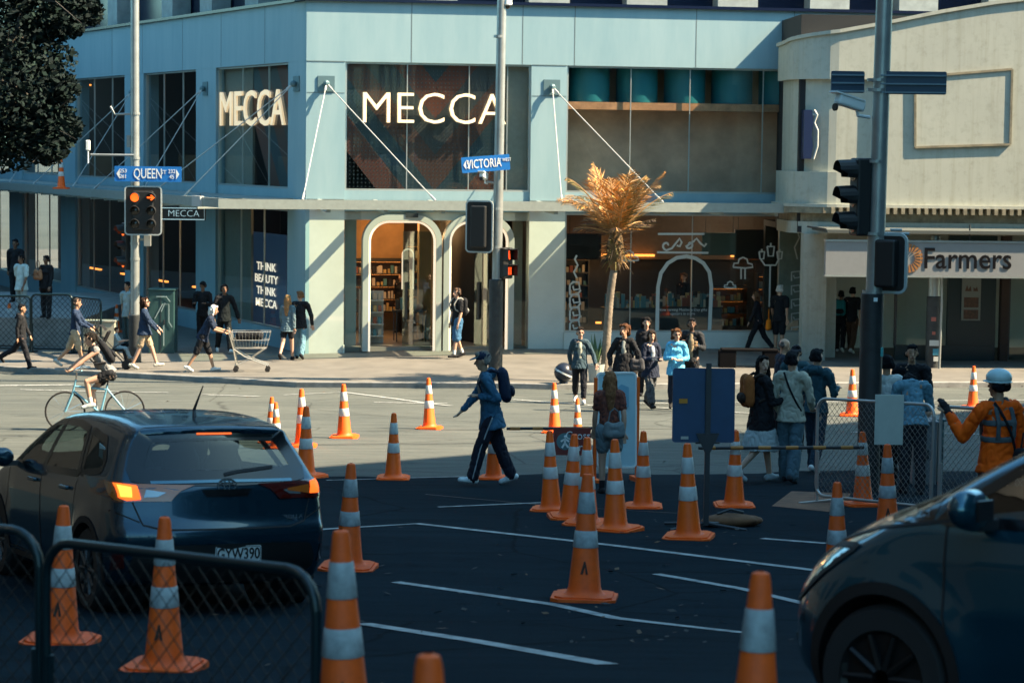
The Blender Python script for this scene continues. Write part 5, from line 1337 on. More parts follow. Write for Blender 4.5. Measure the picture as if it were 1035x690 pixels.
def person(label, px, fy=None, ty=None, d=None, h=None, yaw=0.0, dz=0.0, lean=0.0, side=0.0, legs=((.35, .1), (-.3, .3)), arms=None, headturn=0.0, headpitch=0.0, skin='light',
           top=None, sleeve=1.0, hem=.10, hemw=0.0, bottom='trousers', bot=BLK, bl=1.0, shoes=BLK, hair='short', hairc=BLK, near=False, hood=False, glasses=False, cap=None, stripe=None,
           inner=None, hipz=None, gender='m', collar=False, pos=None, strap=None, wid=1.0, hands='relaxed', topc2=None, botc2=None, flare=0.0, socks=None, hat=None, vest=None, glove=None, beard=False):
    if pos is not None: p = Vector(pos)
    elif d is None: p = gp(px, fy)
    else: p = gd(px, d)
    p = p + UP*dz
    dd = (p-Vector((0, 0, CAMZ))).dot(_F)
    if h is None:
        h = min(1.90, max(1.42, (fy-ty)*dd/FPX*1.02))
    k = h/1.75; yw = R_(yaw)
    root = thing('person', label, 'person', p, yw)
    fem = gender == 'f'
    shw = (.165 if fem else .195)*wid; hipw = .085
    # --- skeleton
    hip = Vector((0, 0, 0)); feet = []
    J = {}
    for sd, (tp, kb) in ((-1, legs[0]), (1, legs[1])):
        hj = Vector((sd*hipw, 0, -.04)); kn = hj + Vector((sd*.012, math.sin(tp)*.43, -math.cos(tp)*.43)); sp = tp-kb
        an = kn + Vector((0, math.sin(sp)*.41, -math.cos(sp)*.41)); fp_ = max(-.9, min(.5, sp*.75)) if abs(sp) > .15 else 0
        if sp > 0: fp_ = sp*.55
        fd = Vector((sd*.12, math.cos(fp_), math.sin(fp_))).normalized()
        J[sd] = (hj, kn, an, fd)
    low = min(min((J[s][2]-J[s][3]*.05).z, (J[s][2]+J[s][3]*.17).z) - .075 for s in (-1, 1))
    hz = -low if hipz is None else hipz/k
    pel = Vector((0, 0, hz))
    spd = Vector((math.sin(side), math.sin(lean)*math.cos(side), math.cos(lean)*math.cos(side))).normalized()
    fwd = (Vector((0, 1, 0)) - spd*spd.y).normalized(); rt = fwd.cross(spd)*1.0
    if rt.x < 0: rt = -rt
    MT = Matrix((rt, fwd, spd)).transposed()
    waist = pel + spd*.18; chest = pel + spd*.36; sho = pel + spd*.485; nk = pel + spd*.53
    hdir = (spd*.8 + Vector((0, 0, .5)) + fwd*.12).normalized(); HM = Rz(R_(headturn)) @ Rx(-lean*.5+headpitch*-1.0)
    hc = nk + hdir*.17
    hc = nk + (Matrix.Rotation(-headpitch, 3, 'X') @ hdir if abs(headpitch) > .3 else hdir)*.17
    if arms is None: arms = (((-.12, .25, -.95), (0, .45, -.9)), ((.12, -.25, -.95), (0, .05, -1)))
    A = {}
    for sd, (u, f) in ((-1, arms[0]), (1, arms[1])):
        sj = sho + rt*sd*shw - spd*.02; el = sj + (MT @ Vector(u)).normalized()*.285 if False else sj + Vector(u).normalized()*.285
        wr = el + Vector(f).normalized()*.25; A[sd] = (sj, el, wr, Vector(f).normalized())
    S_ = lambda v: Vector(v)*k
    vox = .0085 if near else .0125
    # --- body: one continuous skin
    b = Blob()
    C = lambda p0, p1, r0, r1, *a: b.cap(S_(p0), S_(p1), r0*k, r1*k, *a)
    C(pel-spd*.02, waist, .135, .115, .72, fwd); C(waist, chest, .115, .14, .70, fwd); C(sho-rt*shw*.72, sho+rt*shw*.72, .068, .068); C(chest, sho, .13, .085, .7, fwd); C(sho, nk, .07, .052); C(nk-spd*.02, hc-hdir*.05, .052, .05)
    for sd in (-1, 1):
        hj, kn, an, fd = [pel+q if i < 3 else q for i, q in enumerate(J[sd])]
        C(hj, kn, .088, .055); C(kn, an, .056, .036)
        cm = kn.lerp(an, .28) - (an-kn).cross(Vector((1, 0, 0))).normalized()*(-.018); C(kn.lerp(an, .12), kn.lerp(an, .5), .050, .046)
        C(an-fd*.035-UP*.03, an+fd*.14-UP*.045, .036, .028)
        sj, el, wr, f = A[sd]
        C(sj, el, .050, .038); C(el, el.lerp(wr, .35), .038, .040); C(el.lerp(wr, .35), wr, .040, .026)
        # hand: palm, four fingers, thumb leaving the side of the palm
        w = f.cross(Vector((0, 1, 0)) if abs(f.y) < .8 else Vector((0, 0, 1))).normalized(); q = f.cross(w)
        if q.dot(-rt*sd) < 0: q = -q
        acr = f.cross(q).normalized()
        pb = wr + f*.085; curl = .35 if hands == 'relaxed' else 1.0
        C(wr, wr+f*.02, .026, .027); b.cap(S_(wr+f*.02), S_(pb), .036*k, .040*k, .45, q)
        for i, ln in enumerate((.072, .082, .076, .058)):
            o = pb - f*.006 + acr*(-.033+.022*i); m1 = o + (f*math.cos(curl*.5)+q*math.sin(curl*.5))*ln*.52; m2 = m1 + (f*math.cos(curl*1.4)+q*math.sin(curl*1.4))*ln*.48
            C(o, m1, .0105, .0098); C(m1, m2, .0098, .0082)
        fr = acr if acr.y > 0 else -acr
        t0 = wr+f*.032+fr*.03; t1 = t0+(f*.7+fr*.6+q*.25).normalized()*.042; C(t0, t1, .0135, .0115); C(t1, t1+(f*.9+fr*.15+q*.3).normalized()*.03, .0115, .009)
    ML = HM
    H = lambda x, y, z: hc + ML @ Vector((x, y, z))
    b.ell(S_(H(0, -.004, .028)), .077*k, .094*k, .092*k, ML); C(H(0, .022, -.02), H(0, .048, -.082), .066, .036); C(H(0, .085, .01), H(0, .108, -.022), .010, .016); C(H(-.02, .082, -.052), H(.02, .082, -.052), .014, .014)
    for sd in (-1, 1): C(H(sd*.077, -.005, .01), H(sd*.079, -.012, -.022), .016, .012); 
    me = b.mesh(vox*k, 2)
    for q in (mat('skin_'+skin, SKIN[skin], .5, noise=.06, nscale=10, spec=.4), m_eye, m_lip, m_brow): me.materials.append(q)
    # facial features: polygons of the same surface
    n = len(me.polygons); cc = np.empty(n*3); me.polygons.foreach_get('center', cc); cc = cc.reshape(-1, 3)/k - np.array(hc); loc = cc @ np.array(ML)
    mi = np.zeros(n, int); fr = loc[:, 1] > .05
    for sd in (-1, 1):
        mi[fr & (((loc[:, 0]-sd*.031)/.013)**2 + ((loc[:, 2]-.012)/.007)**2 < 1)] = 1
        mi[fr & (((loc[:, 0]-sd*.032)/.020)**2 + ((loc[:, 2]-.034)/.0045)**2 < 1)] = 3
    mi[fr & (((loc[:, 0])/.026)**2 + ((loc[:, 2]+.055)/.009)**2 < 1)] = 2
    if beard: mi[(loc[:, 1] > .0) & (loc[:, 2] < -.05) & (loc[:, 2] > -.14) & (np.abs(loc[:, 0]) < .08) & (mi != 2)] = 3
    me.polygons.foreach_set('material_index', mi.astype(np.int32)); link('body', me, root)
    vc = .0115 if near else .017; wr_ = .012 if near else .010
    def part(name, bl_, m, v=vc, sm=3, w=wr_, par=root):
        mm = bl_.mesh(v*k, sm, w*k); mm.materials.append(m); return link(name, mm, par)
    # --- trousers / shorts / skirt
    if bottom:
        b = Blob(); C = lambda p0, p1, r0, r1, *a: b.cap(S_(p0), S_(p1), r0*k, r1*k, *a)
        C(pel-spd*.03, pel+spd*.08, .150, .138, .74, fwd)
        if bottom == 'skirt':
            lw = .165+flare; ft = (J[-1][1]+J[1][1])/2
            b.loft([(S_(pel+spd*.1), .15*k, .115*k, MT), (S_(pel-UP*.05), .175*k, .14*k, Matrix.Identity(3)), (S_(pel-UP*.25*bl+Vector((0, ft.y*.3, 0))), (lw+.02)*k, (lw)*k, Matrix.Identity(3)), (S_(pel-UP*.47*bl+Vector((0, ft.y*.6, 0))), (lw+.05)*k, (lw+.05)*k, Matrix.Identity(3))])
        else:
            for sd in (-1, 1):
                hj, kn, an, fd = [pel+q if i < 3 else q for i, q in enumerate(J[sd])]
                loose = .018+flare
                if bottom == 'shorts': C(hj+UP*.02, hj.lerp(kn, bl), .105+flare, .085+flare)
                else:
                    C(hj+UP*.0, kn, .094+flare*.5, .070+loose*.6); C(kn, kn.lerp(an, min(bl, .98)), .070+loose*.6, .048+loose)
        part('trousers' if bottom == 'trousers' else bottom, b, cloth(bot, botc2))
        if stripe:
            b = Blob()
            for sd in (-1, 1):
                hj, kn, an, fd = [pel+q if i < 3 else q for i, q in enumerate(J[sd])]; o = Vector((sd, 0, 0))
                b.cap(S_(hj+o*.100), S_(kn+o*.082), .010*k, .010*k); b.cap(S_(kn+o*.082), S_(an+o*.066), .010*k, .010*k)
            part('side_stripe', b, cloth(stripe), .006, 1, 0)
    # --- shoes
    for sd in (-1, 1):
        hj, kn, an, fd = [pel+q if i < 3 else q for i, q in enumerate(J[sd])]; b = Blob()
        up2 = fd.cross(Vector((1, 0, 0))).normalized(); up2 = up2 if up2.z > 0 else -up2
        b.cap(S_(an-fd*.045-up2*.03), S_(an+fd*.155-up2*.042), .046*k, .036*k); b.cap(S_(an), S_(an+fd*.06-up2*.03), .047*k, .045*k)
        if shoes == 'boots': b.cap(S_(an+UP*.08), S_(an), .05*k, .05*k)
        part('shoe', b, cloth(BLK if shoes == 'boots' else shoes), .011, 2, 0)
        if socks:
            b = Blob(); b.cap(S_(an.lerp(kn, .28)), S_(an), .045*k, .044*k); part('sock', b, cloth(socks), .011, 1, 0)
    # --- top
    if top is not None:
        b = Blob(); C = lambda p0, p1, r0, r1, *a: b.cap(S_(p0), S_(p1), r0*k, r1*k, *a); t = .022
        C(waist, chest, .132+hemw*.4, .152, .74, fwd); C(chest, sho-spd*.03, .148, .10, .74, fwd); C(sho-rt*shw*.80, sho+rt*shw*.80, .080, .080); C(sho, nk-spd*.005, .082, .062)
        if fem: C(chest+fwd*.055-rt*.055, chest+fwd*.055+rt*.055, .068, .068)
        b.loft([(S_(waist+spd*.06), (.142+hemw*.4)*k, (.105+hemw*.4)*k, MT), (S_(pel+spd*.06), (.152+hemw*.6)*k, (.118+hemw*.6)*k, MT), (S_(pel-(spd*.6+UP*.4).normalized()*hem), (.172+hemw)*k, (.152+hemw)*k, MT)])
        if sleeve > 0:
            for sd in (-1, 1):
                sj, el, wr, f = A[sd]
                if sleeve < .6: C(sj, sj.lerp(el, sleeve*1.6), .068, .064)
                else: C(sj, el, .067, .058); C(el, el.lerp(wr, .94 if sleeve >= 1 else .5), .057, .044)
        elif sleeve < 0: pass
        if hood: C(sho-fwd*.075+spd*.045-rt*.05, sho-fwd*.075+spd*.045+rt*.05, .072, .072); C(nk-fwd*.05-rt*.06, nk+fwd*.03-rt*.05, .04, .03); C(nk-fwd*.05+rt*.06, nk+fwd*.03+rt*.05, .04, .03)
        if collar: C(nk-fwd*.03-rt*.045, nk-fwd*.03+rt*.045, .045, .045); C(nk-rt*.055, nk+fwd*.045-rt*.03, .03, .022); C(nk+rt*.055, nk+fwd*.045+rt*.03, .03, .022)
        tp = part('jacket' if sleeve >= 1 else 'shirt', b, cloth(top, topc2))
        if inner:
            b = Blob(); b.loft([(S_(nk-spd*.03+fwd*.055), .04*k, .03*k, MT), (S_(chest+fwd*.085), .062*k, .05*k, MT), (S_(waist+fwd*.072), .062*k, .05*k, MT), (S_(pel+fwd*.085-spd*.02), .06*k, .05*k, MT)]); part('inner_shirt', b, cloth(inner), .012, 2, .002)
        if vest:
            b = Blob()
            for z, r in ((.02, .168), (.17, .158)): b.loft([(S_(pel+spd*(z+.19-.025)), r*k, (r-.03)*k, MT), (S_(pel+spd*(z+.19+.025)), r*k, (r-.03)*k, MT)], 28)
            for sx in (-.09, .09):
                for fy_ in (-1, 1):
                    pts = [pel+spd*.24+rt*sx+fwd*fy_*.118, pel+spd*.36+rt*sx+fwd*fy_*.125, pel+spd*.47+rt*sx*.95+fwd*fy_*.085, pel+spd*.565+rt*sx*.9+fwd*fy_*.01]
                    for a_, c_ in zip(pts, pts[1:]): b.cap(S_(a_), S_(c_), .026*k, .026*k, .45, fwd)
            part('reflective_tape', b, cloth(vest), .010, 1, 0, tp)
    if strap:
        b = Blob(); pts = []
        for i in range(17):
            a = 2*math.pi*i/16; c = pel + spd*.30 + (rt*.17 + spd*.24)*math.cos(a)*strap[1] if False else None
        for i in range(9):
            f = i/8; sx = strap[1]; base = (sho+rt*sx*.09+spd*.055).lerp(pel+spd*.04-rt*sx*.155, f)
            for fy_ in (-1, 1): pass
            pts.append((base, f))
        for fy_ in (-1, 1):
            q = [bb + fwd*fy_*(.135*math.sin(math.pi*min(1, max(0, .08+f*.84)))**.6) for bb, f in pts]
            for a_, c_ in zip(q, q[1:]): b.cap(S_(a_), S_(c_), .017*k, .017*k, .6, fwd)
        part('crossbody_strap', b, cloth(strap[0]), .010, 1, 0)
    if glove:
        sj, el, wr, f = A[glove[1]]; b = Blob(); b.cap(S_(wr-f*.03), S_(wr+f*.02), .04*k, .036*k)
        q = f.cross(Vector((0, 0, 1))).normalized(); b.cap(S_(wr+f*.02), S_(wr+f*.085), .04*k, .043*k, .55, fwd)
        for i in range(4): b.cap(S_(wr+f*.085+q*(-.034+.0225*i)), S_(wr+f*(.16-.01*abs(i-1.3))+q*(-.042+.028*i)), .0135*k, .0115*k)
        b.cap(S_(wr+f*.03+q*.035), S_(wr+f*.085+q*.075), .016*k, .013*k); part('glove', b, cloth(glove[0]), .008, 1, 0)
    # --- hair and headwear
    if hair:
        b = Blob(); hm = hairm(hairc)
        if hair in ('short', 'long', 'bun', 'curly', 'pony', 'bob'):
            b.ell(S_(H(0, -.018, .042)), .086*k, .096*k, .094*k, ML); b.cap(S_(H(-.05, -.045, -.01)), S_(H(.05, -.045, -.01)), .05*k, .05*k)
            b.cap(S_(H(-.045, .055, .098)), S_(H(.045, .055, .098)), .026*k, .026*k)
        if hair == 'curly':
            for i in range(16):
                a = i*2.4; z = .07-.2*(i/16); b.ell(S_(H(.088*math.cos(a), -.03-.06*abs(math.sin(a)), z+.02)), .04*k, .04*k, .04*k, ML)
            b.ell(S_(H(0, -.01, .09)), .085*k, .08*k, .06*k, ML)
        if hair == 'bob':
            for sd in (-1, 1): b.cap(S_(H(sd*.07, -.01, .03)), S_(H(sd*.078, .0, -.10)), .036*k, .03*k)
            b.cap(S_(H(0, -.07, .0)), S_(H(0, -.07, -.11)), .07*k, .06*k)
        if hair == 'long':
            for sd in (-1, 1): b.cap(S_(H(sd*.066, -.02, .03)), S_(H(sd*.085, -.01, -.17)), .034*k, .036*k); b.cap(S_(H(sd*.085, -.01, -.17)), S_(H(sd*.075, -.02, -.34)), .036*k, .02*k)
            b.cap(S_(H(0, -.075, .02)), S_(H(0, -.105, -.20)), .075*k, .075*k, .7, ML @ Vector((0, 1, 0))); b.cap(S_(H(0, -.105, -.20)), S_(H(0, -.11, -.40)), .075*k, .045*k, .6, ML @ Vector((0, 1, 0)))
        if hair == 'bun': b.ell(S_(H(0, -.085, .10)), .045*k, .045*k, .045*k, ML)
        if hair == 'pony': b.cap(S_(H(0, -.11, .05)), S_(H(0, -.15, -.12)), .035*k, .02*k)
        if hair == 'balding': b.cap(S_(H(-.062, -.045, .0)), S_(H(.062, -.045, .0)), .042*k, .042*k); b.cap(S_(H(-.07, -.01, .0)), S_(H(-.06, -.06, .04)), .022*k, .03*k); b.cap(S_(H(.07, -.01, .0)), S_(H(.06, -.06, .04)), .022*k, .03*k)
        part('hair', b, hm, .0085 if near else .011, 2, .011)
    if cap:
        b = Blob(); b.ell(S_(H(0, -.008, .058)), .089*k, .104*k, .078*k, ML); hb = part('cap', b, cloth(cap[0]), .009, 2, 0)
        b = Blob(); b.cap(S_(H(-.035, .10, .052)), S_(H(.035, .10, .052)), .062*k, .062*k, .16, ML @ Vector((0, .25, 1)).normalized()); b.cap(S_(H(-.02, .13, .045)), S_(H(.02, .13, .045)), .05*k, .05*k, .16, ML @ Vector((0, .25, 1)).normalized()); part('cap_peak', b, cloth(cap[1]), .007, 1, 0, hb)
    if hat:
        b = Blob(); b.ell(S_(H(0, -.01, .065)), .112*k, .128*k, .088*k, ML); hb = part('hard_hat', b, mat('helmet_shell', hat, .3), .010, 3, 0)
        b = Blob(); b.ell(S_(H(0, .0, .028)), .122*k, .145*k, .016*k, ML); b.cap(S_(H(-.05, .10, .03)), S_(H(.05, .10, .03)), .035*k, .035*k, .3, UP); part('brim', b, mat('helmet_shell', hat, .3), .009, 1, 0, hb)
    if glasses:
        b = Blob()
        for sd in (-1, 1): b.ell(S_(H(sd*.033, .097, .014)), .026*k, .010*k, .020*k, ML); b.cap(S_(H(sd*.06, .085, .018)), S_(H(sd*.08, .0, .018)), .006*k, .006*k)
        b.cap(S_(H(-.02, .1, .018)), S_(H(.02, .1, .018)), .006*k, .006*k); part('sunglasses', b, mat('sunglass', (.008, .008, .01), .15), .007, 1, 0)
    MW = Matrix.Rotation(yw, 4, 'Z'); MW.translation = p
    return {'root': root, 'k': k, 'M': MW, 'pel': S_(pel), 'chest': S_(chest), 'sho': S_(sho), 'fwd': fwd, 'spd': spd, 'rt': rt, 'A': {s: [S_(q) for q in A[s][:3]] for s in A}, 'yaw': yw, 'MT': MT, 'hc': S_(hc), 'H': lambda x, y, z: S_(H(x, y, z))}
def backpack(P, label, c, c2=None, w=.30, hgt=.46, off=.20, straps=True, sx=0.0):
    o = P['M'] @ (P['chest'] - P['fwd']*off*P['k'] + P['rt']*sx); t = thing('backpack', label, 'backpack', o, P['yaw'])
    k = P['k']; MT = P['MT']; b = Blob(); b.cap(MT @ Vector((-.06, 0, -.14))*k, MT @ Vector((-.06, 0, .12))*k, .11*k, .10*k, .75, P['fwd']); b.cap(MT @ Vector((.06, 0, -.14))*k, MT @ Vector((.06, 0, .12))*k, .11*k, .10*k, .75, P['fwd'])
    me = b.mesh(.012, 3, .004); me.materials.append(cloth(c)); link('bag_body', me, t)
    b = Blob(); b.cap(MT @ Vector((-.05, -.085, -.11))*k, MT @ Vector((.05, -.085, -.11))*k, .075*k, .075*k, .55, P['fwd']); me = b.mesh(.011, 2, .003); me.materials.append(cloth(c2 or c)); link('front_pocket', me, t)
    b = Blob()
    if straps:
        for sd in (-1, 1):
            q = [Vector((sd*.10, .06, .17)), Vector((sd*.12, .14, .215)), Vector((sd*.125, .24, .19)), Vector((sd*.12, .335, .06)), Vector((sd*.14, .30, -.08)), Vector((sd*.15, .12, -.16))]
            for a_, c_ in zip(q, q[1:]): b.cap(MT @ a_*k, MT @ c_*k, .024*k, .024*k, .5, P['fwd'])
    else: b.cap(MT @ Vector((-.04, .03, .24))*k, MT @ Vector((.04, .03, .24))*k, .012*k, .012*k)
    me = b.mesh(.010, 1); me.materials.append(cloth(c2 or c)); link('strap', me, t); return t
def handbag(P, label, c, loc, size=(.26, .12, .22), cat='bag', handle=True, name='handbag'):
    o = P['M'] @ loc; t = thing(name, label, cat, o, P['yaw'])
    b = Blob(); b.cap((-size[0]*.3, 0, -size[2]*.3), (-size[0]*.3, 0, size[2]*.2), size[1]*.62, size[1]*.5); b.cap((size[0]*.3, 0, -size[2]*.3), (size[0]*.3, 0, size[2]*.2), size[1]*.62, size[1]*.5); b.cap((-size[0]*.3, 0, -size[2]*.3), (size[0]*.3, 0, -size[2]*.3), size[1]*.62, size[1]*.62); b.cap((-size[0]*.3, 0, size[2]*.1), (size[0]*.3, 0, size[2]*.1), size[1]*.5, size[1]*.5)
    me = b.mesh(.012, 3, .004); me.materials.append(cloth(c)); link('bag_body', me, t)
    if handle: h_ = MB(); h_.tube([(-size[0]*.3, 0, size[2]*.3), (-size[0]*.2, 0, size[2]*.95), (0, 0, size[2]*1.15), (size[0]*.2, 0, size[2]*.95), (size[0]*.3, 0, size[2]*.3)], .009, 6); h_.build('handle', cloth(c), t)
    return t
down = (0, .04, -1)
WALK = ((.38, .12), (-.32, .22)); STAND = ((.05, .04), (-.04, .04)); MID = ((.22, .10), (-.22, .30))
navy = (.014, .028, .055); jean = (.045, .10, .16); denim = (.10, .22, .28)
P = person('man in a blue jacket, navy cap and white trainers striding left', 496, 490.5, 359, yaw=94, lean=.17, legs=((.36, .12), (-.27, .14)), headturn=-4, headpitch=.05, skin='tan',
       arms=(((-.1, -.50, -.85), (.25, .93, .12)), ((.12, .42, -.9), (.05, .68, -.73))), top=(.035, .115, .20), hem=.20, hemw=.03, hood=True, inner=(.30, .29, .26), bot=(.012, .014, .026), stripe=(.35, .38, .4), shoes=(.62, .68, .70), hair='short', hairc=(.20, .18, .16), cap=((.012, .022, .05), (.06, .15, .22)), near=True, flare=.012)
backpack(P, 'navy backpack worn by the man in the blue jacket', (.012, .02, .05), (.01, .016, .035), off=.225)
P = person('girl seen from behind with long brown hair and a black floral top', 615, 499, 379, yaw=6, legs=((.05, .10), (-.32, .55)), gender='f', skin='light', top=(.02, .02, .025), topc2=(.30, .085, .05), sleeve=.35, hem=.08, bottom='shorts', bl=.55, bot=(.14, .19, .21), hair='long', hairc=(.24, .11, .05), near=True, shoes=BLK, socks=BLK, flare=.015)
handbag(P, 'small grey bag slung behind the girl in the floral top', (.16, .20, .21), Vector((.03, -.20, P['pel'].z+.02)), (.26, .10, .22))
P = person('woman in a dark denim jacket, cropped black trousers and sunglasses', 585.5, 408, 333, yaw=178, legs=((.26, .10), (-.24, .35)), gender='f', headturn=12, skin='light', top=(.035, .065, .085), hem=.12, hemw=.03, inner=(.35, .36, .30), bl=.72, bot=(.012, .013, .018), shoes=(.5, .5, .48), hair='bun', hairc=(.02, .015, .012), glasses=True, near=True,
       arms=(((-.45, .1, -.85), (-.25, .35, -.85)), ((.28, -.25, -.9), (-.1, -.3, -.95))))
P = person('woman in a wide black cape coat and blue jeans with curly brown hair', 630, 416, 330, yaw=170, legs=WALK, gender='f', headturn=-15, skin='tan', top=(.010, .010, .012), hem=.26, hemw=.10, inner=(.28, .30, .28), bot=(.03, .09, .20), shoes=(.12, .11, .1), hair='curly', hairc=(.09, .04, .02), near=True,
       arms=(((-.45, .1, -.9), (.1, .3, -.9)), ((.45, 0, -.9), (-.1, .4, -.8))))
handbag(P, 'grey quilted handbag at the side of the woman in the black cape', (.05, .05, .055), Vector((-.28, .10, P['pel'].z+.05)), (.28, .13, .26))
P = person('woman in a navy jacket and patterned black trousers looking at her phone as she crosses', 657, 413, 336, yaw=205, legs=((-.32, .25), (.38, .10)), gender='f', headturn=-10, headpitch=.25, skin='light', top=(.016, .022, .042), hem=.22, hemw=.05, inner=(.32, .36, .4), bl=.8, bot=(.012, .012, .016), botc2=(.12, .13, .14), shoes='boots', hair='bob', hairc=(.03, .02, .015), near=True, flare=.02,
       arms=(((-.15, .1, -.95), (.35, .8, .05)), ((.15, .1, -.95), (-.35, .8, .05))))
person('dark haired person mostly hidden behind the woman in the navy jacket', 653, d=53.8, h=1.72, yaw=185, legs=STAND, top=(.014, .015, .02), bot=BLK, hair='curly', hairc=(.012, .01, .01), gender='f', skin='light')
P = person('woman in a bright light blue jumper with sunglasses behind the blue sign back', 684, d=50.0, h=1.67, yaw=176, legs=WALK, gender='f', headturn=14, skin='light', top=(.13, .46, .68), hem=.16, hemw=.05, bot=(.015, .025, .05), shoes=(.02, .02, .02), hair='curly', hairc=(.10, .045, .02), glasses=True, near=True,
       arms=(((-.25, .05, -.95), (.45, .75, .0)), ((.25, .05, -.95), (-.5, .7, .05))))
P = person('bearded man in a dark jacket holding a cup, behind the woman in light blue', 699, d=52.5, h=1.80, yaw=172, legs=WALK, headturn=10, skin='dark', top=(.02, .022, .026), hem=.10, inner=(.28, .22, .14), bot=BLK, hair='short', beard=True, near=True,
       arms=(((-.2, .05, -.95), (.4, .7, .25)), ((.2, -.05, -.95), (-.2, .6, .4))))
t = thing('paper_cup', 'brown paper cup held by the bearded man', 'cup', P['M'] @ (P['A'][-1][2] + Vector((.03, .08, -.02)))); b = MB(); b.lathe([(.03, 0), (.042, .11), (.044, .115), (.03, .125)], 12); b.build('cup_body', mat('paper_brown', (.32, .2, .1), .7), t)
P = person('woman in black walking left along the shop window with an orange bag behind her', 766, 356, 302, yaw=78, lean=.12, legs=((.42, .08), (-.36, .3)), gender='f', skin='light', top=BLK, hem=.10, bot=BLK, shoes=(.35, .35, .33), hair='bob', hairc=(.12, .06, .03), h=1.62)
t = handbag(P, 'bright orange carrier bag between the two people by the shop window', (.75, .20, .01), Vector((-.12, -.28, P['pel'].z-.08)), (.26, .12, .34))
person('white haired man in a black T shirt and shorts by the shop window', 787, 357, 298, yaw=-25, legs=STAND, skin='tan', top=BLK, sleeve=.45, hem=.12, bottom='shorts', bl=.85, bot=BLK, hair='short', hairc=(.62, .60, .55), h=1.78)
# right hand group at the junction
P = person('woman in a long black coat with long black hair, looking back over her shoulder', 768, 487, 350, yaw=-72, legs=((.30, .15), (-.22, .55)), gender='f', skin='light', headturn=-92, top=BLK, hem=.47, hemw=.075, bottom='skirt', bl=1.02, flare=.055, bot=(.42, .46, .46), shoes=(.36, .42, .44), hair='long', hairc=(.010, .009, .009), near=True, h=1.70,
       arms=(((-.12, .35, -.9), (0, .9, .1)), ((.15, .25, -.95), (0, .9, .15))))
backpack(P, 'brown and orange leather backpack on the woman in the long black coat', (.34, .10, .025), (.03, .02, .015), w=.26, off=.22)
P = person('man in a beige jacket with a black crossbody strap seen from behind', 798, 488, 352, yaw=-22, legs=((.16, .06), (-.20, .25)), skin='tan', headturn=-14, top=(.42, .40, .32), hem=.12, hemw=.035, collar=True, bot=(.075, .13, .16), shoes=(.03, .035, .04), hair='short', near=True, strap=(BLK, -1), h=1.74, flare=.02,
       arms=(((-.2, .1, -.95), (.1, .6, -.7)), ((.2, .15, -.95), (-.1, .75, -.5))))
P = person('man in a dark teal hoodie and jeans with white trainers, behind the beige jacket', 823, 478, 347, yaw=-30, legs=((.22, .08), (-.2, .3)), skin='light', headturn=-10, top=(.025, .075, .10), hem=.08, hemw=.02, hood=True, bot=(.018, .04, .065), shoes=(.6, .62, .62), hair='short', near=True, h=1.74,
       arms=(((-.2, .1, -.95), (.2, .8, .2)), ((.2, .15, -.95), (-.2, .8, .2))))
person('bald man in a navy jacket beyond the woman in the black coat, facing right', 788, d=40.5, h=1.76, yaw=-80, legs=STAND, lean=.1, skin='tan', headpitch=.2, top=(.013, .02, .035), hem=.12, collar=True, bot=BLK, hair='balding', hairc=(.12, .1, .09))
person('man in a dark cap and sunglasses facing the camera beyond the beige jacket', 805, d=39.0, h=1.68, yaw=168, legs=STAND, skin='tan', top=(.03, .08, .10), hem=.12, collar=True, inner=(.5, .5, .48), bot=BLK, cap=((.012, .014, .022), (.012, .014, .022)), glasses=True, hair='short')
P = person('man in a black T shirt and brown trousers walking into the cream store', 860.5, 357, 297, yaw=-25, legs=((.30, .1), (-.30, .2)), skin='light', top=BLK, sleeve=.45, bot=(.07, .035, .02), shoes=(.6, .6, .58), hair='short', h=1.74)
P = person('person in black with a teal backpack at the cream store entrance', 849, 356, 303, yaw=-15, legs=MID, skin='mid', top=BLK, bot=BLK, shoes=(.45, .45, .43), hair='short', gender='f', h=1.62)
backpack(P, 'black and teal backpack at the cream store entrance', (.02, .20, .22), BLK, w=.28)
person('person in a blue shirt inside the teal shopfront, behind the stickered pole', 928, d=66.5, h=1.72, yaw=10, dz=.1, legs=STAND, top=(.02, .10, .30), sleeve=.45, hem=.14, bot=(.03, .09, .16), hair='short', hairc=(.03, .02, .02))
person('person in a white T shirt seen from behind at the thick pole', 897, d=31.6, h=1.74, yaw=8, legs=STAND, skin='mid', top=(.55, .58, .56), sleeve=.5, hem=.14, hemw=.03, bot=BLK, hair='short', near=True, wid=1.0)
person('man in a black jacket facing the camera beside the stickered pole', 922, d=35.0, h=1.80, yaw=172, legs=STAND, headturn=6, skin='mid', top=BLK, hem=.18, collar=True, bot=BLK, hair='short', wid=1.08, near=True)
person('person in a light denim jacket bowing the head behind the mesh fence', 925.5, d=30.8, h=1.70, yaw=3, legs=STAND, lean=.28, headpitch=1.35, skin='mid', top=(.12, .25, .32), hem=.06, hemw=.035, collar=True, bot=(.02, .022, .03), hair='short', near=True,
       arms=(((-.22, .25, -.9), (.25, .85, -.2)), ((.22, .25, -.9), (-.25, .85, -.2))))
P = person('road worker in an orange high visibility jacket with grey tape and a white helmet', 1011, d=22.3, h=1.78, yaw=28, legs=STAND, headturn=8, skin='mid', top=(.95, .105, .003), hem=.10, hemw=.03, vest=(.085, .10, .105), hat=(.46, .60, .60), strap=(BLK, -1), bot=(.012, .016, .026), hair='short', near=True, wid=1.1, hands='grip',
       arms=(((-.30, .45, -.84), (-.22, .55, .80)), ((.25, .1, -.95), (.05, .4, -.9))), glove=(BLK, -1))
handbag(P, 'black hip bag carried by the road worker', BLK, Vector((.22, -.16, P['pel'].z+.02)), (.26, .14, .26))
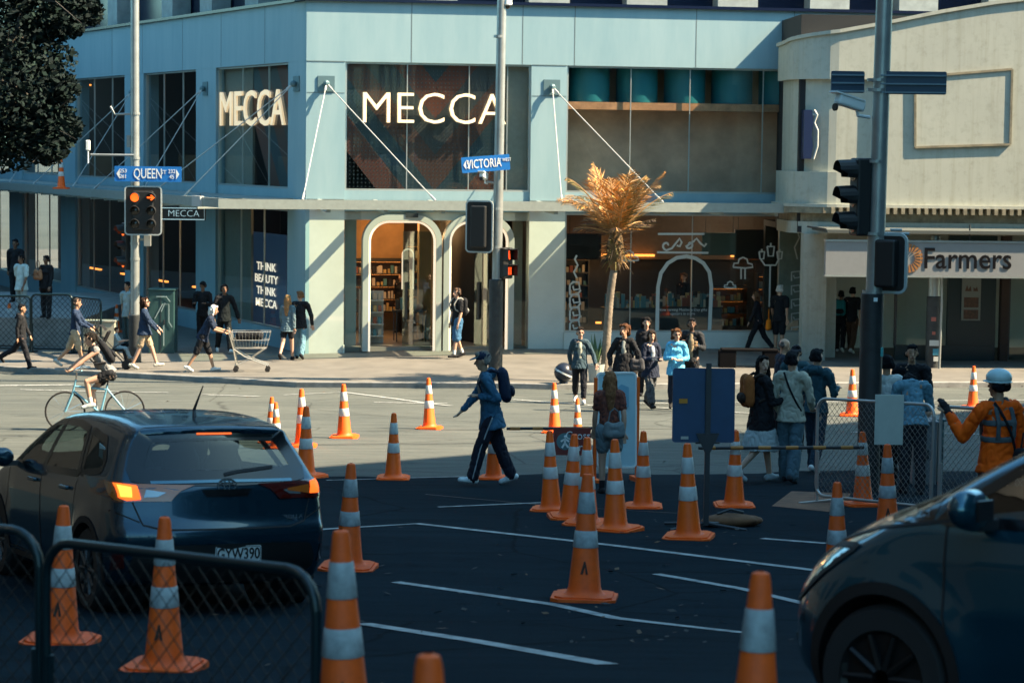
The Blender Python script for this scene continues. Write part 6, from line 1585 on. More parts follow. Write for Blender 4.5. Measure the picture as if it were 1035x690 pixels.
# pavement on the left
P = person('man in a navy jumper and tan shorts pushing the stroller', 76, 373, 303, yaw=-88, lean=.06, legs=((-.42, .35), (.30, .10)), skin='tan', top=(.018, .035, .075), hem=.08, bottom='shorts', bl=.88, bot=(.42, .32, .22), shoes=(.40, .45, .46), hair='short', hairc=(.05, .04, .035), near=True, headpitch=.1,
       arms=(((-.05, .55, -.82), (0, .85, -.45)), ((.05, .45, -.88), (0, .9, -.4))))
STM = P
person('young person in black walking right at the far left pavement', 22, 373, 309, yaw=-90, legs=((-.55, .55), (.32, .06)), skin='mid', top=BLK, hem=.12, bot=(.012, .013, .018), hair='short', hood=True, h=1.62)
P = person('woman in a loose navy jumper and tan shorts striding right past the signal pole', 146, 373, 303, yaw=-84, legs=((.42, .12), (-.30, .12)), gender='f', skin='light', headpitch=-.2, top=(.018, .035, .07), hem=.10, hemw=.05, bottom='shorts', bl=.75, bot=(.40, .30, .20), shoes=(.5, .48, .42), hair='bob', hairc=(.03, .015, .01), glasses=True, near=True,
       arms=(((-.08, .5, -.82), (0, .75, -.62)), ((.08, .45, -.85), (0, .7, -.7))))
person('man in a pale T shirt standing behind the shaded mesh fence at far left', 22, d=66.5, h=1.74, dz=.75, yaw=150, legs=STAND, skin='dark', top=(.42, .55, .56), sleeve=.5, hem=.16, hemw=.03, bot=(.25, .32, .34), hair='short')
P = person('person in a black top with a tan bag behind the shaded mesh fence', 47, d=66.6, h=1.70, dz=.75, yaw=165, legs=STAND, skin='dark', top=BLK, hem=.12, bot=BLK, hair='short', gender='f')
handbag(P, 'tan shoulder bag on the person in black behind the fence', (.35, .17, .09), Vector((.20, .10, P['chest'].z-.05)), (.22, .12, .34))
person('dark figure further back at the left edge, behind the pale T shirt', 16, d=71, h=1.82, dz=.9, yaw=170, legs=STAND, skin='dark', top=BLK, hem=.12, bot=BLK, hair='short')
person('person in a pale top half hidden by the left signal pole', 129, d=64.8, h=1.70, yaw=150, dz=.12, legs=STAND, skin='mid', top=(.30, .40, .42), sleeve=.5, hem=.14, bot=(.05, .09, .10), hair='short')
person('dark clothed person reading a phone in the shade beside the side window', 205, d=64.6, h=1.72, yaw=170, dz=.1, legs=STAND, headpitch=.3, skin='dark', top=BLK, hem=.12, bot=BLK, hair='short', arms=(((-.15, .1, -.95), (.3, .8, .2)), ((.15, .1, -.95), (-.3, .8, .2))))
P = person('person in black with headphones walking in shade by the display screen', 226.5, 357, 278, yaw=-160, legs=WALK, skin='dark', top=BLK, hem=.12, hemw=.03, hood=True, bot=BLK, shoes=(.6, .62, .62), hair='short', h=1.80, arms=(((-.35, .0, -.9), (-.25, .1, -.95)), ((.3, .1, -.9), (0, .3, -.9))))
t = thing('headphones', 'black headphones on the person in black by the display screen', 'headphones', P['M'] @ P['hc'], P['yaw']); b = MB(); b.tube([(.1*math.cos(a), -.01, .02+.115*math.sin(a)) for a in np.linspace(0, math.pi, 11)], .013, 6); b.build('band', m_black, t)
for x in (-.095, .095): b = MB(); b.ball((x, -.01, .01), .036, 10, (.6, 1, 1.2)); b.build('ear_cup', m_black, t)
TRW = person('white haired woman in a navy T shirt pushing the shopping trolley', 205, 376, 306, yaw=-86, lean=.42, legs=((.38, .12), (-.38, .18)), gender='f', skin='tan', top=(.012, .024, .05), sleeve=.5, hem=.12, hemw=.02, bottom='shorts', bl=.95, bot=BLK, shoes=(.62, .62, .6), hair='bob', hairc=(.75, .72, .66), near=True, h=1.68,
       arms=(((-.05, .45, -.88), (0, .97, -.22)), ((.05, .35, -.92), (0, .97, -.25))))
P = person('woman with long fair brown hair and a grey blue top walking away', 290.5, 364, 300, yaw=-12, legs=((-.25, .45), (.20, .08)), gender='f', skin='light', top=(.11, .17, .20), hem=.16, hemw=.03, bottom='shorts', bl=.6, bot=BLK, shoes=BLK, hair='long', hairc=(.34, .18, .08), near=True, h=1.64)
P = person('man in a black jacket and blue jeans beside the long haired woman', 303, 363, 298, yaw=-5, legs=((.2, .08), (-.22, .35)), skin='light', headturn=50, top=BLK, hem=.14, hemw=.02, bot=(.12, .24, .30), shoes=BLK, hair='short', hairc=(.20, .10, .05), near=True, h=1.72, arms=(((-.25, .05, -.95), (0, .3, -.95)), ((.35, -.1, -.9), (.1, .2, -.95))))
P = person('man in a black T shirt and blue shorts with headphones by the right doorway', 461.5, 362, 294, yaw=120, legs=((.18, .05), (-.16, .22)), skin='light', headturn=10, top=BLK, sleeve=.45, hem=.14, bottom='shorts', bl=.98, bot=(.045, .13, .24), shoes=BLK, socks=(.6, .6, .58), hair='short', hairc=(.10, .06, .04), near=True, flare=.02, arms=(((-.12, .05, -.98), (0, .3, -.95)), ((.14, .0, -.98), (0, .25, -.95))))
backpack(P, 'slim black backpack on the man in front of the right doorway', BLK, (.3, .3, .28), off=.18)
t = thing('headphones', 'black headphones on the man in front of the right doorway', 'headphones', P['M'] @ P['hc'], P['yaw']+.17); b = MB(); b.tube([(.1*math.cos(a), -.01, .02+.115*math.sin(a)) for a in np.linspace(0, math.pi, 11)], .013, 6); b.build('band', m_black, t)
for x in (-.095, .095): b = MB(); b.ball((x, -.01, .01), .036, 10, (.6, 1, 1.2)); b.build('ear_cup', m_black, t)
# shop assistants behind glass
person('shop assistant in black behind the counter inside the left doorway', 405, d=68.5, h=1.68, yaw=150, dz=.12, legs=STAND, top=BLK, bot=BLK, hair='short', gender='f')
person('customer in black among the shelves behind the big display window', 690, d=69, h=1.66, yaw=160, dz=.12, legs=STAND, top=BLK, bot=BLK, hair='curly', hairc=(.12, .06, .03), gender='f')

# ------------------------------------------------------------------ raised terrace behind the left fence
b = MB(); b.box((-17, 72, gz(-13, 70)+PAVE+.37), (10.5, 11.5, .76)); tag(b.build('terrace', m_kerb), kind='structure')
# ------------------------------------------------------------------ bicycle and rider
pb_ = gp(97, 435); BY = R_(104)
m_bike = mat('bike_blue', (.16, .38, .50), .4); m_tyre = mat('tyre_rubber', (.010, .010, .011), .8); m_chrome = mat('chrome', (.6, .62, .62), .2, .9)
bk = thing('bicycle', 'light blue bicycle ridden to the left behind the hatchback', 'bicycle', pb_, BY)   # local +Y forward
def wheel_spoked(y, par):
    t = MB(); n = 28; t.tube([(0, y+.335*math.cos(2*math.pi*i/n), .345+.335*math.sin(2*math.pi*i/n)) for i in range(n+1)], .017, 6, cap=False); w = t.build('wheel', m_tyre, par)
    t = MB()
    for i in range(14): a = 2*math.pi*i/14; t.tube([(0, y, .345), (0, y+.32*math.cos(a), .345+.32*math.sin(a))], .0025, 3, cap=False)
    t.lathe([(.025, -.03), (.025, .03)], 10, (0, y, .345), 'X'); t.build('spoke', m_chrome, w)
wheel_spoked(.53, bk); wheel_spoked(-.50, bk)
b = MB()
for q in ([(0, -.08, .30), (0, -.20, .80)], [(0, -.17, .72), (0, .36, .78)], [(0, -.08, .30), (0, .38, .70)], [(.03, -.5, .345), (0, -.18, .74)], [(-.03, -.5, .345), (0, -.18, .74)], [(.04, -.5, .345), (0, -.08, .30)], [(-.04, -.5, .345), (0, -.08, .30)], [(0, .34, .90), (0, .40, .66)], [(.05, .40, .66), (.05, .53, .345)], [(-.05, .40, .66), (-.05, .53, .345)]): b.tube(q, .018, 8)
b.build('frame', m_bike, bk)
b = MB(); b.tube([(0, .34, .88), (0, .33, 1.02), (0, .36, 1.05)], .014, 6); b.tube([(-.30, .26, 1.08), (-.2, .36, 1.06), (0, .38, 1.04), (.2, .36, 1.06), (.30, .26, 1.08)], .014, 8); b.build('handlebar', m_chrome, bk)
b = MB(); b.tube([(0, -.20, .8), (0, -.22, .92)], .014, 6); b.ball((0, -.24, .945), .12, 10, (.7, 1.15, .3)); b.build('saddle', m_black, bk)
b = MB(); b.lathe([(.085, -.005), (.085, .005)], 16, (.05, -.08, .3), 'X'); b.tube([(.07, -.08, .3), (.07, .06, .22)], .012, 6); b.tube([(-.07, -.08, .3), (-.07, -.2, .38)], .012, 6); b.box((.12, .07, .21), (.1, .09, .025)); b.box((-.12, -.21, .39), (.1, .09, .025)); b.build('crank', m_chrome, bk)
CY = person('woman in black shorts riding the light blue bicycle to the left', 0, pos=pb_ + Rz(BY) @ Vector((0, -.23, 0)), h=1.66, yaw=math.degrees(BY), hipz=1.02, lean=.55, legs=((1.28, 1.45), (.78, .98)), gender='f', skin='light', headturn=14, headpitch=-.05, top=(.20, .20, .20), sleeve=0, hem=.04, bottom='shorts', bl=.42, bot=BLK, shoes=(.45, .5, .5), socks=(.6, .6, .58), hair='pony', hairc=(.015, .012, .01), near=True, hands='grip',
       arms=(((-.10, .82, -.55), (-.08, .78, -.60)), ((.10, .82, -.55), (.08, .78, -.60))))
backpack(CY, 'small black backpack on the cyclist', BLK, w=.20, off=.16)
# ------------------------------------------------------------------ stroller with child
sp_ = STM['M'] @ Vector((0, .95, 0)); sp_.z = gz2(sp_.x, sp_.y)
st = thing('stroller', 'black stroller with a child, pushed along the pavement', 'stroller', sp_, STM['yaw'])
for x in (-.24, .24):
    b = MB(); b.tube([(x, -.62, 1.02), (x, -.45, .92), (x, .1, .35), (x, .32, .12)], .016, 8); b.tube([(x, -.30, .12), (x, -.05, .48), (x, .15, .62)], .014, 8); b.build('frame_tube', m_frame, st)
    for y, r in ((.34, .11), (-.32, .13)):
        b = MB(); b.lathe([(r, -.02), (r+.012, -.01), (r+.012, .01), (r, .02)], 16, (x, y, r+.012), 'X'); b.lathe([(r*.5, -.022), (r*.5, .022)], 10, (x, y, r+.012), 'X'); b.build('wheel', m_tyre, st)
b = MB(); b.tube([(-.24, -.62, 1.02), (.24, -.62, 1.02)], .02, 8); b.build('handle', m_black, st)
b = MB(); b.box((0, .05, .46), (.42, .42, .06), rx=.1, ch=.02); b.box((0, -.22, .70), (.42, .06, .52), rx=-.45, ch=.02); b.box((0, .28, .32), (.36, .04, .26), rx=.3, ch=.01); b.build('seat', cloth(BLK), st)
b = MB(); n = 8
vs = []
for i in range(n+1):
    a = R_(40+80*i/n)
    for x in (-.23, .23): vs.append((x, -.30+.42*math.cos(a)*.5-.05, .72+.36*math.sin(a)))
b.add(vs, [(2*i, 2*i+1, 2*i+3, 2*i+2) for i in range(n)]); b.build('canopy', cloth(BLK), st)
person('small child sitting up in the stroller in a pale shirt', 0, pos=sp_ + Rz(STM['yaw']) @ Vector((0, .06, 0)), h=1.0, yaw=math.degrees(STM['yaw']), hipz=.56, legs=((1.4, 1.0), (1.4, 1.0)), skin='light', top=(.30, .40, .44), sleeve=.5, bottom='trousers', bot=(.30, .38, .42), shoes=(.2, .2, .2), hair='short', hairc=(.05, .03, .02), arms=(((-.2, .5, -.8), (.2, .9, .1)), ((.2, .5, -.8), (-.2, .9, .1))))
# ------------------------------------------------------------------ shopping trolley
tp_ = TRW['M'] @ Vector((0, 1.12, 0)); tp_.z = gz2(tp_.x, tp_.y)
m_tro = mat('trolley_wire', (.55, .52, .45), .35, .6)
tr = thing('shopping_trolley', 'wire shopping trolley with a black bag in it on the pavement', 'shopping trolley', tp_, TRW['yaw'])
b = MB()
for z, w, y0, y1 in ((.98, .29, -.42, .52), (.78, .265, -.38, .48), (.58, .24, -.34, .42)):
    b.tube([(-w, y0, z), (-w*.85, y1, z), (w*.85, y1, z), (w, y0, z), (-w, y0, z)], .008, 5)
for i in range(12):
    f = i/11
    for sx in (-1, 1): b.tube([(sx*(.29-.045*f), -.42+.94*f, .98), (sx*(.24-.04*f), -.34+.76*f, .58)], .004, 4)
for i in range(9):
    f = -1+2*i/8; b.tube([(.29*f, -.42, .98), (.24*f, -.34, .58), (.20*f, .42, .58), (.245*f, .52, .98)], .004, 4)
b.build('basket', m_tro, tr)
b = MB()
for sx in (-1, 1): b.tube([(sx*.27, -.50, 1.04), (sx*.25, -.38, .60), (sx*.24, -.30, .18)], .016, 6); b.tube([(sx*.24, -.36, .56), (sx*.22, -.1, .38), (sx*.20, .46, .16)], .016, 6); b.tube([(sx*.22, .40, .58), (sx*.2, .0, .30), (sx*.24, -.34, .16)], .012, 6)
b.tube([(-.24, -.3, .18), (.24, -.3, .18)], .012, 6); b.build('chassis', m_tro, tr)
b = MB(); b.tube([(-.28, -.52, 1.05), (.28, -.52, 1.05)], .018, 8); b.build('handle', m_orange_lit if False else m_frame, tr)
for x in (-.22, .22):
    for y in (-.32, .45): b = MB(); b.lathe([(.055, -.014), (.062, -.008), (.062, .008), (.055, .014)], 14, (x, y, .062), 'X'); b.tube([(x, y, .06), (x, y-.02, .17)], .012, 6); b.build('caster', m_tyre, tr)
t = thing('black_bag', 'black bag lying in the shopping trolley', 'bag', tp_ + Vector((0, 0, .78)), TRW['yaw']); b = Blob(); b.cap((-.1, -.22, .08), (-.1, .22, .10), .12, .13); b.cap((.1, -.22, .09), (.1, .22, .10), .12, .13); me = b.mesh(.02, 3, .01); me.materials.append(cloth(BLK)); link('bag_body', me, t)
# ------------------------------------------------------------------ unidentified dark ball and planter by the palm
pk = gp(569.5, 387.5); t = thing('round_ball', 'unidentified dark ball with a pale stripe standing on the kerb, left of the palm', 'ball', pk)
b = MB(); b.lathe([(.10, 0), (.10, .06)], 16); b.ball((0, 0, .26), .22, 18, (1, 1, 1.02)); b.build('ball_body', mat('navy_plastic', (.012, .018, .035), .35), t, smooth=True, auto=40)
b = MB(); b.lathe([(.2215, -.02), (.2225, .02)], 24, (0, 0, 0), cap=False); o = b.build('pale_stripe', m_white, t, smooth=True); o.location = (0, 0, .25); o.rotation_euler = (0, .45, 0)
pk = gp(602.5, 386); t = thing('potted_plant', 'single upright green leaf plant in a pale pot beside the palm trunk', 'plant', pk)
b = MB(); b.lathe([(.16, 0), (.21, .42), (.19, .42), (.17, .38)], 16); b.build('pot', mat('pale_pot', (.35, .37, .34), .6), t)
b = MB(); rng = random.Random(8)
for i in range(9):
    a = i*2.4; L = rng.uniform(.35, .75); d0 = Vector((.18*math.cos(a), .18*math.sin(a), 1)).normalized(); s = Vector((-math.sin(a), math.cos(a), 0)); p0 = Vector((.05*math.cos(a), .05*math.sin(a), .40))
    b.add([p0, p0+d0*L*.5+s*.05, p0+d0*L, p0+d0*L*.5-s*.05], [(0, 1, 2, 3)])
b.build('leaf', mat('plant_green', (.07, .12, .05), .5), t)
# ================================================================== CARS (surface from a signed distance field, windows cut out and glazed)
def sdf_poly(pts, X, Y):
    P = np.array(pts, float); d = np.full(X.shape, 1e9); s = np.ones(X.shape)
    n = len(P)
    for i in range(n):
        a = P[i]; b_ = P[(i+1) % n]; e = b_-a; wx, wy = X-a[0], Y-a[1]
        t = np.clip((wx*e[0]+wy*e[1])/(e@e), 0, 1); dx, dy = wx-e[0]*t, wy-e[1]*t; d = np.minimum(d, dx*dx+dy*dy)
        c1 = Y >= a[1]; c2 = Y < b_[1]; c3 = e[0]*wy > e[1]*wx
        fl = (c1 & c2 & c3) | (~c1 & ~c2 & ~c3); s[fl] *= -1
    return s*np.sqrt(d)
def catmull(pts, n=6, closed=True, sharp=()):
    P = [np.array(p, float) for p in pts]; N = len(P); out = []
    for i in range(N if closed else N-1):
        p0, p1, p2, p3 = P[(i-1) % N], P[i], P[(i+1) % N], P[(i+2) % N]
        if i in sharp: p0 = 2*p1-p2
        if (i+1) % N in sharp: p3 = 2*p2-p1
        for k in range(n):
            t = k/n; out.append(.5*((2*p1)+(-p0+p2)*t+(2*p0-5*p1+4*p2-p3)*t*t+(-p0+3*p1-3*p2+p3)*t**3))
    return out
def smax(a, b_, k): h = np.clip(.5+.5*(a-b_)/k, 0, 1); return b_*(1-h)+a*h+k*h*(1-h)
class CarShape:
    def __init__(s, side, widthz, plan, wheels, bow=(.10, .12), crown=.05, k=.07, flare=.02, sharp=()):
        s.side = catmull(side, 5, True, sharp); s.wz = np.array(widthz); s.pl = np.array(plan); s.wheels = wheels; s.bow = bow; s.crown = crown; s.k = k; s.fl = flare
        s.y0 = min(p[0] for p in s.side)-.06; s.y1 = max(p[0] for p in s.side)+.06; s.z1 = max(p[1] for p in s.side)+.06
        s.gy = np.arange(s.y0, s.y1, .01); s.gz = np.arange(.05, s.z1, .01)
        s.tab = sdf_poly(s.side, *np.meshgrid(s.gy, s.gz, indexing='ij'))
    def tabl(s, y, z):
        fy = np.clip((y-s.gy[0])/.01, 0, len(s.gy)-1.001); fz = np.clip((z-s.gz[0])/.01, 0, len(s.gz)-1.001)
        iy, iz = fy.astype(int), fz.astype(int); ty, tz = fy-iy, fz-iz; T = s.tab
        return T[iy, iz]*(1-ty)*(1-tz)+T[iy+1, iz]*ty*(1-tz)+T[iy, iz+1]*(1-ty)*tz+T[iy+1, iz+1]*ty*tz
    def f(s, x, y, z):
        ax = np.abs(x); q = (ax/.88)**2
        yy = y + np.where(y > 0, q*s.bow[1]*np.clip(y/1.5, 0, 1), -q*s.bow[0]*np.clip(-y/1.5, 0, 1)); zz = z + s.crown*q*np.clip((z-.8)/.4, 0, 1)
        d1 = s.tabl(yy, zz)
        w = np.interp(z, s.wz[:, 0], s.wz[:, 1])*np.interp(y, s.pl[:, 0], s.pl[:, 1])
        for (wy, wzc, wr) in s.wheels:
            r = np.sqrt((y-wy)**2+(z-wzc)**2); w = w + s.fl*np.exp(-((r-wr)/.10)**2)*(z < .95)
        return smax(d1, ax-w, s.k)
    def nrm(s, x, y, z):
        e = .004; g = np.stack([s.f(x+e, y, z)-s.f(x-e, y, z), s.f(x, y+e, z)-s.f(x, y-e, z), s.f(x, y, z+e)-s.f(x, y, z-e)], -1)
        return g/np.maximum(np.linalg.norm(g, axis=-1, keepdims=True), 1e-9)
    def surf(s, h=.022):
        xs = np.arange(-1.0, 1.0+h, h); ys = np.arange(s.y0-.02, s.y1+.02, h); zs = np.arange(.08, s.z1+.02, h)
        X, Y, Z = np.meshgrid(xs, ys, zs, indexing='ij'); F = s.f(X, Y, Z); I = F < 0
        nx, ny, nz_ = F.shape; acc = np.zeros((nx-1, ny-1, nz_-1, 3)); cnt = np.zeros((nx-1, ny-1, nz_-1))
        cor = [(i, j, k) for i in (0, 1) for j in (0, 1) for k in (0, 1)]
        def sub(A, c): return A[c[0]:nx-1+c[0], c[1]:ny-1+c[1], c[2]:nz_-1+c[2]]
        for a in cor:
            for ax in range(3):
                if a[ax] == 0:
                    b_ = list(a); b_[ax] = 1; fa, fb = sub(F, a), sub(F, b_); cr = (fa < 0) != (fb < 0)
                    t = np.where(cr, fa/np.where(cr, fa-fb, 1), 0)
                    for c in range(3):
                        v = np.full(fa.shape, float(a[c])); v = v+t if c == ax else v; acc[..., c] += np.where(cr, v, 0)
                    cnt += cr
        ok = cnt > 0; idx = -np.ones(cnt.shape, int); idx[ok] = np.arange(ok.sum()); cell = np.argwhere(ok)
        V = (cell+acc[ok]/cnt[ok][:, None])*h + np.array([xs[0], ys[0], zs[0]])
        for _ in range(3):
            n_ = s.nrm(V[:, 0], V[:, 1], V[:, 2]); V = V-n_*s.f(V[:, 0], V[:, 1], V[:, 2])[:, None]*.8
        fs = []
        for ax in range(3):
            a = [slice(1, -1)]*3; a[ax] = slice(0, -1); b_ = list(a); b_[ax] = slice(1, None)
            cr = np.argwhere(I[tuple(a)] != I[tuple(b_)])
            c = cr+1; c[:, ax] -= 1; inside = I[tuple(c.T)]
            u, v = (ax+1) % 3, (ax+2) % 3; q = []
            for du, dv in ((1, 1), (0, 1), (0, 0), (1, 0)):
                m = c.copy(); m[:, u] -= du; m[:, v] -= dv; q.append(idx[tuple(m.T)])
            q = np.stack(q, 1); q[~inside] = q[~inside][:, ::-1]; fs.append(q)
        return V, np.concatenate(fs)
    def project(s, o, dirv):
        """march points o (n,3) along dirv to the surface"""
        o = np.array(o, float); dirv = np.array(dirv, float); t = np.zeros(len(o))
        for _ in range(60):
            p = o+dirv*t[:, None]; t = t+np.clip(s.f(p[:, 0], p[:, 1], p[:, 2])*.7, -.05, .3)
        return o+dirv*t[:, None]
def inside_poly(poly, u, v):
    r = np.zeros(u.shape, bool); n = len(poly)
    for i in range(n):
        x0, y0 = poly[i]; x1, y1 = poly[(i+1) % n]; c = ((y0 > v) != (y1 > v)) & (u < (x1-x0)*(v-y0)/((y1-y0) if abs(y1-y0) > 1e-12 else 1e-12)+x0); r ^= c
    return r
def grid_fill(poly, step):
    """triangulated polygon with interior points"""
    from mathutils.geometry import delaunay_2d_cdt
    bd = []
    n = len(poly)
    for i in range(n):
        a, c = np.array(poly[i]), np.array(poly[(i+1) % n]); m = max(1, int(np.linalg.norm(c-a)/step))
        for k in range(m): bd.append(tuple(a+(c-a)*k/m))
    P = np.array(poly); us = np.arange(P[:, 0].min()+step*.5, P[:, 0].max(), step); vs = np.arange(P[:, 1].min()+step*.5, P[:, 1].max(), step)
    U, Vv = np.meshgrid(us, vs); U, Vv = U.ravel(), Vv.ravel(); d = sdf_poly(bd, U, Vv); k = d < -step*.4
    pts = [Vector(p) for p in bd]+[Vector((a, c)) for a, c in zip(U[k], Vv[k])]
    r = delaunay_2d_cdt(pts, [(i, (i+1) % len(bd)) for i in range(len(bd))], [], 1, 1e-6)
    return np.array([tuple(v) for v in r[0]]), [tuple(f) for f in r[2]]
class Car:
    def __init__(s, shape, name, label, loc, rz, paint, h=.022):
        s.sh = shape; s.t = thing(name, label, 'car', loc, rz); s.V, s.F = shape.surf(h); s.keep = np.ones(len(s.F), bool); s.paint = paint
        s.C = s.V[s.F].mean(1); s.N = shape.nrm(s.C[:, 0], s.C[:, 1], s.C[:, 2])
    def uv(s, view, P):
        return (P[:, 0], P[:, 2]) if view in ('rear', 'front') else (P[:, 1], P[:, 2]) if view in ('left', 'right') else (P[:, 0], P[:, 1])
    DIR = {'rear': (0, 1, 0), 'front': (0, -1, 0), 'left': (1, 0, 0), 'right': (-1, 0, 0), 'top': (0, 0, -1)}
    def lift(s, view, uvp):
        n = len(uvp); u, v = uvp[:, 0], uvp[:, 1]
        o = {'rear': lambda: np.stack([u, np.full(n, -3.0), v], 1), 'front': lambda: np.stack([u, np.full(n, 3.2), v], 1), 'left': lambda: np.stack([np.full(n, -1.6), u, v], 1), 'right': lambda: np.stack([np.full(n, 1.6), u, v], 1), 'top': lambda: np.stack([u, v, np.full(n, 2.2)], 1)}[view]()
        return s.sh.project(o, np.array(s.DIR[view]))
    def cut(s, view, poly):
        u, v = s.uv(view, s.C); d = np.array(s.DIR[view]); s.keep &= ~(inside_poly(poly, u, v) & ((s.N @ d) < -.05))
    def patch(s, name, view, poly, m, off=.004, step=.05, parent=None, thick=0.0):
        uvp, fs = grid_fill(poly, step); P = s.lift(view, uvp); n_ = s.sh.nrm(P[:, 0], P[:, 1], P[:, 2]); P = P+n_*off
        d = np.array(s.DIR[view]); b = MB(); fs2 = []
        for f in fs:
            a, c, e = P[f[0]], P[f[1]], P[f[2]]; nn = np.cross(c-a, e-a); fs2.append(f if nn @ d < 0 else f[::-1])
        b.add([tuple(p) for p in P], fs2); return b.build(name, m, parent or s.t, smooth=True)
    def ring(s, name, view, poly, w, m, off=.004, parent=None, inw=True):
        pts = []
        n = len(poly)
        for i in range(n):
            a, c = np.array(poly[i]), np.array(poly[(i+1) % n]); k_ = max(1, int(np.linalg.norm(c-a)/.03)); pts += [tuple(a+(c-a)*k/k_) for k in range(k_)]
        P = np.array(pts); nx = np.roll(P, -1, 0)-np.roll(P, 1, 0); nx /= np.maximum(np.linalg.norm(nx, axis=1, keepdims=True), 1e-9); no = np.stack([nx[:, 1], -nx[:, 0]], 1)
        if not inside_poly(poly, np.array([P[0, 0]-no[0, 0]*.004]), np.array([P[0, 1]-no[0, 1]*.004]))[0]: no = -no
        A, B = s.lift(view, P+no*w*.75), s.lift(view, P-no*w*.75)
        A = A+s.sh.nrm(*A.T)*off; B = B+s.sh.nrm(*B.T)*off; b = MB(); k_ = len(P)
        b.add([tuple(p) for p in A]+[tuple(p) for p in B], [(i, (i+1) % k_, k_+(i+1) % k_, k_+i) for i in range(k_)]); return b.build(name, m, parent or s.t, smooth=True)
    def seam(s, name, view, line, w, m, off=.003, parent=None, r=None):
        pts = []
        for a, c in zip(line, line[1:]):
            a, c = np.array(a), np.array(c); k_ = max(1, int(np.linalg.norm(c-a)/.03)); pts += [tuple(a+(c-a)*k/k_) for k in range(k_)]
        pts.append(tuple(line[-1])); P = np.array(pts); d = np.gradient(P, axis=0); d /= np.maximum(np.linalg.norm(d, axis=1, keepdims=True), 1e-9); no = np.stack([-d[:, 1], d[:, 0]], 1)
        A, B = s.lift(view, P+no*w/2), s.lift(view, P-no*w/2); A = A+s.sh.nrm(*A.T)*off; B = B+s.sh.nrm(*B.T)*off; b = MB(); k_ = len(P)
        b.add([tuple(p) for p in A]+[tuple(p) for p in B], [(i, i+1, k_+i+1, k_+i) for i in range(k_-1)]); return b.build(name, m, parent or s.t, smooth=True)
    def finish(s, wheels, wr, tw, rim=(.20, .21, .22)):
        for (wy, wz_, rr) in s.sh.wheels:
            r = np.sqrt((s.C[:, 1]-wy)**2+(s.C[:, 2]-wz_)**2); s.keep &= ~((r < rr) & (np.abs(s.C[:, 0]) > .52) & (np.abs(s.N[:, 0]) > .25)); s.keep &= ~((r < rr) & (s.C[:, 2] < .4))
        F = s.F[s.keep]; used = np.unique(F); mp = -np.ones(len(s.V), int); mp[used] = np.arange(len(used)); V = s.V[used]
        me = bpy.data.meshes.new('body'); me.from_pydata([tuple(v) for v in V], [], [tuple(int(q) for q in f) for f in mp[F]]); me.materials.append(s.paint)
        me.polygons.foreach_set('use_smooth', [True]*len(me.polygons)); nn = s.sh.nrm(*V.T); me.update()
        s.body = link('body', me, s.t)
        for (wy, wz_, rr) in s.sh.wheels:
            for sd in (-1, 1):
                b = MB(); n = 28
                # arch lip and inner well
                A = [(wy+(rr+.004)*math.cos(2*math.pi*i/n), wz_+(rr+.004)*math.sin(2*math.pi*i/n)) for i in range(n)]
                pr = s.lift('left' if sd < 0 else 'right', np.array(A)); bad = (pr[:, 0]*sd < .55) | (pr[:, 0]*sd > 1.0) | (pr[:, 2] < .2); pr[bad, 0] = sd*.84; vs = [tuple(p) for p in pr]+[(sd*.50, a[0], a[1]) for a in A]
                b.add(vs, [(i, (i+1) % n, n+(i+1) % n, n+i) for i in range(n)]+[tuple(range(n, 2*n))]); b.build('wheel_well', m_black, s.t, smooth=False)
                arc = [(wy+(rr+.002)*math.cos(R_(a)), wz_+(rr+.002)*math.sin(R_(a))) for a in range(-12, 193, 6)]
                s.seam('arch_lip', 'left' if sd < 0 else 'right', arc, .05, m_seam, .006)
                w = MB(); w.lathe([(wr*.66, -tw/2), (wr*.93, -tw/2), (wr, -tw/2+.03), (wr, tw/2-.03), (wr*.93, tw/2), (wr*.66, tw/2)], 32, (sd*wheels, wy, wr), 'X', cap=False); o = w.build('wheel', m_tyre, s.t, smooth=True, auto=40)
                w = MB(); xo = sd*(wheels+tw/2-.03); w.lathe([(wr*.67, -.02), (wr*.60, .0), (.05, .0)], 24, (xo, wy, wr), 'X', cap=False)
                for k in range(10):
                    a = 2*math.pi*k/10; w.tube([(xo+sd*.012, wy+.04*math.cos(a), wr+.04*math.sin(a)), (xo+sd*.018, wy+wr*.62*math.cos(a), wr+wr*.62*math.sin(a))], [.02, .014], 6)
                w.build('rim', mat('alloy_%d' % int(rim[0]*100), rim, .45, .5), o)
def bez(pts, n=6): return [tuple(p) for p in catmull(pts, n)]
m_carglass = glass('car_glass', (.42, .50, .50), refl=.05)
m_pgray = mat('paint_graphite', (.005, .034, .058), .25, .6, coat=.6, spec=.5)
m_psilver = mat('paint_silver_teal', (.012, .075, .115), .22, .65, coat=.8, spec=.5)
m_seam = dif('seam_black', (.004, .004, .005)); m_trim = mat('gloss_black', (.006, .006, .007), .15)
m_redlens = mat('tail_red', (.06, .004, .003), .12, coat=1); m_clear = mat('tail_clear', (.25, .27, .28), .12, .6, coat=1)
m_amb_lens = mat('amber_lens', (.40, .09, .01), .15, coat=1)
m_glow = mat('indicator_glow', (1, .3, .02), emit=(1.0, .09, .006), estr=.5)
m_glowhot = mat('indicator_core', (1, .5, .1), emit=(1.0, .24, .02), estr=1.0)
m_seat = mat('seat_fabric', (.02, .022, .026), .8)
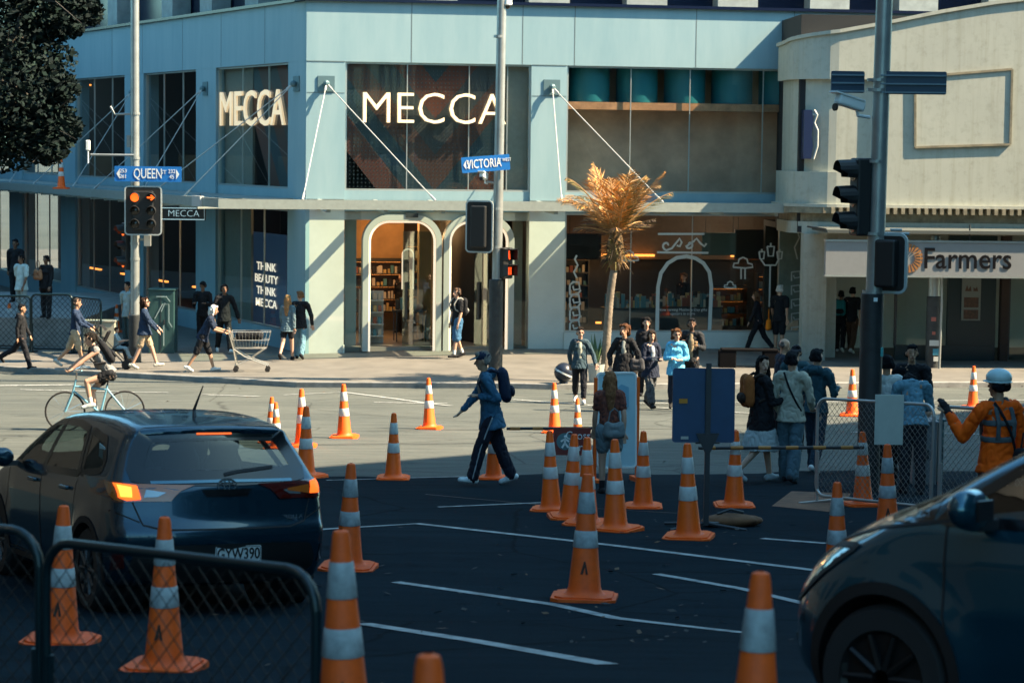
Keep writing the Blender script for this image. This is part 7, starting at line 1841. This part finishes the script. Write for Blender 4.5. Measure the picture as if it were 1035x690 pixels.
# ---------------------------------------------------------------- hatchback
side = [(-1.86, .22), (-2.03, .34), (-2.09, .50), (-2.10, .64), (-2.05, .73), (-2.02, .86), (-1.99, .98), (-1.90, 1.08), (-1.70, 1.33), (-1.68, 1.40), (-1.45, 1.45), (-.9, 1.485), (-.2, 1.48), (.35, 1.41), (.85, 1.20), (1.18, 1.03), (1.6, .95), (1.95, .82), (2.12, .64), (2.15, .45), (2.05, .26), (1.6, .19), (0, .17), (-1.2, .19)]
wz = [(.1, .80), (.22, .84), (.40, .868), (.60, .88), (.80, .878), (.93, .865), (1.02, .835), (1.20, .745), (1.35, .660), (1.45, .59), (1.55, .5)]
pl = [(-2.2, .86), (-2.0, .93), (-1.6, .975), (-1.0, 1.0), (.8, 1.0), (1.4, .985), (1.8, .93), (2.05, .83), (2.2, .72)]
shp = CarShape(side, wz, pl, [(-1.30, .34, .355), (1.30, .34, .355)], bow=(.20, .34), crown=.055, k=.075, flare=.022)
hp = gp(252, 597); hp = gd(231, 17.95)
HRZ = R_(26.5)
fx = Rz(HRZ)
def on_slope(o, rz):
    """lay the car on the slope of the road"""
    f = Rz(rz) @ Vector((0, 1, 0)); r = Rz(rz) @ Vector((1, 0, 0)); L = o.location
    zf, zr_ = gz(L.x+f.x*1.3, L.y+f.y*1.3), gz(L.x-f.x*1.3, L.y-f.y*1.3); zl, zri = gz(L.x-r.x*.75, L.y-r.y*.75), gz(L.x+r.x*.75, L.y+r.y*.75)
    o.rotation_euler = (math.atan2(zf-zr_, 2.6), -math.atan2(zri-zl, 1.5), rz); o.location.z = (zf+zr_)/2
ctr = hp + fx @ Vector((0, 2.05, 0)); ctr.z = gz(ctr.x, ctr.y)
car = Car(shp, 'parked_car', 'dark grey hatchback seen from behind with glowing orange indicators and plate GYW390', ctr, HRZ, m_pgray)
on_slope(car.t, HRZ); car.t['label'] = 'dark grey hatchback seen from behind with a glowing orange indicator'
rw = bez([(-.60, 1.055), (-.64, 1.10), (-.535, 1.315), (-.45, 1.345), (0, 1.36), (.45, 1.345), (.535, 1.315), (.64, 1.10), (.60, 1.055), (0, 1.035)], 5)
car.cut('rear', rw); car.ring('rear_window_surround', 'rear', rw, .075, m_trim, .005)
rwn = car.patch('rear_window', 'rear', rw, m_carglass, .003)
car.seam('wiper', 'rear', [(.0, 1.055), (.12, 1.075), (.42, 1.10)], .022, m_seam, .012, rwn)
w1 = [(-.98, 1.02), (-.93, 1.04), (-.66, 1.345), (-.40, 1.375), (-.02, 1.375), (-.02, 1.0), (-.5, 1.01)]
w2 = [(.03, 1.0), (.03, 1.375), (.2, 1.36), (.50, 1.25), (.86, 1.035), (.90, 1.0), (.5, .99)]
w3 = [(-1.03, 1.03), (-1.42, 1.07), (-1.40, 1.14), (-1.18, 1.29), (-.76, 1.345), (-1.0, 1.06)]
for vw in ('left', 'right'):
    out = [(-1.44, 1.045), (-1.43, 1.15), (-1.2, 1.31), (-.75, 1.375), (-.3, 1.395), (.2, 1.38), (.55, 1.245), (.93, 1.02), (.9, .975), (0, .98), (-.9, 1.0)]
    for w_, nm in ((w1, 'rear_side_window'), (w2, 'front_side_window'), (w3, 'quarter_window')):
        car.cut(vw, w_); car.ring('window_trim', vw, w_, .035, m_trim, .004); car.patch(nm, vw, w_, m_carglass, .002)
    for ln in ([(.98, .95), (1.0, .6), (.92, .30), (-.02, .28), (.0, .95)], [(.0, .95), (-.02, .6), (-.02, .28), (-.72, .29), (-.93, .60), (-.98, .98)]): car.seam('door_gap', vw, ln, .010, m_seam)
    for y in (.20, -.72): 
        sx = -1 if vw == 'left' else 1; b = MB(); b.box((sx*.885, y, .90), (.035, .20, .03), ch=.01); b.build('door_handle', m_pgray, car.t)
    car.seam('sill_trim', vw, [(.9, .25), (-.9, .25)], .05, m_seam, .004)
wsp = bez([(-.62, 1.06), (-.50, 1.40), (0, 1.42), (.50, 1.40), (.62, 1.06), (0, 1.04)], 5); car.cut('front', wsp); car.ring('windscreen_surround', 'front', wsp, .04, m_trim, .004); car.patch('windscreen', 'front', wsp, m_carglass, .002)
# tail lamps wrap from the tailgate round the wing
for sx, vw in ((-1, 'left'), (1, 'right')):
    tl = [(sx*.36, .955), (sx*.60, .985), (sx*.84, 1.02), (sx*.86, .91), (sx*.80, .86), (sx*.62, .87), (sx*.45, .91)]
    L = car.patch('tail_light', 'rear', tl, m_redlens, .010, .03)
    car.patch('reversing_lens', 'rear', [(sx*.46, .935), (sx*.60, .955), (sx*.62, .90), (sx*.52, .905)], m_clear, .014, .03, L)
    tl2 = [(-1.58, 1.01), (-1.80, 1.0), (-1.97, .985), (-1.97, .87), (-1.85, .87), (-1.70, .94)]
    L2 = car.patch('tail_light', vw, tl2, m_redlens if sx > 0 else m_amb_lens, .011, .03)
    if sx < 0:
        car.patch('indicator', 'rear', [(-.80, .998), (-.66, .98), (-.64, .885), (-.74, .875), (-.79, .90)], m_glow, .016, .03, L)
        car.patch('indicator_core', 'rear', [(-.785, .985), (-.70, .968), (-.70, .90), (-.775, .905)], m_glowhot, .019, .03, L)
    else: 
        car.patch('indicator', 'rear', [(.81, 1.0), (.72, .985), (.70, .90), (.79, .900)], m_glow, .016, .03, L)
        car.patch('amber_edge', 'rear', [(.70, .965), (.50, .945), (.50, .93), (.70, .90)], m_amb_lens, .015, .03, L)
car.patch('brake_light', 'rear', [(-.14, 1.365), (.14, 1.365), (.14, 1.345), (-.14, 1.345)], mat('brake_glow', (1, .15, .03), emit=(1, .13, .02), estr=.32), .012, .03)
for ln in ([(-.60, 1.02), (-.70, .86), (-.64, .70), (-.50, .665), (.50, .665), (.64, .70), (.70, .86), (.60, 1.02)],): car.seam('tailgate_gap', 'rear', ln, .012, m_seam)
car.seam('bumper_gap', 'rear', [(-.84, .80), (-.66, .72)], .010, m_seam); car.seam('bumper_gap', 'rear', [(.66, .72), (.84, .80)], .010, m_seam)
car.seam('chrome_strip', 'rear', [(-.56, 1.005), (0, 1.012), (.56, 1.005)], .02, mat('bright_trim', (.10, .18, .22), .2, .7), .008)
car.patch('number_recess', 'rear', [(-.20, .955), (.20, .955), (.16, .90), (-.16, .90)], m_trim, .004, .03)
car.patch('lower_bumper', 'rear', bez([(-.70, .50), (-.55, .545), (0, .555), (.55, .545), (.70, .50), (.66, .30), (0, .26), (-.66, .30)], 4), mat('bumper_black', (.007, .008, .009), .5), .005)
for sx in (-1, 1): car.patch('bumper_reflector', 'rear', [(sx*.78, .52), (sx*.83, .52), (sx*.83, .36), (sx*.76, .38)], m_redlens, .007, .03)
def rear_text(body, x, z, size, m, dz=.006, name='badge_lettering', sc=(1, 1), bold=0.0):
    y = car.lift('rear', np.array([(x, z)]))[0][1]; return text(name, body, size, (x, y-dz, z), (1, 0, 0), (0, 0, 1), m, car.t, .006, font_scale=sc, bold=bold)
y = car.lift('rear', np.array([(0.06, .47)]))[0][1]-.015
b = MB(); b.prism([(px_, pz_) for px_, pz_ in rounded(.36, .125, .012, 3)], (.06, y, .475), (1, 0, 0), UP, (0, 1, 0), .012); pt = b.build('number_plate', mat('plate_white', (.50, .54, .54), .4), car.t)
text('plate_lettering', 'GYW390', .118, (.06, y-.003, .475), (1, 0, 0), UP, m_seam, pt, .004, font_scale=(.74, 1), bold=.002)
b = MB()
for q in loop_strip(rounded(.345, .11, .01, 3), .004, True): b.prism(q, (.06, y-.003, .475), (1, 0, 0), UP, (0, 1, 0), .003)
b.build('plate_border', m_seam, pt)
y = car.lift('rear', np.array([(0, .99)]))[0][1]-.008
b = MB(); el = lambda rx, rz, cx=0, cz=0, n=24: [(cx+rx*math.cos(2*math.pi*i/n), cz+rz*math.sin(2*math.pi*i/n)) for i in range(n)]
for q in loop_strip(el(.072, .048), .010, True)+loop_strip(el(.022, .044), .008, True)+loop_strip(el(.050, .018, 0, .020), .008, True): b.prism(q, (0, y, .985), (1, 0, 0), UP, (0, -1, 0), .008)
b.build('emblem', m_chrome, car.t)
rear_text('COROLLA', .50, .735, .042, m_chrome, sc=(1.2, 1))
b = MB(); p0 = car.lift('top', np.array([(.0, -1.25)]))[0]; b.tube([tuple(p0-np.array([0, 0, .01])), tuple(p0+np.array([0, .02, .05])), tuple(p0+np.array([.03, -.10, .24]))], [.02, .012, .004], 6); b.build('aerial', m_black, car.t)
for sx in (-1, 1):
    b = Blob(); b.cap((sx*.96, .80, 1.04), (sx*1.04, .80, 1.05), .085, .075, .7, Vector((0, 1, 0))); me = b.mesh(.018, 3); me.materials.append(m_pgray); o = link('door_mirror', me, car.t)
    b = MB(); b.box((sx*.90, .80, .99), (.14, .06, .04)); b.build('mirror_arm', m_black, o)
    for y_ in (-.75, .25):
        b = Blob(); b.cap((sx*.36, y_, .55), (sx*.36, y_-.12, 1.0), .2, .18, .42, Vector((0, 1, 0))); b.cap((sx*.36-.06, y_-.16, 1.22), (sx*.36+.06, y_-.16, 1.22), .085, .085, .6, Vector((0, 1, 0))); me = b.mesh(.03, 3); me.materials.append(m_seat); link('seat', me, car.t)
b = MB(); b.box((0, 1.0, .80), (1.3, .4, .22), ch=.05); b.box((0, -.2, .30), (1.45, 3.2, .06)); b.box((0, -1.3, .62), (1.2, .7, .5), ch=.05); b.build('dashboard', m_seat, car.t)
b = MB(); n = 20; b.tube([(.38+.18*math.cos(2*math.pi*i/n), .62+.06*math.sin(2*math.pi*i/n), .98+.17*math.sin(2*math.pi*i/n)) for i in range(n+1)], .014, 6, cap=False); b.build('steering_wheel', m_black, car.t)
b = MB(); pp_ = car.lift('left', np.array([(-1.2, 1.2)]))[0]; b.box(tuple(pp_+np.array([.012, 0, 0])), (.004, .14, .10), rx=.2); b.build('window_sticker', mat('sticker_pale', (.5, .62, .62), .6), car.t)
car.finish(.775, .315, .20, (.05, .055, .06))
# ---------------------------------------------------------------- silver car at the right edge
side2 = [(-1.95, .24), (-2.18, .42), (-2.20, .70), (-2.16, .98), (-1.98, 1.12), (-1.3, 1.34), (-.7, 1.455), (-.15, 1.49), (.35, 1.465), (.95, 1.29), (1.45, 1.06), (1.72, .96), (1.98, .82), (2.14, .64), (2.18, .46), (2.12, .28), (1.8, .18), (0, .16), (-1.4, .18)]
wz2 = [(.1, .80), (.22, .835), (.42, .86), (.62, .872), (.82, .868), (.93, .85), (1.02, .815), (1.20, .73), (1.38, .63), (1.48, .56), (1.6, .5)]
pl2 = [(-2.3, .80), (-1.9, .92), (-1.2, .98), (-.5, 1.0), (.9, 1.0), (1.4, .985), (1.7, .94), (1.95, .85), (2.1, .74), (2.3, .55)]
shp2 = CarShape(side2, wz2, pl2, [(-1.32, .33, .36), (1.36, .33, .36)], bow=(.22, .46), crown=.05, k=.075, flare=.026)
PRZ = R_(48)
wh = gd(912, 10.0)                       # the front left wheel stands here
c2 = wh - Rz(PRZ) @ Vector((-.77, 1.36, 0)); c2.z = gz(c2.x, c2.y)
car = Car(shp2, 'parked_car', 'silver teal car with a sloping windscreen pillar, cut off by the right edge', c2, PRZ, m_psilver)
on_slope(car.t, PRZ)
v1 = [(1.10, .985), (.78, 1.20), (.42, 1.345), (.02, 1.395), (.0, 1.0), (.5, .985)]
v0 = [(1.50, .985), (1.16, 1.10), (1.15, .99)]
v2 = [(-.06, 1.0), (-.04, 1.395), (-.45, 1.375), (-.85, 1.29), (-.98, 1.05), (-.5, 1.02)]
for vw in ('left', 'right'):
    for w_, nm in ((v1, 'front_side_window'), (v2, 'rear_side_window'), (v0, 'quarter_window')): car.cut(vw, w_); car.ring('window_trim', vw, w_, .03, m_trim, .004); car.patch(nm, vw, w_, m_carglass, .002)
    for ln in ([(1.06, .97), (1.05, .60), (.98, .26), (-.02, .25), (-.03, .97)], [(-.03, .97), (-.02, .25), (-.72, .27), (-.95, .60), (-.99, 1.0)]): car.seam('door_gap', vw, ln, .010, m_seam)
    for y in (.17, -.80): sx = -1 if vw == 'left' else 1; b = MB(); b.box((sx*.875, y, .89), (.035, .20, .03), ch=.01); b.build('door_handle', m_psilver, car.t)
    car.seam('bonnet_gap', vw, [(1.05, .985), (1.45, .93), (1.85, .83), (2.02, .74)], .012, m_seam, .004)
    hl = [(1.50, .855), (1.72, .835), (2.0, .70), (2.10, .58), (2.0, .56), (1.86, .62), (1.68, .74)]
    L = car.patch('headlight', vw, hl, mat('headlight_glass', (.18, .24, .26), .08, .5, coat=1), .006, .03); car.ring('headlight_rim', vw, hl, .015, m_seam, .008, L)
    car.patch('side_skirt', vw, [(.98, .30), (.95, .18), (-.95, .18), (-.95, .30)], m_seam, .004)
wsp = bez([(-.60, 1.06), (-.52, 1.38), (0, 1.43), (.52, 1.38), (.60, 1.06), (0, 1.04)], 5); car.cut('front', wsp); car.ring('windscreen_surround', 'front', wsp, .04, m_trim, .004); car.patch('windscreen', 'front', wsp, m_carglass, .002)
rw = bez([(-.56, 1.10), (-.46, 1.36), (0, 1.38), (.46, 1.36), (.56, 1.10), (0, 1.08)], 5); car.cut('rear', rw); car.ring('rear_window_surround', 'rear', rw, .05, m_trim, .004); car.patch('rear_window', 'rear', rw, m_carglass, .002)
car.patch('lower_grille', 'front', [(-.55, .42), (.55, .42), (.45, .25), (-.45, .25)], m_seam, .006); car.patch('tail_light', 'left', [(-1.75, 1.02), (-2.02, 1.0), (-2.05, .78), (-1.9, .80)], m_redlens, .008, .03)
for sx in (-1, 1):
    b = Blob(); b.cap((sx*.97, .86, 1.045), (sx*1.07, .84, 1.055), .09, .082, .75, Vector((0, 1, 0))); me = b.mesh(.014, 3); me.materials.append(m_psilver); o = link('door_mirror', me, car.t)
    b = MB(); b.box((sx*.90, .86, .985), (.14, .08, .05), ch=.01); b.build('mirror_arm', m_black, o)
    b = MB(); b.box((sx*1.02, .775, 1.05), (.12, .012, .085), ch=.005); b.build('mirror_glass', m_trim, o)
    for y_ in (-.85, .2):
        b = Blob(); b.cap((sx*.36, y_, .52), (sx*.36, y_-.14, 1.04), .2, .19, .42, Vector((0, 1, 0))); b.cap((sx*.36-.06, y_-.18, 1.19), (sx*.36+.06, y_-.18, 1.19), .08, .08, .6, Vector((0, 1, 0))); me = b.mesh(.03, 3); me.materials.append(m_seat); link('seat', me, car.t)
b = MB(); b.box((0, 1.05, .86), (1.3, .5, .22), ch=.05); b.box((0, -.2, .28), (1.45, 3.2, .06)); b.build('dashboard', m_seat, car.t)
b = MB(); n = 20; b.tube([(.38+.18*math.cos(2*math.pi*i/n), .60+.06*math.sin(2*math.pi*i/n), .95+.17*math.sin(2*math.pi*i/n)) for i in range(n+1)], .014, 6, cap=False); b.build('steering_wheel', m_black, car.t)
car.finish(.765, .31, .20, (.01, .011, .012))
